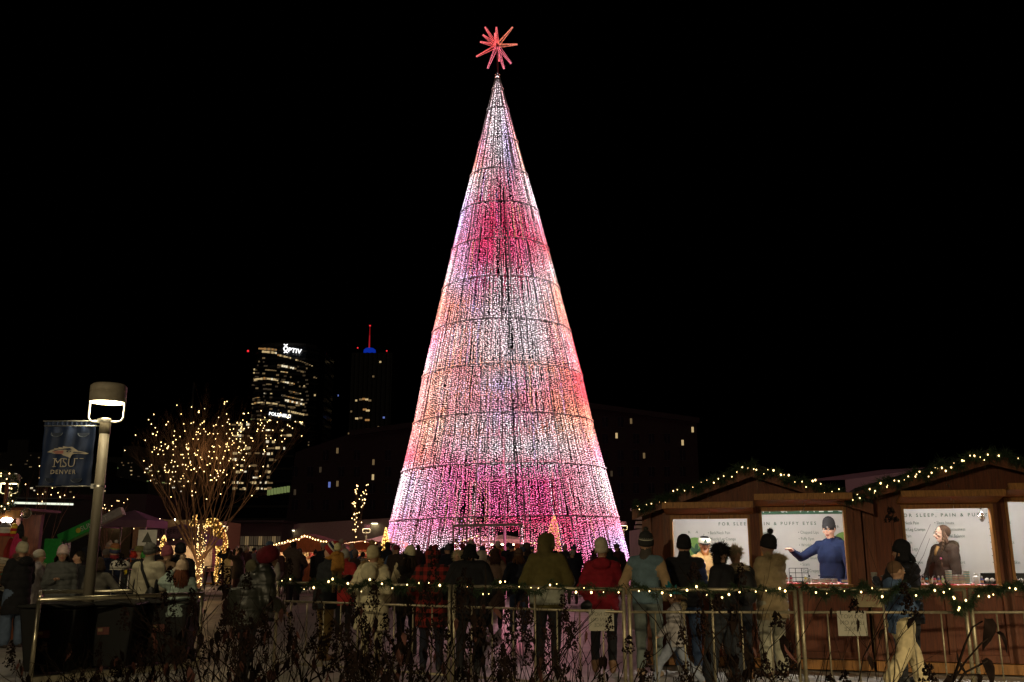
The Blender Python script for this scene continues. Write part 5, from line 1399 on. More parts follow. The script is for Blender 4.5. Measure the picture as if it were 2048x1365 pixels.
# ------------------------------------------------------------------ planting in front
stem_m = mat('shrub_stem', (.011, .007, .005), .95, var=.4, scale=30, bump=.4, spec=.05)
dead_leaf = mat('dead_leaf', (.008, .0045, .0035), .95, var=.6, scale=20, spec=.05)
dead_leaf2 = mat('dead_leaf_rust', (.045, .010, .006), .8, var=.5, scale=20)
def leafshape(L_, w, curl, r_):
    return [Vector((0, 0, 0)), Vector((w * .5, L_ * .3, -curl * .3)), Vector((w * .42, L_ * .65, -curl * .8)), Vector((0, L_, -curl * 1.6)), Vector((-w * .42, L_ * .65, -curl * .8 + w * .2)), Vector((-w * .5, L_ * .3, -curl * .3 + w * .2))]
def shrub(label, px, Y, ytip, n_stems, seed, width=.5, nl=160, maxlev=3, heads=6, r0=.015, group='bare shrubs in the planting bed', spread=.5, leafm=None, L0=None):
    r_ = random.Random(seed); X = at_z(px, Y); htop = at(px, ytip, Y).z - .04
    t = thing('shrub', label, 'shrub', (X, Y, .04), 0, group)
    g = Geo(); out = []
    for i in range(n_stems):
        a = r_.uniform(0, 6.283); tilt = r_.uniform(.1, .55)
        d = Vector((math.sin(tilt) * math.cos(a), math.sin(tilt) * math.sin(a) * .6, math.cos(tilt)))
        grow(g, Vector((r_.uniform(-.5, .5) * width, r_.uniform(-.15, .15), 0)), d, htop * r_.uniform(.36, .5), r0 * r_.uniform(.8, 1.3), 0, r_, spread, .10, out, maxlev, (2, 3), .20, 5)
    zm = sorted(v[2] for v in g.v)[int(len(g.v) * .985)]; kz = htop / zm
    g.v = [Vector((v[0] * kz, v[1] * kz, v[2] * kz)) for v in g.v]; out = [(l_, a * kz, b * kz, c * kz) for l_, a, b, c in out]
    g.build('stems', stem_m, t)
    def scatter(cnt, m, Ls, name):
        vs = []; fs = []
        cand = [x for x in out if x[0] >= 2]
        for i in range(cnt):
            l_, a, b, c = r_.choice(cand); p = a.lerp(c, r_.random())
            if p.z < htop * .45 and r_.random() < .5: continue
            Ll = r_.uniform(*Ls); sh = leafshape(Ll, Ll * r_.uniform(.3, .5), Ll * r_.uniform(.1, .5), r_)
            M_ = Matrix.Rotation(r_.uniform(0, 6.28), 3, 'Z') @ Matrix.Rotation(r_.uniform(-1.7, -.5), 3, 'X')
            k_ = len(vs); vs += [p + M_ @ q for q in sh]; fs.append(tuple(range(k_, k_ + 6)))
        g = Geo(); g.add(vs, fs); g.build(name, m, t, kind='stuff')
    scatter(int(nl * .16), leafm or dead_leaf, (.03, .085), 'withered_leaves'); scatter(nl // 16, dead_leaf2, (.04, .08), 'rust_leaves')
    # seed heads: dense little clusters at the tips
    tips = [x for x in out if x[0] >= maxlev]; r_.shuffle(tips)
    for i in range(min(int(heads * 1.5), len(tips))):
        c = tips[i][3]; vs = []; fs = []; Hh = r_.uniform(.06, .15)
        for k2 in range(70):
            u = r_.random(); a = r_.uniform(0, 6.283); rr = .032 * (1 - u * .7) * r_.uniform(.4, 1.2)
            p = c + Vector((rr * math.cos(a), rr * math.sin(a), Hh * (u - .4))); s_ = r_.uniform(.004, .009)
            k_ = len(vs); vs += [p + Vector((s_, 0, 0)), p + Vector((-s_ * .5, s_, 0)), p + Vector((-s_ * .5, -s_, 0)), p + Vector((0, 0, s_ * 1.6))]
            fs += [(k_, k_ + 1, k_ + 3), (k_ + 1, k_ + 2, k_ + 3), (k_ + 2, k_, k_ + 3), (k_, k_ + 2, k_ + 1)]
        g = Geo(); g.add(vs, fs); g.build('seed_head', dead_leaf, t)
    return t
shrub('dense bare shrub in front of the leather jacket figure', 505, 5.6, 1158, 6, 21, .55, 300, heads=10)
shrub('dense bare shrub between leather jacket and mustard toddler', 610, 5.2, 1172, 6, 22, .5, 320, heads=10)
shrub('dense bare shrub before the cream puffer coat', 705, 5.0, 1160, 5, 23, .45, 280, heads=10)
shrub('bare twiggy shrub before the cream striped beanie', 795, 5.0, 1195, 5, 24, .45, 240, heads=10)
shrub('bare twiggy shrub before the red plaid coat', 880, 4.8, 1190, 4, 25, .4, 180, heads=9)
shrub('bare twiggy shrub before the broad black jacket', 965, 4.7, 1200, 4, 26, .4, 160, heads=9)
shrub('bare twiggy shrub before the jeans and pale shoes', 1045, 4.8, 1196, 4, 27, .35, 130, heads=8)
shrub('low bare shrub below the two-tone hooded jacket', 1120, 4.6, 1245, 3, 28, .35, 110, heads=8)
shrub('low thin shrub below the white mirrored notice', 1205, 4.4, 1300, 3, 29, .3, 70, heads=6)
shrub('thin dark shrub climbing before the pointing vendor', 1590, 4.2, 1082, 4, 33, .22, 110, heads=9, r0=.012, maxlev=3, spread=.45)
shrub('sprawling thin shrub right of the tan parka', 1690, 4.0, 1268, 4, 34, .3, 60, heads=7, r0=.010)
shrub('low thin shrub under the walking child', 1300, 4.6, 1310, 3, 35, .3, 30, heads=4)
shrub('low thin shrub under the trapper hats', 1440, 4.4, 1205, 3, 36, .3, 40, heads=3)
shrub('very low dark shrub at the left foot of the pen', 190, 6.3, 1296, 9, 37, .7, 420, heads=6, spread=.6, maxlev=3)
shrub('low dark leafy shrub between pen and dense shrubs', 330, 6.0, 1285, 9, 38, .7, 420, heads=6, spread=.6, maxlev=3)
shrub('low dark leafy shrub at the right end of the pen', 430, 5.8, 1262, 8, 39, .6, 380, heads=8, spread=.6, maxlev=3)
# wiry plant with four big hanging leaves at the right
wp = thing('leafy_plant', 'wiry plant with big hanging heart shaped dark leaves at the lower right', 'plant', (at_z(1900, 3.4), 3.4, .04))
def wpp(px, py, Y=3.4): p = at(px, py, Y); return Vector((p.x - wp.location.x, Y - 3.4, p.z - .04))
g = Geo()
for path in ([(1885, 1500), (1905, 1365), (1930, 1325), (1960, 1290), (1982, 1272)], [(1905, 1365), (1930, 1290), (1945, 1255), (1965, 1243)], [(1895, 1400), (1930, 1345), (1975, 1322)], [(1890, 1400), (1905, 1350), (1952, 1350)], [(1880, 1450), (1850, 1390), (1830, 1370)]):
    g.tube([wpp(x, y) for x, y in path], [.006, .004, .0035, .003, .0025][:len(path)], 5)
g.tube([Vector((0, 0, 0)), wpp(1885, 1500)], .008, 6)
g.build('stem', stem_m, wp, True)
for (x, y, L_, w, a, lab) in ((1977, 1240, 58, 30, 8, 'largest'), (1998, 1266, 42, 10, -28, 'narrow'), (1969, 1322, 52, 24, -22, ''), (1955, 1350, 26, 12, -10, ''), (1898, 1352, 30, 16, 30, '')):
    c = wpp(x, y); k_ = 3.4 / F; L2, W2 = L_ * k_, w * k_; pts = []
    sh = [(0, .02), (.32, .06), (.5, -.10), (.5, -.35), (.34, -.65), (.12, -.9), (0, -1.05), (-.14, -.88), (-.36, -.62), (-.5, -.32), (-.48, -.08), (-.3, .05)]
    Mr = Matrix.Rotation(R(a), 3, 'Y') @ Matrix.Rotation(R(18), 3, 'Z')
    vs = [c + Mr @ Vector((u * W2, .012 * math.cos(u * 5) - .01 * v, v * L2)) for u, v in sh]
    vs.append(c + Mr @ Vector((0, -.014, -.4 * L2)))
    g = Geo(); g.add(vs, [(i, (i + 1) % 12, 12) for i in range(12)]); g.build('leaf', dead_leaf, wp, True)

# glowing paper lantern carried in the crowd
lq = at(1131, 1141, 16.0)
lt_ = thing('paper_lantern', 'small glowing orange paper lantern held up right of the two-tone jacket', 'lantern', tuple(lq))
lm_ = emit('lantern_glow', (1.0, .30, .07), 1.6)
Geo().lathe([(.02, -.13), (.05, -.10), (.065, -.03), (.06, .04), (.04, .10), (.018, .13)], n=14).build('shade', lm_, lt_, True)
Geo().tube([(0, 0, .13), (.05, 0, .22), (.12, 0, .30)], .006, 5).build('stick', darkmetal, lt_)

# small goods stand with black and white hats, and a card sign
gs = thing('display_stand', 'thin wire stand with black and white animal hats behind the fleece man', 'display stand', (at_z(240, 14.6), 14.6, 0))
def gp(px, py): p = at(px, py, 14.6); return p.x - gs.location.x, p.z
xl, zt_ = gp(226, 1138); xr, _ = gp(258, 1138)
g = Geo()
for x_ in (xl, (xl + xr) / 2, xr): g.tube([(x_, 0, 0), (x_, 0, zt_ + .1)], .008, 6)
g.tube([(xl, 0, zt_), (xr, 0, zt_)], .008, 6).tube([(xl, 0, .5), (xr, 0, .5)], .008, 6); g.build('frame', steel, gs, True)
Geo().box(xl, xr, -.12, .12, zt_ - .015, zt_).build('shelf', steel, gs)
for k_, px_ in enumerate((235, 251)):
    q = at(px_, 1132, 14.6)
    t = thing('animal_hat', '%s black and white animal hat on the wire stand' % ('left' if k_ == 0 else 'right'), 'hat', (q.x, 14.55, zt_ + .005))
    Geo().lathe([(.085, 0), (.09, .05), (.07, .10), (.01, .125)], n=16).build('crown', cloth((.5, .48, .44)), t, True)
    for s_ in (-1, 1): Geo().ell((s_ * .06, 0, .115), (.03, .02, .03), 8, 6).build('ear', cloth(blk_), t, True); Geo().ell((s_ * .035, -.075, .06), (.02, .012, .025), 8, 6).build('eye_patch', cloth(blk_), t, True)
q = at(295, 1078, 16.2)
t = thing('card_sign', 'white card sign with a dark tree drawing above the green brimmed hat', 'sign', (q.x, 16.2, 0))
Geo().box(-.16, .16, -.01, .01, q.z - .13, q.z + .15).build('card', mat('card_white', (.55, .53, .5), .8), t)
g = Geo(); g.prism([(-.09, q.z - .06), (.09, q.z - .06), (0, q.z + .12)], -.014, -.011); g.prism([(-.012, q.z - .10), (.012, q.z - .10), (.012, q.z - .061), (-.012, q.z - .061)], -.014, -.011); g.build('drawing', mat('card_ink', (.08, .08, .07), .9), t)
Geo().tube([(0, .02, 0), (0, .02, q.z - .1)], .012, 6).build('post', steel, t)
# low black barriers across the mid plaza
bbm = mat('black_barrier', (.02, .02, .022), .5, .3)
for k_ in range(6):
    x0_, x1_ = at_z(258 + k_ * 52, 30), at_z(258 + k_ * 52 + 50, 30)
    t = thing('low_barrier', 'black cross-braced barrier in mid plaza, %s from the left' % ['first', 'second', 'third', 'fourth', 'fifth', 'sixth'][k_], 'barrier', (x0_, 30, 0), group='black barriers across the mid plaza')
    W = x1_ - x0_; g = Geo()
    g.tube([(0, 0, 1.05), (W, 0, 1.05)], .015, 6).tube([(0, 0, .15), (W, 0, .15)], .015, 6).build('rail', bbm, t)
    for x_ in (0, W): Geo().tube([(x_, 0, 0), (x_, 0, 1.06)], .015, 6).build('post', bbm, t)
    Geo().tube([(0, 0, 1.04), (W, 0, .16)], .008, 5).build('brace', bbm, t); Geo().tube([(W, .02, 1.04), (0, .02, .16)], .008, 5).build('brace', bbm, t)
# ------------------------------------------------------------------ people
# A figure is laid out as tapered limbs and rounded masses along a posed skeleton, fused by a voxel remesh into one
# continuous surface; each face then takes the cloth, skin or leather of the mass it belongs to.
def q_caps(a, b, ra, rb, n=10, k=3):
    a = np.array(a, float); b = np.array(b, float); d = b - a; L = np.linalg.norm(d); d = d / max(L, 1e-6)
    t = np.array([0, 0, 1.0]) if abs(d[2]) < .9 else np.array([1.0, 0, 0])
    x = np.cross(d, t); x /= np.linalg.norm(x); y = np.cross(d, x)
    rings = [(a - d * ra * math.cos(math.pi / 2 * i / k), ra * math.sin(math.pi / 2 * i / k)) for i in range(1, k + 1)] + [(b + d * rb * math.sin(math.pi / 2 * i / k), rb * math.cos(math.pi / 2 * i / k)) for i in range(0, k)]
    vs = [a - d * ra]
    for c, r in rings:
        for j in range(n):
            an = 2 * math.pi * j / n; vs.append(c + r * (math.cos(an) * x + math.sin(an) * y))
    vs.append(b + d * rb); fs = []
    for j in range(n): fs.append((0, 1 + (j + 1) % n, 1 + j))
    for i in range(len(rings) - 1):
        for j in range(n): j2 = (j + 1) % n; fs.append((1 + i * n + j, 1 + i * n + j2, 1 + (i + 1) * n + j2, 1 + (i + 1) * n + j))
    e = len(vs) - 1; o = 1 + (len(rings) - 1) * n
    for j in range(n): fs.append((o + j, o + (j + 1) % n, e))
    return vs, fs
def q_skirt(c, z0, z1, r0, r1, n=20, off=(0, 0)):
    vs = []; 
    for z, (rx, ry), o in ((z0, r0, off), (z1, r1, (0, 0))):
        for j in range(n): an = 2 * math.pi * j / n; vs.append((c[0] + o[0] + rx * math.cos(an), c[1] + o[1] + ry * math.sin(an), z))
    fs = [tuple(range(n - 1, -1, -1)), tuple(range(n, 2 * n))] + [(j, (j + 1) % n, (j + 1) % n + n, j + n) for j in range(n)]
    return vs, fs
class Fig:
    def __init__(s): s.p = []
    def cap(s, l, a, b, ra, rb): s.p.append(('c', l, np.array(a, float), np.array(b, float), ra, rb)); return s
    def ell(s, l, c, r): s.p.append(('e', l, np.array(c, float), np.array(r, float), 0, 0)); return s
    def skirt(s, l, c, z0, z1, r0, r1, off=(0, 0)): s.p.append(('s', l, np.array(c, float), (z0, z1, r0, r1, off), 0, 0)); return s
    def dist(s, pts):
        D = []
        for k, l, a, b, ra, rb in s.p:
            if k == 'c':
                ab = b - a; L2 = max(ab @ ab, 1e-9); t = np.clip((pts - a) @ ab / L2, 0, 1)
                D.append(np.linalg.norm(pts - a - t[:, None] * ab, axis=1) - (ra + (rb - ra) * t))
            elif k == 'e':
                q = (pts - a) / b; k0 = np.linalg.norm(q, axis=1); k1 = np.linalg.norm(q / b, axis=1); D.append(k0 * (k0 - 1) / np.maximum(k1, 1e-6))
            else:
                z0, z1, r0, r1, off = b; t = np.clip((pts[:, 2] - z0) / (z1 - z0), 0, 1)
                rx = r0[0] + (r1[0] - r0[0]) * t; ry = r0[1] + (r1[1] - r0[1]) * t
                x = pts[:, 0] - a[0] - off[0] * (1 - t); y = pts[:, 1] - a[1] - off[1] * (1 - t)
                q = np.sqrt((x / rx) ** 2 + (y / ry) ** 2); d1 = (q - 1) * np.minimum(rx, ry); d2 = np.maximum(z0 - pts[:, 2], pts[:, 2] - z1)
                D.append(np.where(d2 > 0, np.sqrt(np.maximum(d1, 0) ** 2 + d2 ** 2), np.maximum(d1, d2)))
        return np.array(D)
    def raw(s):
        g = Geo()
        for k, l, a, b, ra, rb in s.p:
            if k == 'c': g.add(*q_caps(a, b, ra, rb))
            elif k == 'e': g.ell(a, list(b), 14, 10)
            else: z0, z1, r0, r1, off = b; g.add(*q_skirt(a, z0, z1, r0, r1, off=off))
        return g
ARMS = {'down': ((.05, -.02, -.29), (.06, .07, -.55)), 'pocket': ((.11, -.08, -.27), (.03, .10, -.44)), 'front': ((.06, .03, -.28), (-.09, .25, -.19)),
        'rail': ((.08, .14, -.25), (.02, .38, -.30)), 'phone': ((.04, .16, -.22), (-.08, .28, .02)), 'point': ((.04, .27, -.09), (.03, .56, -.12)),
        'chest': ((.09, .02, -.27), (-.05, .22, -.10)), 'side': ((.20, .0, -.20), (.28, .08, -.42)), 'carry': ((.10, .08, -.26), (-.04, .32, -.12)), 'head': ((.14, .18, .02), (.0, .22, .20)),
        'backa': ((.07, -.12, -.27), (.10, -.20, -.50)), 'swing': ((.05, .10, -.27), (.04, .28, -.42)), 'counter': ((.10, .06, -.27), (.10, .20, -.50)), 'reach': ((.16, .20, -.14), (.14, .46, -.05))}
FIGS = []
def figure(sp):
    """sp: dict of build, pose and clothes; geometry in a frame with the face towards +y, 1.75 m tall, then scaled"""
    f = Fig(); G = sp.get
    b = G('bulk', 0.0); lean = G('lean', 0.0); kid = G('kid', 0.0); fem = G('fem', 0.0)
    sw = .185 * (1 - .08 * fem) * (1 - .1 * kid)
    def up(p):           # upper body leans about the hips
        x, y, z = p; dz = z - .95
        if dz < 0: return np.array(p, float)
        return np.array((x, y * math.cos(lean) + dz * math.sin(lean), .95 + dz * math.cos(lean) - y * math.sin(lean)))
    J, T, SH, SK, GL = 'jacket', 'trousers', 'shoe', 'skin', ('glove' if G('gloves') else 'skin')
    SL = 'sleeve' if G('sleeve') else J
    # legs
    stance = G('legs', 'stand'); hw2 = .095
    lt = .012 + G('baggy', 0.0)
    feet = {'stand': ((-.12, .03), (.12, -.02)), 'wide': ((-.17, .04), (.17, -.03)), 'stride': ((-.10, .36), (.10, -.34)), 'step': ((-.11, .18), (.11, -.14)), 'run': ((-.09, .42), (.10, -.40))}[stance]
    for s_, (fx_, fy_) in zip((-1, 1), feet):
        hip = np.array((s_ * hw2, 0, .92)); lift = .10 if (stance in ('stride', 'run') and s_ == 1) else 0.0
        ank = np.array((fx_, fy_, .09 + lift))
        knee = (hip + ank) / 2 + np.array((s_ * .008, .035 + (.06 if stance in ('stride', 'run') else 0), .0))
        f.cap(T, hip, knee, .088 + lt + b * .3, .062 + lt); f.cap(T, knee, ank + np.array((0, 0, .03)), .060 + lt, .045 + lt * 1.15)
        f.cap(SH, ank + np.array((0, -.03, -.035)), ank + np.array((0, .14, -.052 - lift * .4)), .048, .036)
        f.cap(SH, ank + np.array((0, -.01, .05 if G('boots') else .0)), ank + np.array((0, .0, -.02)), .052 + (.012 if G('boots') else 0), .05)
        f.cap(SH, ank + np.array((0, -.06, -.062)), ank + np.array((0, .16, -.066 - lift * .4)), .028, .024)
    # trunk
    f.ell(T, (0, 0, .95), (.165 + b * .5, .115 + b * .5, .13))
    hemz = G('hem', .84)
    f.ell(J, up((0, 0, 1.06)), (.158 + b * .9, .118 + b, .17)); f.ell(J, up((0, .01, 1.27)), (.178 + b, .128 + b, .20))
    f.cap(J, up((-sw + .02, -.005, 1.405)), up((sw - .02, -.005, 1.405)), .078 + b * .55, .078 + b * .55)
    f.cap(J, up((0, -.005, 1.40)), up((0, 0, 1.49)), .09 + b * .3, .062 + b * .15)
    fl_ = .015 + G('flare', 0.0)
    f.skirt(J, (0, 0, 0), hemz, 1.20, (.172 + b + fl_ * (1.1 - hemz) * 2, .132 + b + fl_ * (1.1 - hemz) * 2), (.160 + b, .122 + b), off=(0, 0))
    if G('lower'):       # lower part of the jacket in another colour
        f.skirt('lower', (0, 0, 0), hemz, G('lower'), (.178 + b, .138 + b), (.180 + b, .14 + b))
    # arms
    hands = []
    for s_, key in ((-1, G('la', 'pocket')), (1, G('ra', 'pocket'))):
        e, w = ARMS[key] if isinstance(key, str) else key
        sh = np.array((s_ * sw, 0, 1.395)); el = sh + np.array((s_ * e[0], e[1], e[2])); wr = sh + np.array((s_ * w[0], w[1], w[2]))
        sh, el, wr = up(sh), up(el), up(wr)
        f.cap(SL, sh, el, .064 + b * .55, .052 + b * .5); f.cap(SL, el, wr, .051 + b * .45, .038 + b * .25)
        d = (wr - el) / np.linalg.norm(wr - el)
        hidden = key == 'pocket'
        if not hidden:
            side = np.cross(d, (0, 0, 1.0)) if abs(d[2]) < .8 else np.array((0, 1.0, 0)); side = side / np.linalg.norm(side); nrm = np.cross(side, d)
            pc = wr + d * .055; gr = 1.25 if GL == 'glove' else 1.0
            f.cap(GL, wr, wr + d * .03, .030 * gr, .028 * gr)
            for off in (-.024, -.008, .008, .024): f.cap(GL, wr + d * .02 + side * off * .6, pc + d * .035 + side * off, .014 * gr, .0125 * gr)
            for i, off in enumerate((-.030, -.010, .010, .030)):
                Lf = (.026, .032, .034, .028)[i]; c = (.15 if key == 'point' and i == 2 else .65)
                p0 = pc + d * .035 + side * off; p1 = p0 + (d - nrm * c * .5) * Lf; p2 = p1 + (d * (1 - c * .6) - nrm * c) * Lf * .9
                f.cap(GL, p0, p1, .0105 * gr, .0098 * gr); f.cap(GL, p1, p2, .0098 * gr, .0082 * gr)
            ts = -s_; p0 = wr + d * .025 + side * ts * .022; p1 = p0 + (d * .7 + side * ts * .8 - nrm * .3) * .035; p2 = p1 + (d + side * ts * .2 - nrm * .4) * .028
            f.cap(GL, p0, p1, .014 * gr, .012 * gr); f.cap(GL, p1, p2, .012 * gr, .0095 * gr)
        hands.append((wr, d, s_))
    # head
    hy = G('yaw', 0.0); hpch = G('nod', 0.0); hs = 1 + .28 * kid
    Hc = up((0, .015, 1.625)) ; Hc = Hc + np.array((0, .03 * math.sin(lean), .0))
    Rz = np.array(Matrix.Rotation(hy, 3, 'Z') @ Matrix.Rotation(-hpch, 3, 'X'))
    def hd(x, y, z): return Hc + Rz @ (np.array((x, y, z)) * hs)
    f.cap(SK, up((0, -.005, 1.46)), up((0, .0, 1.56)), .056 * (1 - .1 * fem), .054 * (1 - .1 * fem))
    f.ell(SK, hd(0, -.012, .02), np.array((.077, .094, .102)) * hs)
    f.cap(SK, hd(0, .035, -.05), hd(0, .052, -.082), .050 * hs, .028 * hs)
    f.cap(SK, hd(-.035, .02, -.055), hd(0, .058, -.085), .03 * hs, .022 * hs); f.cap(SK, hd(.035, .02, -.055), hd(0, .058, -.085), .03 * hs, .022 * hs)
    f.cap(SK, hd(0, .085, .012), hd(0, .108, -.022), .010 * hs, .014 * hs)
    f.cap(SK, hd(-.035, .072, .032), hd(.035, .072, .032), .013 * hs, .013 * hs)
    f.cap('lip', hd(-.018, .083, -.052), hd(.018, .083, -.052), .0085 * hs, .0085 * hs)
    for s_ in (-1, 1):
        f.ell(SK, hd(s_ * .080, -.005, .0), np.array((.012, .020, .032)) * hs)
        f.ell(SK, hd(s_ * .043, .060, -.012), np.array((.024, .022, .022)) * hs)
    if G('hood') == 'up':
        f.ell('hood', hd(0, -.026, .022), np.array((.115, .120, .132)) * hs); f.cap('hood', hd(0, -.045, -.05), up((0, -.03, 1.47)), .105 * hs, .09)
        for a_ in np.linspace(-2.5, 2.5, 9):
            a0 = hd(.092 * math.sin(a_), .055, .02 + .112 * math.cos(a_)); a1 = hd(.092 * math.sin(a_ + .62), .055, .02 + .112 * math.cos(a_ + .62)); f.cap('hood', a0, a1, .02, .02)
    elif G('hood') == 'down':
        f.ell('hood', up((0, -.115 - b * .5, 1.46)), (.12 + b * .3, .065, .085)); f.cap('hood', up((-.085, -.02, 1.475)), up((-.04, -.115, 1.475)), .036, .04); f.cap('hood', up((.085, -.02, 1.475)), up((.04, -.115, 1.475)), .036, .04)
    elif G('hood') == 'collar':
        f.cap('hood', up((0, 0, 1.45)), up((0, 0.005, 1.535)), .082 + b * .2, .078 + b * .1)
    if G('beard'):
        for x_ in np.linspace(-.055, .055, 5):
            f.cap('beard', hd(x_, .045 - abs(x_) * .35, -.045), hd(x_ * .5, .060 - abs(x_) * .2, -.115 - G('beard') * .05), .022 * hs, .018 * hs)
        f.cap('beard', hd(-.022, .090, -.040), hd(.022, .090, -.040), .008, .008)
    for pr in G('extra', []): 
        kind, l, *r = pr
        if kind == 'c': f.cap(l, up(r[0]), up(r[1]), r[2], r[3])
        else: f.ell(l, up(r[0]), r[1])
    return f, dict(Hc=Hc, Rz=Rz, hs=hs, up=up, hands=hands, hd=hd)
def kid_scale(H, kid): return H / 1.75
SKINC = (.50, .29, .19)
def make_person(sp):
    H = sp['H']; sc = H / 1.75
    f, info = figure(sp)
    raw = f.raw()
    me = raw.mesh('body_raw', [])
    ob = bpy.data.objects.new('body_raw', me); COL.objects.link(ob)
    rm = ob.modifiers.new('r', 'REMESH'); rm.mode = 'VOXEL'; rm.voxel_size = sp.get('vox', .016); rm.adaptivity = 0
    sm = ob.modifiers.new('s', 'SMOOTH'); sm.factor = .5; sm.iterations = sp.get('sm', 2)
    t = thing('person', sp['label'], sp.get('cat', 'person'), sp['loc'], sp.get('rz', 0.0), sp.get('group'))
    t.scale = (sc, sc, sc)
    FIGS.append((ob, t, f, sp, info))
    return t, info
def finish_people():
    bpy.context.view_layer.update()
    dg = bpy.context.evaluated_depsgraph_get()
    for ob, t, f, sp, info in FIGS:
        me = bpy.data.meshes.new_from_object(ob.evaluated_get(dg)); me.name = 'body'
        nv = len(me.vertices); co = np.empty(nv * 3); me.vertices.foreach_get('co', co); co = co.reshape(-1, 3)
        D = f.dist(co); idx = D.argmin(axis=0); labs = np.array([p[1] for p in f.p]); vl = labs[idx]
        nr = np.empty(nv * 3); me.vertices.foreach_get('normal', nr); nr = nr.reshape(-1, 3)
        disp = np.zeros(nv)
        if sp.get('puffer'):
            per = sp['puffer']; q = np.isin(vl, ['jacket', 'sleeve', 'lower'])
            ph = co[:, 2] / per + .25 * np.sin(co[:, 0] * 9) * .25
            disp += q * ((np.abs(np.sin(math.pi * ph))) ** .6 - .6) * sp.get('puffamp', .016)
        # folds
        wr = np.isin(vl, ['jacket', 'sleeve', 'trousers', 'hood', 'lower'])
        sd = (hash(sp['label']) % 97) * .37 if False else (sum(map(ord, sp['label'])) % 97) * .37
        n1 = np.sin(co[:, 2] * 38 + 3.1 * np.sin(co[:, 0] * 14 + sd) + 2.2 * np.sin(co[:, 1] * 17 + sd * 2)) * .5 + np.sin(co[:, 2] * 17 + co[:, 0] * 29 + 2 * np.sin(co[:, 1] * 11 + sd)) * .5
        disp += wr * n1 * (.0045 if sp.get('kidf') is None else .004) * np.where(vl == 'trousers', 1.4, 1.0)
        co = co + nr * disp[:, None]
        me.vertices.foreach_set('co', co.ravel())
        cols = dict(sp['cols']); cols.setdefault('skin', SKINC); cols.setdefault('lip', (.35, .12, .10)); cols.setdefault('shoe', (.03, .025, .02)); cols.setdefault('trousers', (.03, .035, .05))
        names = sorted(set(labs)); me.materials.clear()
        for n_ in names:
            c = cols.get(n_, cols['jacket'])
            if isinstance(c, tuple):
                if n_ in ('skin', 'lip'): m = mat('skin_%02d%02d%02d' % tuple(int(v * 99) for v in c), c, .5, var=.08, scale=20, spec=.35)
                elif n_ == 'shoe': m = mat('shoe_%02d%02d%02d' % tuple(int(v * 99) for v in c), c, .55, var=.25, scale=20)
                else: m = cloth(c)
            else: m = c
            me.materials.append(m)
        npoly = len(me.polygons)
        lt_ = np.empty(npoly, np.int32); me.polygons.foreach_get('loop_start', lt_)
        vi = np.empty(len(me.loops), np.int32); me.loops.foreach_get('vertex_index', vi)
        li = {n_: i for i, n_ in enumerate(names)}
        vm = np.array([li[x] for x in vl]); me.polygons.foreach_set('material_index', vm[vi[lt_]].astype(np.int32))
        me.polygons.foreach_set('use_smooth', np.ones(npoly, bool)); me.update()
        o = bpy.data.objects.new('body', me); COL.objects.link(o); o.parent = t
        bpy.data.objects.remove(ob)
        SINGLE[t.name] = me; SLOTS[t.name] = names
    FIGS.clear()
SINGLE = {}; SLOTS = {}
# ---- wearables: children of the person, in the figure's own frame
def W3(info, x, y, z): return Vector(info['hd'](x, y, z))
def Mh(info): return Matrix(info['Rz'].tolist())
def beanie(t, info, m, pom=None, cuff=None, h=.15, tilt=0.0, ribs=22, r=.104, pomr=.045, band=None, slouch=0.0, low=0.0):
    hs = info['hs']; M_ = Mh(info) @ Matrix.Rotation(R(14) + tilt, 3, 'X')
    c = W3(info, 0, -.014, .030 - low)
    pr = [(r * .96, -.005), (r * .97, .04), (r * .95, .065), (r * .88, h * .62), (r * .72, h * .80), (r * .40, h * .95), (.004, h)]
    M2 = M_ @ Matrix.Diagonal((.93, 1.08, 1)).to_3x3()
    Geo().lathe([(a * hs, b_ * hs) for a, b_ in pr], c, 44, M2, rib=.018, ribn=ribs).build('hat', m, t, True)
    Geo().lathe([(a * hs, b_ * hs) for a, b_ in [(r * .93, -.035), (r * 1.01, -.032), (r * 1.03, .025), (r * .97, .034)]], c, 44, M2, rib=.018, ribn=ribs).build('hat_cuff', cuff or m, t, True)
    if band:
        for z0, z1, bm_ in band: Geo().lathe([(r * 1.0 * hs * (1 if z0 < .06 else .96), z0 * hs), (r * .985 * hs * (1 if z1 < .07 else .90), z1 * hs)], c, 44, M2, cap=False).build('hat_band', bm_, t, True)
    if pom: fluff(t, c + M_ @ Vector((0, slouch, h + pomr * .6)) * hs, pomr * hs, pom, 'pompom', 260, seed=9)
def hair_cap(t, info, m, length=0.0, spread=.09, seed=1, full=True, n=90):
    r_ = random.Random(seed); hs = info['hs']
    g = Geo()
    if full: g.ell(W3(info, 0, -.026, .038), (.088 * hs, .098 * hs, .098 * hs), 16, 10, Mh(info), jit=.02)
    for i in range(n):
        a = r_.uniform(-1.9, 1.9) + math.pi; x = .086 * math.sin(a); y = .095 * math.cos(a) - .02
        p0 = W3(info, x * .85, y * .85, r_.uniform(.02, .09)); p1 = W3(info, x * 1.1, y * 1.15, -.02)
        L_ = max(.03, length) * r_.uniform(.8, 1.1); p2 = p1 + Vector((x * .4, y * .25 - .01, -L_ * .5)); p3 = p1 + Vector((x * .3 + r_.uniform(-.01, .01), y * .3 - .02, -L_))
        g.tube([p0, p1, p2, p3], [.010, .011, .010, .004], 5)
    return g.build('hair', m, t, True)
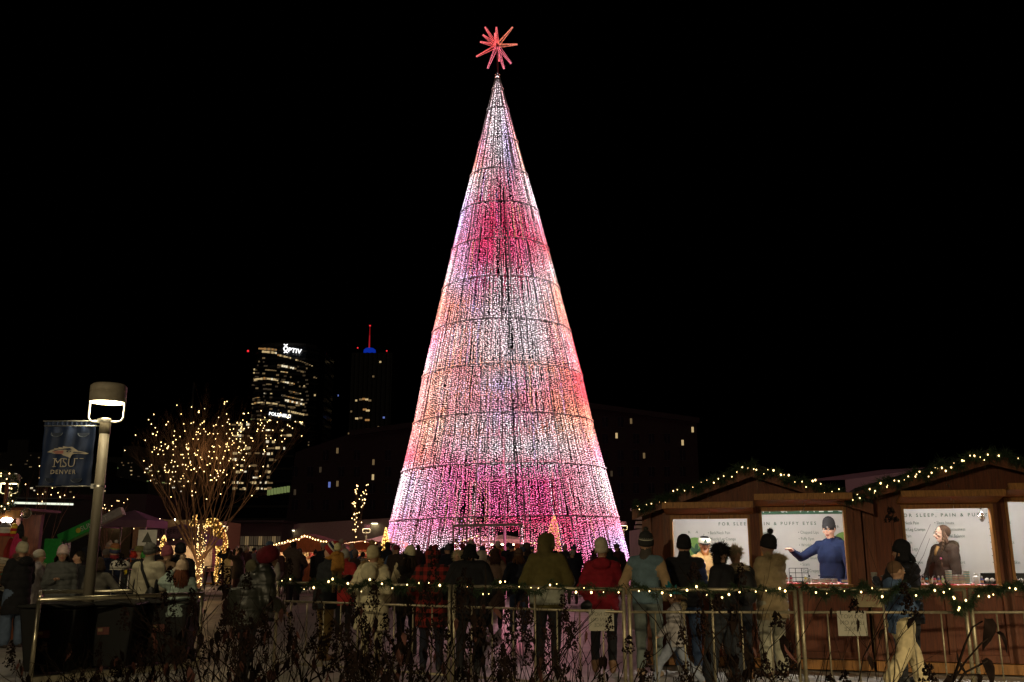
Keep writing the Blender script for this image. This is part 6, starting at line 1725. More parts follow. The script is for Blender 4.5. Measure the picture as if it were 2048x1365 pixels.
def face(t, info, glasses=False, brow=(.08, .05, .03)):
    hs = info['hs']
    g = Geo(); 
    for s_ in (-1, 1): g.ell(W3(info, s_ * .031, .076, .012), .0125 * hs, 10, 8)
    g.build('eye', mat('eye_white', (.55, .52, .48), .3), t, True)['kind'] = 'thing'
    for s_ in (-1, 1):
        Geo().ell(W3(info, s_ * .031, .0865, .010), (.006 * hs, .003 * hs, .006 * hs), 8, 6).build('iris', mat('iris_dark', (.02, .015, .01), .2), t, True)
        Geo().tube([W3(info, s_ * .016, .090, .033), W3(info, s_ * .034, .089, .038), W3(info, s_ * .048, .078, .032)], [.004 * hs, .0045 * hs, .003 * hs], 5).build('eyebrow', cloth(brow), t, True)
    if glasses:
        g = Geo()
        for s_ in (-1, 1):
            g.tube([W3(info, s_ * .032 + .022 * math.cos(a), .098, .010 + .018 * math.sin(a)) for a in [2 * math.pi * k_ / 14 for k_ in range(15)]], .0016, 4)
            g.tube([W3(info, s_ * .054, .097, .014), W3(info, s_ * .082, .0, .012)], .0016, 4)
        g.tube([W3(info, -.010, .099, .012), W3(info, .010, .099, .012)], .0016, 4)
        g.build('glasses', darkmetal, t)
def fur_ring(t, info, m, c, rx, rz_, tilt=0.0, n=900, seed=3, L_=.05, a0=0.0, a1=6.283):
    r_ = random.Random(seed); vs = []; fs = []; c = Vector(c); M_ = Mh(info) @ Matrix.Rotation(tilt, 3, 'X')
    for i in range(n):
        a = r_.uniform(a0, a1); b = r_.uniform(0, 6.283)
        p = Vector((rx * math.sin(a), 0, rz_ * math.cos(a))); out = Vector((math.sin(a), 0, math.cos(a)))
        d = (out * math.cos(b) + Vector((0, 1, 0)) * math.sin(b)); p0 = p + d * .012; p1 = p + d * L_ * r_.uniform(.6, 1.2) + Vector((r_.uniform(-.01, .01), 0, r_.uniform(-.015, .005)))
        w = d.cross(Vector((r_.random() - .5, r_.random() - .5, r_.random() - .5))).normalized() * .004
        k_ = len(vs); vs += [c + M_ @ (p0 - w), c + M_ @ (p0 + w), c + M_ @ p1]; fs.append((k_, k_ + 1, k_ + 2))
    g = Geo(); g.add(vs, fs); return g.build('fur_trim', m, t)
def hand_cup(t, info, i, m):
    wr, d, s_ = info['hands'][i]; p = Vector(wr) + Vector(d) * .07
    Geo().lathe([(.03, -.06), (.038, .05), (.041, .052), (.04, .062), (.034, .066)], p, 14).build('cup', m, t, True)
def place(px, Y, ytop, extra_h=0.0):
    p = at(px, ytop, Y); return (p.x, Y, 0.0), p.z - extra_h
def P(label, px, Y, ytop, rz, jacket, capH=.03, **kw):
    loc, Ht = place(px, Y, ytop)
    cols = dict(jacket=jacket); cols.update(kw.pop('cols', {}))
    z0 = kw.pop('z', 0.0); Ht -= z0
    lean = kw.get('lean', 0.0); drop = (1 - math.cos(lean)) * .8
    H = (Ht) / (1 + capH / 1.75 - drop / 1.75)
    sp = dict(label=label, loc=(loc[0], loc[1], z0), H=H, rz=rz, cols=cols, **kw)
    t, info = make_person(sp)
    return t, info
def K(*c): return cloth(c)
away, left, right, toward = 0.0, R(90), R(-90), R(180)
jeans = (.06, .09, .15); blk = (.012, .012, .014); brn = (.13, .065, .03)

# --- right side, in front of the huts
t, i = P('man in a teal and tan varsity jacket facing the huts', 1290, 11.7, 1056, R(-28), (.13, .20, .24), capH=.09, bulk=.02, la='pocket', ra='pocket', yaw=R(25), sleeve=True, cols=dict(sleeve=(.40, .27, .15), trousers=(.16, .19, .18), shoe=(.42, .30, .20), hood=(.08, .07, .06)), hood='collar', beard=.3, vox=.014, hem=.90)
beanie(t, i, K(.035, .035, .035), pom=K(.05, .05, .045), cuff=K(.04, .04, .04), band=[(.045, .058, K(.5, .48, .4)), (.066, .075, K(.4, .38, .3))], pomr=.04)
t, i = P('man in a black quilted vest with navy sleeves at the left hut', 1367, 12.05, 1067, R(-6), (.012, .013, .017), capH=.06, bulk=.045, la='front', ra='front', sleeve=True, cols=dict(sleeve=(.022, .03, .09), trousers=(.03, .05, .10), shoe=(.30, .30, .30), hood=blk), hood='collar', puffer=.075, hem=.86, vox=.014)
beanie(t, i, K(*blk), h=.15)
t, i = P('small child in grey jacket with leopard hood and teal felt hat', 1350, 10.45, 1176, R(78), (.33, .31, .32), capH=.02, kid=1.0, bulk=.045, la='swing', ra='down', legs='run', cols=dict(trousers=(.25, .28, .36), shoe=(.20, .10, .05), hood=mat('leopard', (.50, .42, .25), .9, scale=38, col2=(.05, .035, .02))), hood='down', puffer=.09, hem=.78, vox=.018)
hair_cap(t, i, K(.16, .09, .05), .03, full=True, n=50)
g = Geo()
for k in range(5):
    a = -1.6 + 3.2 * k / 4; b = W3(i, .12 * math.sin(a), .115 * math.cos(a) - .02, .07)
    g.add([W3(i, .125 * math.sin(a - .42), .12 * math.cos(a - .42) - .02, .06), W3(i, .125 * math.sin(a + .42), .12 * math.cos(a + .42) - .02, .06), W3(i, .15 * math.sin(a), .15 * math.cos(a) - .02, .21 if k in (1, 3) else .16), W3(i, .05 * math.sin(a), .05 * math.cos(a) - .02, .13)], [(0, 1, 2), (1, 3, 2), (3, 0, 2), (0, 3, 1)])
g.lathe([(.135, .04), (.14, .07), (.10, .14), (.02, .17)], W3(i, 0, -.015, 0), 18, Mh(i))
g.build('hat', K(.01, .16, .20), t)
t, i = P('person in black with a bushy black trapper hat, walking', 1440, 11.0, 1082, R(52), (.015, .015, .016), capH=.05, bulk=.03, la='front', ra='front', legs='step', baggy=.035, cols=dict(trousers=(.03, .034, .042), shoe=(.03, .02, .015), skin=(.38, .22, .15)), hem=.86, vox=.015, flare=.03)
fluff(t, W3(i, 0, -.01, .045), .145, K(.008, .008, .008), 'hat', 900, (.95, 1.05, .95), seed=2, thin=.05)
fluff(t, W3(i, -.09, .0, -.06), .075, K(.008, .008, .008), 'ear_flap', 300, (.7, 1, 1.5), seed=3); fluff(t, W3(i, .09, .0, -.06), .075, K(.008, .008, .008), 'ear_flap', 300, (.7, 1, 1.5), seed=4)
t, i = P('person with tan fleece trapper hat and black backpack at the left hut', 1470, 11.55, 1086, R(15), (.022, .024, .028), capH=.05, bulk=.03, la='front', ra='front', cols=dict(trousers=(.035, .04, .05), shoe=(.22, .11, .05)), boots=True, hem=.88, vox=.015)
fluff(t, W3(i, 0, -.01, .04), .13, K(.40, .32, .20), 'hat', 700, (.95, 1.05, 1), seed=5, thin=.06)
fluff(t, Vector(i['up']((0, -.06, 1.46))), .15, K(.42, .34, .22), 'fleece_collar', 500, (1.1, .8, .6), seed=6, thin=.06)
g = Geo(); g.ell(i['up']((.02, -.22, 1.20)), (.15, .11, .23), 14, 10); g.ell(i['up']((.02, -.31, 1.10)), (.10, .05, .11), 12, 8); g.build('backpack', mat('backpack_nylon', (.012, .012, .014), .6, bump=.2), t, True)
t, i = P('person in a tan hooded parka with fur trim and black pompom beanie', 1535, 11.75, 1060, R(38), (.33, .25, .14), capH=.10, bulk=.055, la='front', ra='front', cols=dict(trousers=mat('pale_camo', (.42, .40, .30), .9, scale=11, col2=(.24, .23, .17)), shoe=(.10, .05, .03), skin=(.32, .18, .12)), hood='down', puffer=.12, hem=.72, boots=True, baggy=.02, vox=.014)
beanie(t, i, K(*blk), pom=K(*blk), pomr=.05)
fur_ring(t, i, K(.36, .28, .16), i['up']((0, -.10, 1.50)), .14, .10, R(-70), 900, 7, .06)
t, i = P('boy in a blue hoodie and cream trousers walking past', 1790, 10.3, 1122, R(-72), (.085, .14, .26), capH=.02, kid=.45, bulk=.015, la='front', ra='front', yaw=R(-6), legs='stride', baggy=.03, cols=dict(trousers=(.60, .50, .30), shoe=(.3, .28, .25), skin=(.48, .28, .18)), hood='down', hem=.80, vox=.013)
Geo().ell(W3(i, 0, -.024, .036), tuple(v * i['hs'] for v in (.083, .094, .094)), 18, 12, Mh(i), jit=.015).build('hair', K(.16, .09, .045), t, True); face(t, i)
t, i = P('adult in a black puffer jacket and beanie holding a cup behind the boy', 1800, 11.1, 1077, R(28), (.014, .015, .015), capH=.06, bulk=.055, la='carry', ra='carry', yaw=R(20), gloves=True, cols=dict(trousers=(.03, .03, .034), shoe=(.05, .05, .05), glove=(.10, .07, .05)), hood='collar', puffer=.085, hem=.74, vox=.015)
beanie(t, i, K(*blk)); hand_cup(t, i, 0, mat('pale_cup', (.5, .48, .44), .6))
hair_cap(t, i, K(.02, .015, .012), .10, full=False, n=50)

# --- vendors
def floor_person(label, px, dep, ytop, rz, jacket, **kw):
    s, z = wl(px, ytop, dep); p = hw_(s, dep); capH = kw.pop('capH', .03); z0 = .12
    cols = dict(jacket=jacket); cols.update(kw.pop('cols', {}))
    H = (z - z0) / (1 + capH / 1.75)
    return make_person(dict(label=label, loc=(p.x, p.y, z0), H=H, rz=rz, cols=cols, **kw))
t, i = floor_person('bearded vendor in a tan hoodie and black and white cap', 1408, .95, 1071, toward + YAW + R(12), (.46, .30, .13), capH=.03, la='front', ra='chest', nod=R(8), cols=dict(beard=(.36, .14, .04), skin=(.60, .34, .24), trousers=jeans), hood='down', beard=.5, vox=.009, sm=2)
face(t, i, brow=(.3, .14, .05))
g = Geo(); g.lathe([(.098, .02), (.100, .05), (.092, .09), (.06, .122), (.01, .132)], W3(i, 0, -.012, .012), 24, Mh(i)); g.build('hat', K(*blk), t, True)
g = Geo(); vs = []
for a in [math.pi * k_ / 12 for k_ in range(13)]: vs.append(W3(i, .084 * math.cos(a), .05 + .105 * math.sin(a), .042 - .012 * math.sin(a)))
for a in [math.pi * k_ / 12 for k_ in range(13)]: vs.append(W3(i, .084 * math.cos(a), .05 + .105 * math.sin(a), .034 - .012 * math.sin(a)))
g.add(vs, [tuple(range(13)), tuple(range(25, 12, -1))] + [(k_, k_ + 1, k_ + 14, k_ + 13) for k_ in range(12)]); g.build('cap_brim', K(*blk), t)
g = Geo(); g.lathe([(.101, .025), (.104, .05), (.096, .088), (.08, .108)], W3(i, 0, -.008, .012), 24, Mh(i), cap=False); o = g.build('cap_front', K(.7, .68, .62), t, True)
g = Geo(); g.add([W3(i, x_, .1035 - abs(z_ - .07) * .35, z_) for x_, z_ in ((-.022, .066), (0, .112), (.022, .066))] + [W3(i, x_, .107 - abs(z_ - .07) * .3, z_) for x_, z_ in ((-.028, .050), (0, .088), (.028, .050))], [(0, 1, 2), (3, 4, 5)]); g.build('emblem', K(.02, .06, .03), t)
t, i = floor_person('vendor in a navy hoodie and black beanie pointing across the counter', 1657, .80, 1031, toward + YAW + R(-32), (.008, .016, .055), capH=.07, la='counter', ra='reach', nod=R(16), cols=dict(skin=(.58, .34, .25), trousers=(.03, .03, .04)), hood='down', vox=.009, bulk=.012, hem=.86)
face(t, i, brow=(.2, .12, .06)); beanie(t, i, K(.012, .012, .014), h=.15, r=.089)
lettering('UA', .02, mat('beanie_logo', (.5, .5, .5), .6), t, W3(i, -.02, .098, .055), (R(90), 0, R(180)))
g = Geo(); g.tube([i['up']((x_, .135 + .02, 1.02)) for x_ in (-.13, 0, .13)], .008, 5); g.build('pocket_edge', cloth((.008, .016, .055)), t)
t, i = floor_person('woman vendor with glasses and long braid in a brown work jacket', 1884, .85, 1049, toward + YAW + R(-62), (.026, .015, .011), capH=.01, la='counter', ra='counter', yaw=R(-18), fem=1.0, cols=dict(skin=(.60, .38, .29), trousers=jeans, hood=(.024, .014, .010)), hood='down', vox=.009, bulk=.03, hem=.84)
hm_ = K(.055, .03, .018); hg = Geo(); hg.ell(W3(i, 0, -.024, .036), (.085, .095, .092), 18, 12, Mh(i), jit=.012); hg.tube([W3(i, -.072, .01, .05), W3(i, -.090, .005, -.03), i['up']((-.095, .02, 1.50)), i['up']((-.09, .07, 1.40))], [.022, .028, .03, .018], 8); hg.tube([W3(i, .072, .01, .05), W3(i, .088, -.005, -.03), i['up']((.085, -.01, 1.50))], [.022, .026, .02], 8); hg.build('hair', hm_, t, True); face(t, i, True, (.08, .05, .03))
g = Geo()
for k_ in range(9):
    u = k_ / 8; p = Vector(i['up']((-.085 - .012 * math.sin(k_), .075 + .06 * u, 1.56 - .34 * u))); g.ell(p, (.021 - .008 * u, .017, .028), 8, 6)
g.build('braid', K(.07, .04, .022), t, True)
Geo().ell(i['up']((-.10, .15, 1.30)), .014, 8, 6).build('hair_tie', mat('pink_tie', (.7, .15, .4), .5), t, True)
g = Geo(); g.tube([i['up']((.0, .10, 1.46)), i['up']((.0, .135, 1.40)), i['up']((.0, .155, 1.34))], [.022, .024, .014], 8); g.build('collar_lining', K(.25, .14, .05), t, True)
Geo().box(-.025, .025, .168, .174, .96, 1.01).build('jacket_patch', K(.35, .2, .08), t)

# --- along the barrier, looking at the tree
t, i = P('woman in a maroon puffer jacket and cream beanie by the barrier', 1203, 12.1, 1073, R(-10), (.24, .012, .022), capH=.08, bulk=.05, fem=.8, la='pocket', ra='front', cols=dict(trousers=(.012, .012, .015), shoe=(.17, .09, .045)), hood='down', boots=True, puffer=.10, hem=.80, vox=.015, yaw=R(-10))
beanie(t, i, K(.52, .46, .34), cuff=K(.55, .48, .36), h=.17)
g = Geo(); g.ell((-.17, -.08, .88), (.14, .07, .09), 12, 8); g.build('bag', mat('bag_black', (.012, .012, .013), .5), t, True)
jm = mat('two_tone_olive', (.115, .095, .03), .9, var=.2, scale=12, bump=.3, bscale=80)
t, i = P('person in an olive and pale two-tone hooded jacket holding a cup', 1093, 12.3, 1065, R(-22), (.115, .095, .03), capH=.03, bulk=.06, la='pocket', ra='carry', sleeve=False, hood='up', yaw=R(-40), lower=1.06, cols=dict(lower=(.36, .37, .30), trousers=(.014, .014, .016), shoe=(.04, .03, .03), hood=(.105, .085, .03)), hem=.80, vox=.015, extra=[('c', 'lower', (.30, .10, 1.13), (.25, .22, 1.18), .07, .062)])
hand_cup(t, i, 1, mat('pale_cup', (.5, .48, .44), .6))
t, i = P('person in dark jacket with bright jeans and pale shoes mid plaza', 1037, 17.5, 1096, R(4), (.016, .018, .03), capH=.05, bulk=.05, la='pocket', ra='front', cols=dict(trousers=(.05, .07, .13), shoe=(.62, .55, .38)), hood='collar', hem=.86, vox=.02)
beanie(t, i, K(.10, .06, .04), band=[(.045, .06, K(.06, .03, .03))]); hair_cap(t, i, K(.08, .035, .015), .14, full=False, n=50, seed=8)
t, i = P('long haired woman in a long brown coat with a cap mid plaza', 990, 19.0, 1094, R(6), (.16, .10, .075), capH=.03, bulk=.02, fem=1, la='pocket', ra='pocket', cols=dict(trousers=blk, shoe=blk), hem=.42, flare=.02, vox=.02)
hair_cap(t, i, K(.045, .018, .012), .22, n=80, seed=9)
g = Geo(); g.lathe([(.10, .03), (.098, .07), (.07, .12), (.01, .135)], W3(i, 0, -.012, 0), 18, Mh(i)); g.lathe([(.11, .028), (.115, .036)], W3(i, -.02, .02, 0), 18, Mh(i)); g.build('hat', K(.12, .08, .05), t, True)
t, i = P('big person in a black jacket with black hair by the barrier', 940, 12.0, 1086, R(3), (.014, .015, .013), capH=.02, bulk=.095, la='pocket', ra='pocket', cols=dict(trousers=(.012, .014, .02), shoe=blk), hem=.74, vox=.016)
hair_cap(t, i, K(.01, .01, .01), .06, n=90, seed=10)
t, i = P('figure in a red and black plaid hooded coat by the barrier', 866, 12.3, 1092, R(-4), (.15, .012, .012), capH=.03, bulk=.06, la='pocket', ra='pocket', hood='up', cols=dict(jacket=mat('plaid_red', (.26, .02, .016), .95, scale=8.5, kind='plaid', col2=(.012, .008, .008)), hood=mat('plaid_red', (.26, .02, .016)), trousers=(.015, .016, .022), shoe=blk), hem=.62, vox=.015)
t, i = P('figure in a cream beanie with black band and dark coat with cream sleeves', 819, 14.2, 1091, R(38), (.035, .03, .026), capH=.09, bulk=.045, fem=1, la='phone', ra='front', sleeve=True, gloves=True, yaw=R(10), cols=dict(sleeve=(.50, .42, .26), glove=(.5, .42, .26), trousers=blk, shoe=blk, hood=(.40, .30, .15)), hood='collar', hem=.70, vox=.017)
beanie(t, i, K(.55, .50, .32), cuff=K(*blk), h=.20); hair_cap(t, i, K(.03, .018, .012), .22, full=False, n=60, seed=11)
t, i = P('woman in a cream puffer coat with fur hood and cream pompom beanie', 748, 12.9, 1082, R(-14), (.70, .63, .42), capH=.12, bulk=.07, fem=.6, la='pocket', ra='pocket', hood='down', yaw=R(-12), cols=dict(trousers=(.45, .40, .26), shoe=(.3, .2, .1)), boots=True, puffer=.13, puffamp=.02, hem=.52, vox=.014, flare=.02)
beanie(t, i, K(.55, .48, .28), pom=K(.30, .20, .09), h=.16, pomr=.055)
fur_ring(t, i, K(.40, .28, .13), i['up']((0, -.05, 1.52)), .165, .12, R(-60), 1100, 12, .06)
g = Geo(); g.ell((.02, -.23, 1.38), (.13, .07, .14), 14, 10); g.build('hood_back', cloth((.58, .52, .34)), t, True)
t, i = P('tall adult in a red white and navy bobble hat carrying the toddler', 655, 13.5, 1080, R(-55), (.022, .024, .024), capH=.10, bulk=.05, la='carry', ra='carry', cols=dict(trousers=(.25, .17, .06), shoe=(.25, .14, .07)), hood='collar', hem=.78, vox=.017, lean=R(4))
hb = Geo(); M_ = Mh(i) @ Matrix.Rotation(R(-42), 3, 'X') @ Matrix.Rotation(R(25), 3, 'Y'); c_ = W3(i, 0, -.01, .04)
for z0, z1, r0, r1, m_ in ((-.02, .05, .118, .122, K(.30, .02, .02)), (.052, .075, .121, .118, K(.6, .55, .45)), (.077, .115, .118, .108, K(.015, .02, .05)), (.117, .14, .107, .096, K(.6, .55, .45)), (.142, .20, .095, .045, K(.30, .02, .02))):
    Geo().lathe([(r0, z0), ((r0 + r1) / 2 + .003, (z0 + z1) / 2), (r1, z1)], c_, 28, M_, rib=.02, ribn=14).build('hat_band' if m_ else 'hat', m_, t, True)
fluff(t, c_ + M_ @ Vector((0, 0, .24)), .055, K(.25, .2, .18), 'pompom', 260, seed=13)
fluff(t, W3(i, .085, .0, -.02), .045, K(.3, .2, .1), 'pompom', 160, seed=14)
tc_, ic = P('toddler in mustard jacket and cream knit hat held on the adult\'s arm', 676, 13.05, 1086, R(-8), (.33, .155, .03), z=.92, capH=.10, kid=1.0, bulk=.05, la=((.16, .06, -.12), (.30, .12, -.10)), ra='down', hood='down', cols=dict(trousers=(.30, .2, .08), shoe=(.15, .08, .04)), hem=.82, vox=.018, puffer=.11)
beanie(tc_, ic, K(.62, .56, .30), h=.17, r=.112, low=.02)
t, i = P('large figure in a black leather puffer and maroon hat bending over the barrier', 500, 10.9, 1092, R(-58), (.035, .036, .03), capH=.05, bulk=.115, lean=R(22), la='rail', ra='rail', hood='down', cols=dict(jacket=mat('black_leather', (.022, .024, .018), .45, var=.3, scale=6, bump=.5, bscale=11, spec=.6), sleeve=(.02, .02, .02), trousers=(.012, .013, .016), shoe=blk, hood=(.10, .09, .05)), puffer=.16, puffamp=.022, hem=.76, vox=.016)
g = Geo(); g.lathe([(.13, -.05), (.145, .0), (.15, .05), (.135, .10), (.09, .145), (.01, .16)], W3(i, 0, -.02, .02), 26, Mh(i) @ Matrix.Rotation(R(25), 3, 'X'), rib=.03, ribn=9); g.build('hat', K(.12, .010, .018), t, True)
fluff(t, W3(i, .02, -.02, -.10), .09, K(.03, .012, .012), 'hair', 300, (.9, .9, 1.4), seed=15, thin=.05)

# --- left side
t, i = P('person in a long black fur-hooded parka and jeans at the hat stall', 47, 15.3, 1077, R(62), (.012, .012, .013), capH=.10, bulk=.055, fem=.5, la='front', ra='front', hood='down', cols=dict(trousers=(.10, .14, .22), shoe=(.05, .04, .04)), baggy=.03, puffer=.14, hem=.56, vox=.016)
beanie(t, i, K(.46, .42, .30), pom=K(.12, .08, .05), pomr=.06); fur_ring(t, i, K(.20, .14, .10), i['up']((0, -.06, 1.52)), .16, .11, R(-62), 900, 16, .055)
t, i = P('figure in a grey jacket with a white fur collar beside the black parka', 80, 16.4, 1098, R(-60), (.30, .26, .25), capH=.04, bulk=.04, fem=1, la='front', ra='phone', cols=dict(trousers=(.28, .24, .22), shoe=(.2, .15, .12)), hem=.60, vox=.018)
beanie(t, i, K(.42, .36, .24), h=.13); fluff(t, Vector(i['up']((.0, .02, 1.44))), .15, K(.55, .48, .36), 'fur_collar', 500, (1.1, 1, .7), seed=17, thin=.06)
t, i = P('woman in a long grey puffer coat, glasses and pale pink beanie', 128, 14.6, 1086, toward + R(22), (.085, .09, .09), capH=.08, bulk=.04, fem=1, la='down', ra='front', hood='down', cols=dict(skin=(.42, .25, .17), trousers=(.05, .05, .06), shoe=blk), puffer=.10, hem=.55, vox=.013)
beanie(t, i, K(.55, .42, .42), cuff=K(.58, .45, .45)); face(t, i, True); hair_cap(t, i, K(.03, .02, .015), .12, full=False, n=40, seed=18)
t, i = P('person in a dark patterned sweater with a paper cup beside the lamp post', 160, 15.6, 1100, toward + R(-40), (.05, .045, .06), capH=.03, bulk=.03, la='down', ra='chest', cols=dict(trousers=(.03, .04, .07)), hem=.84, vox=.018)
hand_cup(t, i, 1, mat('pale_cup', (.5, .48, .44), .6)); hair_cap(t, i, K(.02, .015, .01), .05, n=50, seed=19)
t, i = P('figure in a draped grey-brown poncho just right of the lamp post', 200, 13.6, 1112, R(-8), (.085, .08, .07), capH=.03, bulk=.03, la='down', ra='side', cols=dict(trousers=(.03, .03, .03)), hem=.70, flare=.22, vox=.018)
hair_cap(t, i, K(.03, .02, .015), .1, n=60, seed=20)
t, i = P('man in a navy padded jacket with red collar and rainbow bobble hat', 232, 16.4, 1082, R(35), (.014, .018, .045), capH=.09, bulk=.075, la='front', ra='front', hood='collar', cols=dict(trousers=blk, hood=(.2, .02, .03)), puffer=.12, hem=.70, vox=.018)
beanie(t, i, K(.30, .12, .05), cuff=K(.05, .06, .12), band=[(.045, .06, K(.1, .3, .12)), (.062, .075, K(.5, .35, .05))], pom=K(.45, .42, .40), pomr=.04)
t, i = P('man in a pale grey fleece and grey beanie with a black sling bag', 302, 13.2, 1083, R(-6), (.40, .37, .28), capH=.05, bulk=.035, la='front', ra='front', sleeve=False, hood='collar', cols=dict(trousers=(.05, .05, .06)), hem=.80, vox=.014)
beanie(t, i, K(.10, .10, .095), h=.13)
Geo().tube([i['up'](q) for q in ((-.11, -.02, 1.50), (-.03, -.15, 1.38), (.06, -.175, 1.22), (.13, -.17, 1.06))], .022, 8).build('strap', K(*blk), t, True)
Geo().ell(i['up']((.15, -.17, .98)), (.09, .06, .14), 12, 8).build('sling_bag', mat('bag_black', (.012, .012, .013), .5), t, True)
for s_ in (-1, 1): Geo().ell(i['up']((s_ * .172, -.02, 1.10)), (.035, .085, .17), 10, 8).build('side_panel', K(.012, .012, .014), t, True)
t, i = P('child in a mint puffer jacket and cream pompom hat beside the fleece man', 366, 12.8, 1112, R(18), (.36, .46, .42), capH=.13, kid=.5, bulk=.06, la='head', ra='front', gloves=True, cols=dict(trousers=blk, glove=(.5, .45, .38)), puffer=.085, hem=.84, vox=.015)
beanie(t, i, K(.58, .44, .32), pom=K(.58, .44, .32), pomr=.05, h=.15); hair_cap(t, i, K(.12, .04, .02), .26, full=False, n=80, seed=21)
t, i = P('dark bearded figure in black behind the mint jacket child', 362, 15.6, 1084, R(30), (.012, .012, .013), capH=.05, bulk=.06, la='front', ra='front', hood='collar', cols=dict(trousers=blk), hem=.72, vox=.018)
beanie(t, i, K(.012, .012, .012), h=.14)
t, i = P('girl in a dusky pink bobble hat and brown coat behind the fleece man', 336, 15.2, 1086, R(-30), (.20, .13, .08), capH=.09, bulk=.05, fem=1, la='front', ra='front', hood='down', cols=dict(trousers=blk), hem=.55, vox=.018)
beanie(t, i, K(.28, .08, .11), pom=K(.30, .09, .13), pomr=.045)
t, i = P('person draped in rainbow knit scarf under a green brimmed hat', 281, 15.4, 1088, R(10), (.02, .018, .018), capH=.04, bulk=.05, la='down', ra='down', cols=dict(trousers=blk), hem=.60, vox=.018)
g = Geo(); g.lathe([(.16, .035), (.165, .042), (.10, .055), (.095, .11), (.05, .13)], W3(i, 0, 0, 0), 24, Mh(i)); g.build('hat', K(.13, .12, .05), t, True)
rb = [(.40, .03, .02), (.50, .12, .02), (.55, .42, .03), (.06, .30, .06), (.05, .10, .35), (.45, .04, .03), (.55, .40, .04), (.06, .28, .08)]
for s_ in (-1, 1):
    for k_ in range(8):
        z_ = 1.60 - .15 * k_; fluff(t, Vector((s_ * (.15 + .02 * math.sin(k_)) * (.6 if k_ == 0 else 1), -.06, z_)), .085, K(*rb[(k_ + (s_ > 0) * 3) % 8]), 'scarf_tuft', 120, (1, .7, 1.1), seed=22 + k_, thin=.14)
# santa-like plush figure on the far barrier
t, i = P('white bearded figure in a red scarf and pale hat in the middle distance', 546, 21.0, 1098, R(-40), (.42, .38, .32), capH=.08, bulk=.06, la='front', ra='front', beard=.9, cols=dict(beard=(.6, .58, .55), trousers=(.25, .22, .2), hood=(.35, .03, .03)), hood='collar', hem=.55, vox=.022)
beanie(t, i, K(.25, .24, .24), cuff=K(.55, .5, .48), h=.16)
t, i = P('person in a pale pink coat walking beside the gold crescent', 424, 44.0, 1095, R(70), (.52, .22, .22), capH=.05, bulk=.04, fem=1, la='pocket', ra='front', cols=dict(trousers=blk, shoe=blk), hem=.66, legs='step', vox=.022, hood='up')
t, i = P('woman in a long pale pink coat and pink bobble hat, mid plaza left', 477, 30.5, 1099, R(-140), (.55, .38, .38), capH=.08, bulk=.04, fem=1, la='pocket', ra='front', cols=dict(trousers=jeans, shoe=blk), hem=.55, vox=.022)
beanie(t, i, K(.6, .35, .42), h=.13)
t, i = P('woman in a long cream coat and orange scarf left of the pink coat', 463, 31.5, 1101, R(-160), (.52, .44, .24), capH=.06, bulk=.03, fem=1, la='pocket', ra='pocket', cols=dict(trousers=jeans, hood=(.5, .12, .04)), hood='collar', hem=.55, vox=.022)
hair_cap(t, i, K(.1, .05, .02), .12, n=40, seed=24)
t, i = P('person in a bright yellow jacket and white hat in the doorway of the light tree', 996, 36.0, 1081, R(4), (.62, .46, .02), capH=.07, bulk=.06, la='front', ra='down', hood='down', cols=dict(trousers=blk), hem=.74, vox=.024)
beanie(t, i, K(.6, .5, .5), h=.15)
t, i = P('person in a red coat and striped hat behind the mustard toddler', 691, 17.5, 1096, R(-10), (.38, .03, .03), capH=.06, bulk=.05, la='pocket', ra='pocket', cols=dict(trousers=blk, hood=(.3, .03, .03)), hood='collar', hem=.62, vox=.02)
beanie(t, i, K(.4, .38, .33), h=.14)
t, i = P('person in a black and white checked shirt before the right red stall', 726, 34.0, 1104, R(10), (.3, .3, .3), capH=.02, bulk=.02, la='front', ra='front', cols=dict(jacket=mat('plaid_grey', (.45, .42, .40), .95, scale=14, kind='plaid', col2=(.04, .04, .045)), trousers=jeans), hem=.80, vox=.024)
hair_cap(t, i, K(.03, .02, .01), .05, n=30, seed=25)
t, i = P('person with white fluffy earmuff hood left of the big black jacket', 916, 15.2, 1098, R(-15), (.14, .07, .08), capH=.04, bulk=.04, fem=1, la='pocket', ra='pocket', cols=dict(trousers=blk), hem=.62, vox=.02)
fluff(t, W3(i, 0, -.01, .03), .13, K(.50, .42, .26), 'hat', 600, (1, 1, 1), seed=26, thin=.06)
t, i = P('person in a pale hood seen right of the big black jacket', 962, 15.6, 1100, R(-60), (.36, .31, .27), capH=.03, bulk=.05, la='front', ra='front', hood='up', cols=dict(trousers=blk), hem=.6, vox=.02)

# --- dense crowd further back: a few figures in different poses, repeated with clothes of their own
protos = []
for k_, sp in enumerate((dict(la='pocket', ra='pocket', bulk=.05, hem=.70, hood='up'), dict(la='phone', ra='front', bulk=.04, hem=.78, fem=1), dict(la='front', ra='front', bulk=.06, hem=.62, hood='down', legs='wide'),
                         dict(la='down', ra='down', bulk=.04, hem=.84, legs='step'), dict(la='head', ra='phone', bulk=.05, hem=.75, hood='collar'), dict(la='pocket', ra='carry', bulk=.05, hem=.50, fem=1, flare=.04),
                         dict(la='down', ra='side', bulk=.05, hem=.80, kid=.7))):
    ex = []
    hat = k_ in (1, 2, 3, 5, 6)
    if hat: ex = [('e', 'hat', (0, -.005, 1.685), (.105, .112, .085))] + ([('e', 'hat', (0, -.02, 1.80), (.04, .04, .04))] if k_ in (2, 5, 6) else [])
    else: ex = [('e', 'hair', (0, -.02, 1.66), (.093, .103, .095))]
    sp.update(label='prototype', loc=(0, 0, 0), H=1.75, cols=dict(jacket=blk), vox=.032, extra=ex, sm=1)
    protos.append(make_person(sp)[0])
finish_people()
pm = [SINGLE[p.name] for p in protos]; LABS = [SLOTS[p.name] for p in protos]
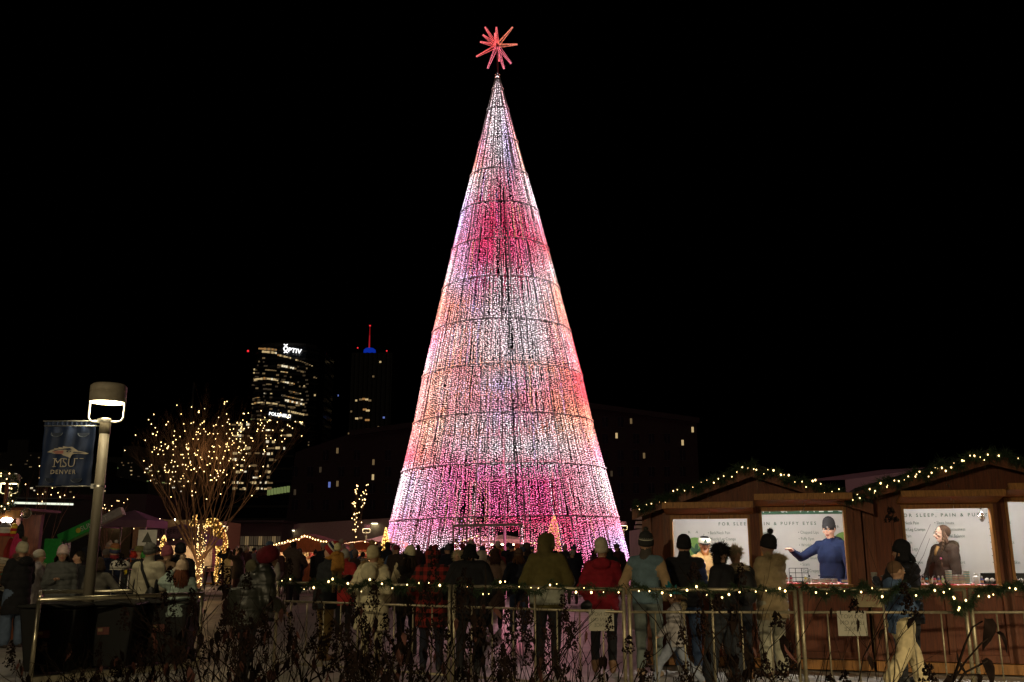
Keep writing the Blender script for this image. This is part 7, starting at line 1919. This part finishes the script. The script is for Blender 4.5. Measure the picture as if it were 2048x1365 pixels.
for p in protos:
    for c in list(p.children): bpy.data.objects.remove(c)
    bpy.data.objects.remove(p)
cr_ = random.Random(77)
dk = [(.02, .02, .025), (.03, .02, .03), (.012, .014, .03), (.05, .035, .03), (.04, .04, .045), (.02, .03, .025), (.07, .03, .035), (.015, .015, .015), (.10, .07, .06)]
lt2 = [(.30, .12, .14), (.34, .30, .26), (.30, .04, .05), (.08, .14, .26), (.35, .28, .12), (.2, .2, .22)]
hatc = [(.4, .3, .28), (.03, .03, .03), (.25, .04, .06), (.1, .1, .12), (.45, .4, .36), (.06, .08, .15)]
GRP = {0: ('dark clad visitor in the dense crowd before the pink light tree', 'dark clad visitors in the crowd'), 1: ('bright coated visitor in the dense crowd before the light tree', 'bright coated visitors in the crowd')}
JC = [None]
cnames = dict(zip(dk + lt2, ('blue black', 'plum', 'navy', 'brown', 'grey', 'green black', 'maroon', 'black', 'tan brown', 'pink', 'cream', 'red', 'blue', 'mustard', 'silver')))
def crowd(px, Y, bright=False, face_=None, Hs=None):
    k_ = cr_.randrange(7); me = pm[k_]
    o = bpy.data.objects.new('person', me); COL.objects.link(o)
    H = Hs or (cr_.uniform(.86, 1.04) * (.68 if k_ == 6 else 1.0)); o.scale = (H, H, H)
    o.location = (at_z(px, Y), Y, 0); o.rotation_euler = (0, 0, face_ if face_ is not None else cr_.gauss(0, .7))
    JC[0] = cr_.choice(lt2 if bright else dk); jc = cloth(JC[0]); tcl = cloth(cr_.choice(dk)); hc = cloth(cr_.choice(hatc)); 
    f_names = [m.name for m in me.materials]
    labs = LABS[k_]
    for si, nm in enumerate(labs):
        if nm in ('jacket', 'hood', 'sleeve'): o.material_slots[si].link = 'OBJECT'; o.material_slots[si].material = jc
        elif nm == 'trousers': o.material_slots[si].link = 'OBJECT'; o.material_slots[si].material = tcl
        elif nm in ('hat',): o.material_slots[si].link = 'OBJECT'; o.material_slots[si].material = hc
        elif nm == 'hair': o.material_slots[si].link = 'OBJECT'; o.material_slots[si].material = cloth((.03, .018, .012))
    cn_ = lambda c, tab: tab[c]
    zone = 'by the gabled stall' if 540 < px < 700 else 'between stalls and light tree' if 540 < px < 790 else 'left of the tree doorway' if 540 < px < 925 else 'before the tree doorway' if 540 < px < 1080 else 'right of the tree doorway' if px > 540 else 'left in mid plaza' if px > 400 else 'behind the bin pen'
    what = {0: 'with hood up', 1: 'holding a phone', 2: 'with bobble hat', 3: 'in knit hat', 4: 'with bare dark hair', 5: 'in long coat', 6: 'child'}[k_]
    cl_ = cnames[tuple(JC[0])]
    l_ = '%s coated %s %s, %s' % (cl_, 'child' if k_ == 6 else 'visitor', '' if k_ == 6 else what, zone)
    l_ = ' '.join(l_.split()).replace(' ,', ',')
    l_ += ', far back' if Y > 34 else ', farther off' if Y > 28 else ''
    g_ = 'visitors in the crowd around the light tree'
    return tag(o, l_, 'person', g_)

busy = []
def free(px, Y, w):
    for a, b in busy:
        if abs(a - px) < w and abs(b - Y) < .6: return False
    busy.append((px, Y)); return True
n_ = 0
for band, (xa_, xb_, ya_, yb_, cnt) in enumerate(((560, 700, 26, 40, 14), (700, 800, 24, 44, 12), (790, 930, 24, 42, 14), (925, 1080, 23, 44, 18), (1080, 1240, 21, 40, 10), (500, 560, 26, 40, 6), (150, 360, 20, 34, 11), (420, 500, 28, 44, 6))):
    c_ = 0; tries = 0
    while c_ < cnt and tries < 400:
        tries += 1
        px_, Y_ = cr_.uniform(xa_, xb_), cr_.uniform(ya_, yb_)
        if not free(px_, Y_, 600 / Y_ * .45 + 4): continue
        crowd(px_, Y_, cr_.random() < .16); c_ += 1
# ------------------------------------------------------------------ finish
finish_texts()
print('objects', len(bpy.data.objects), 'tris', sum(len(m.loop_triangles) or len(m.polygons) for m in bpy.data.meshes))
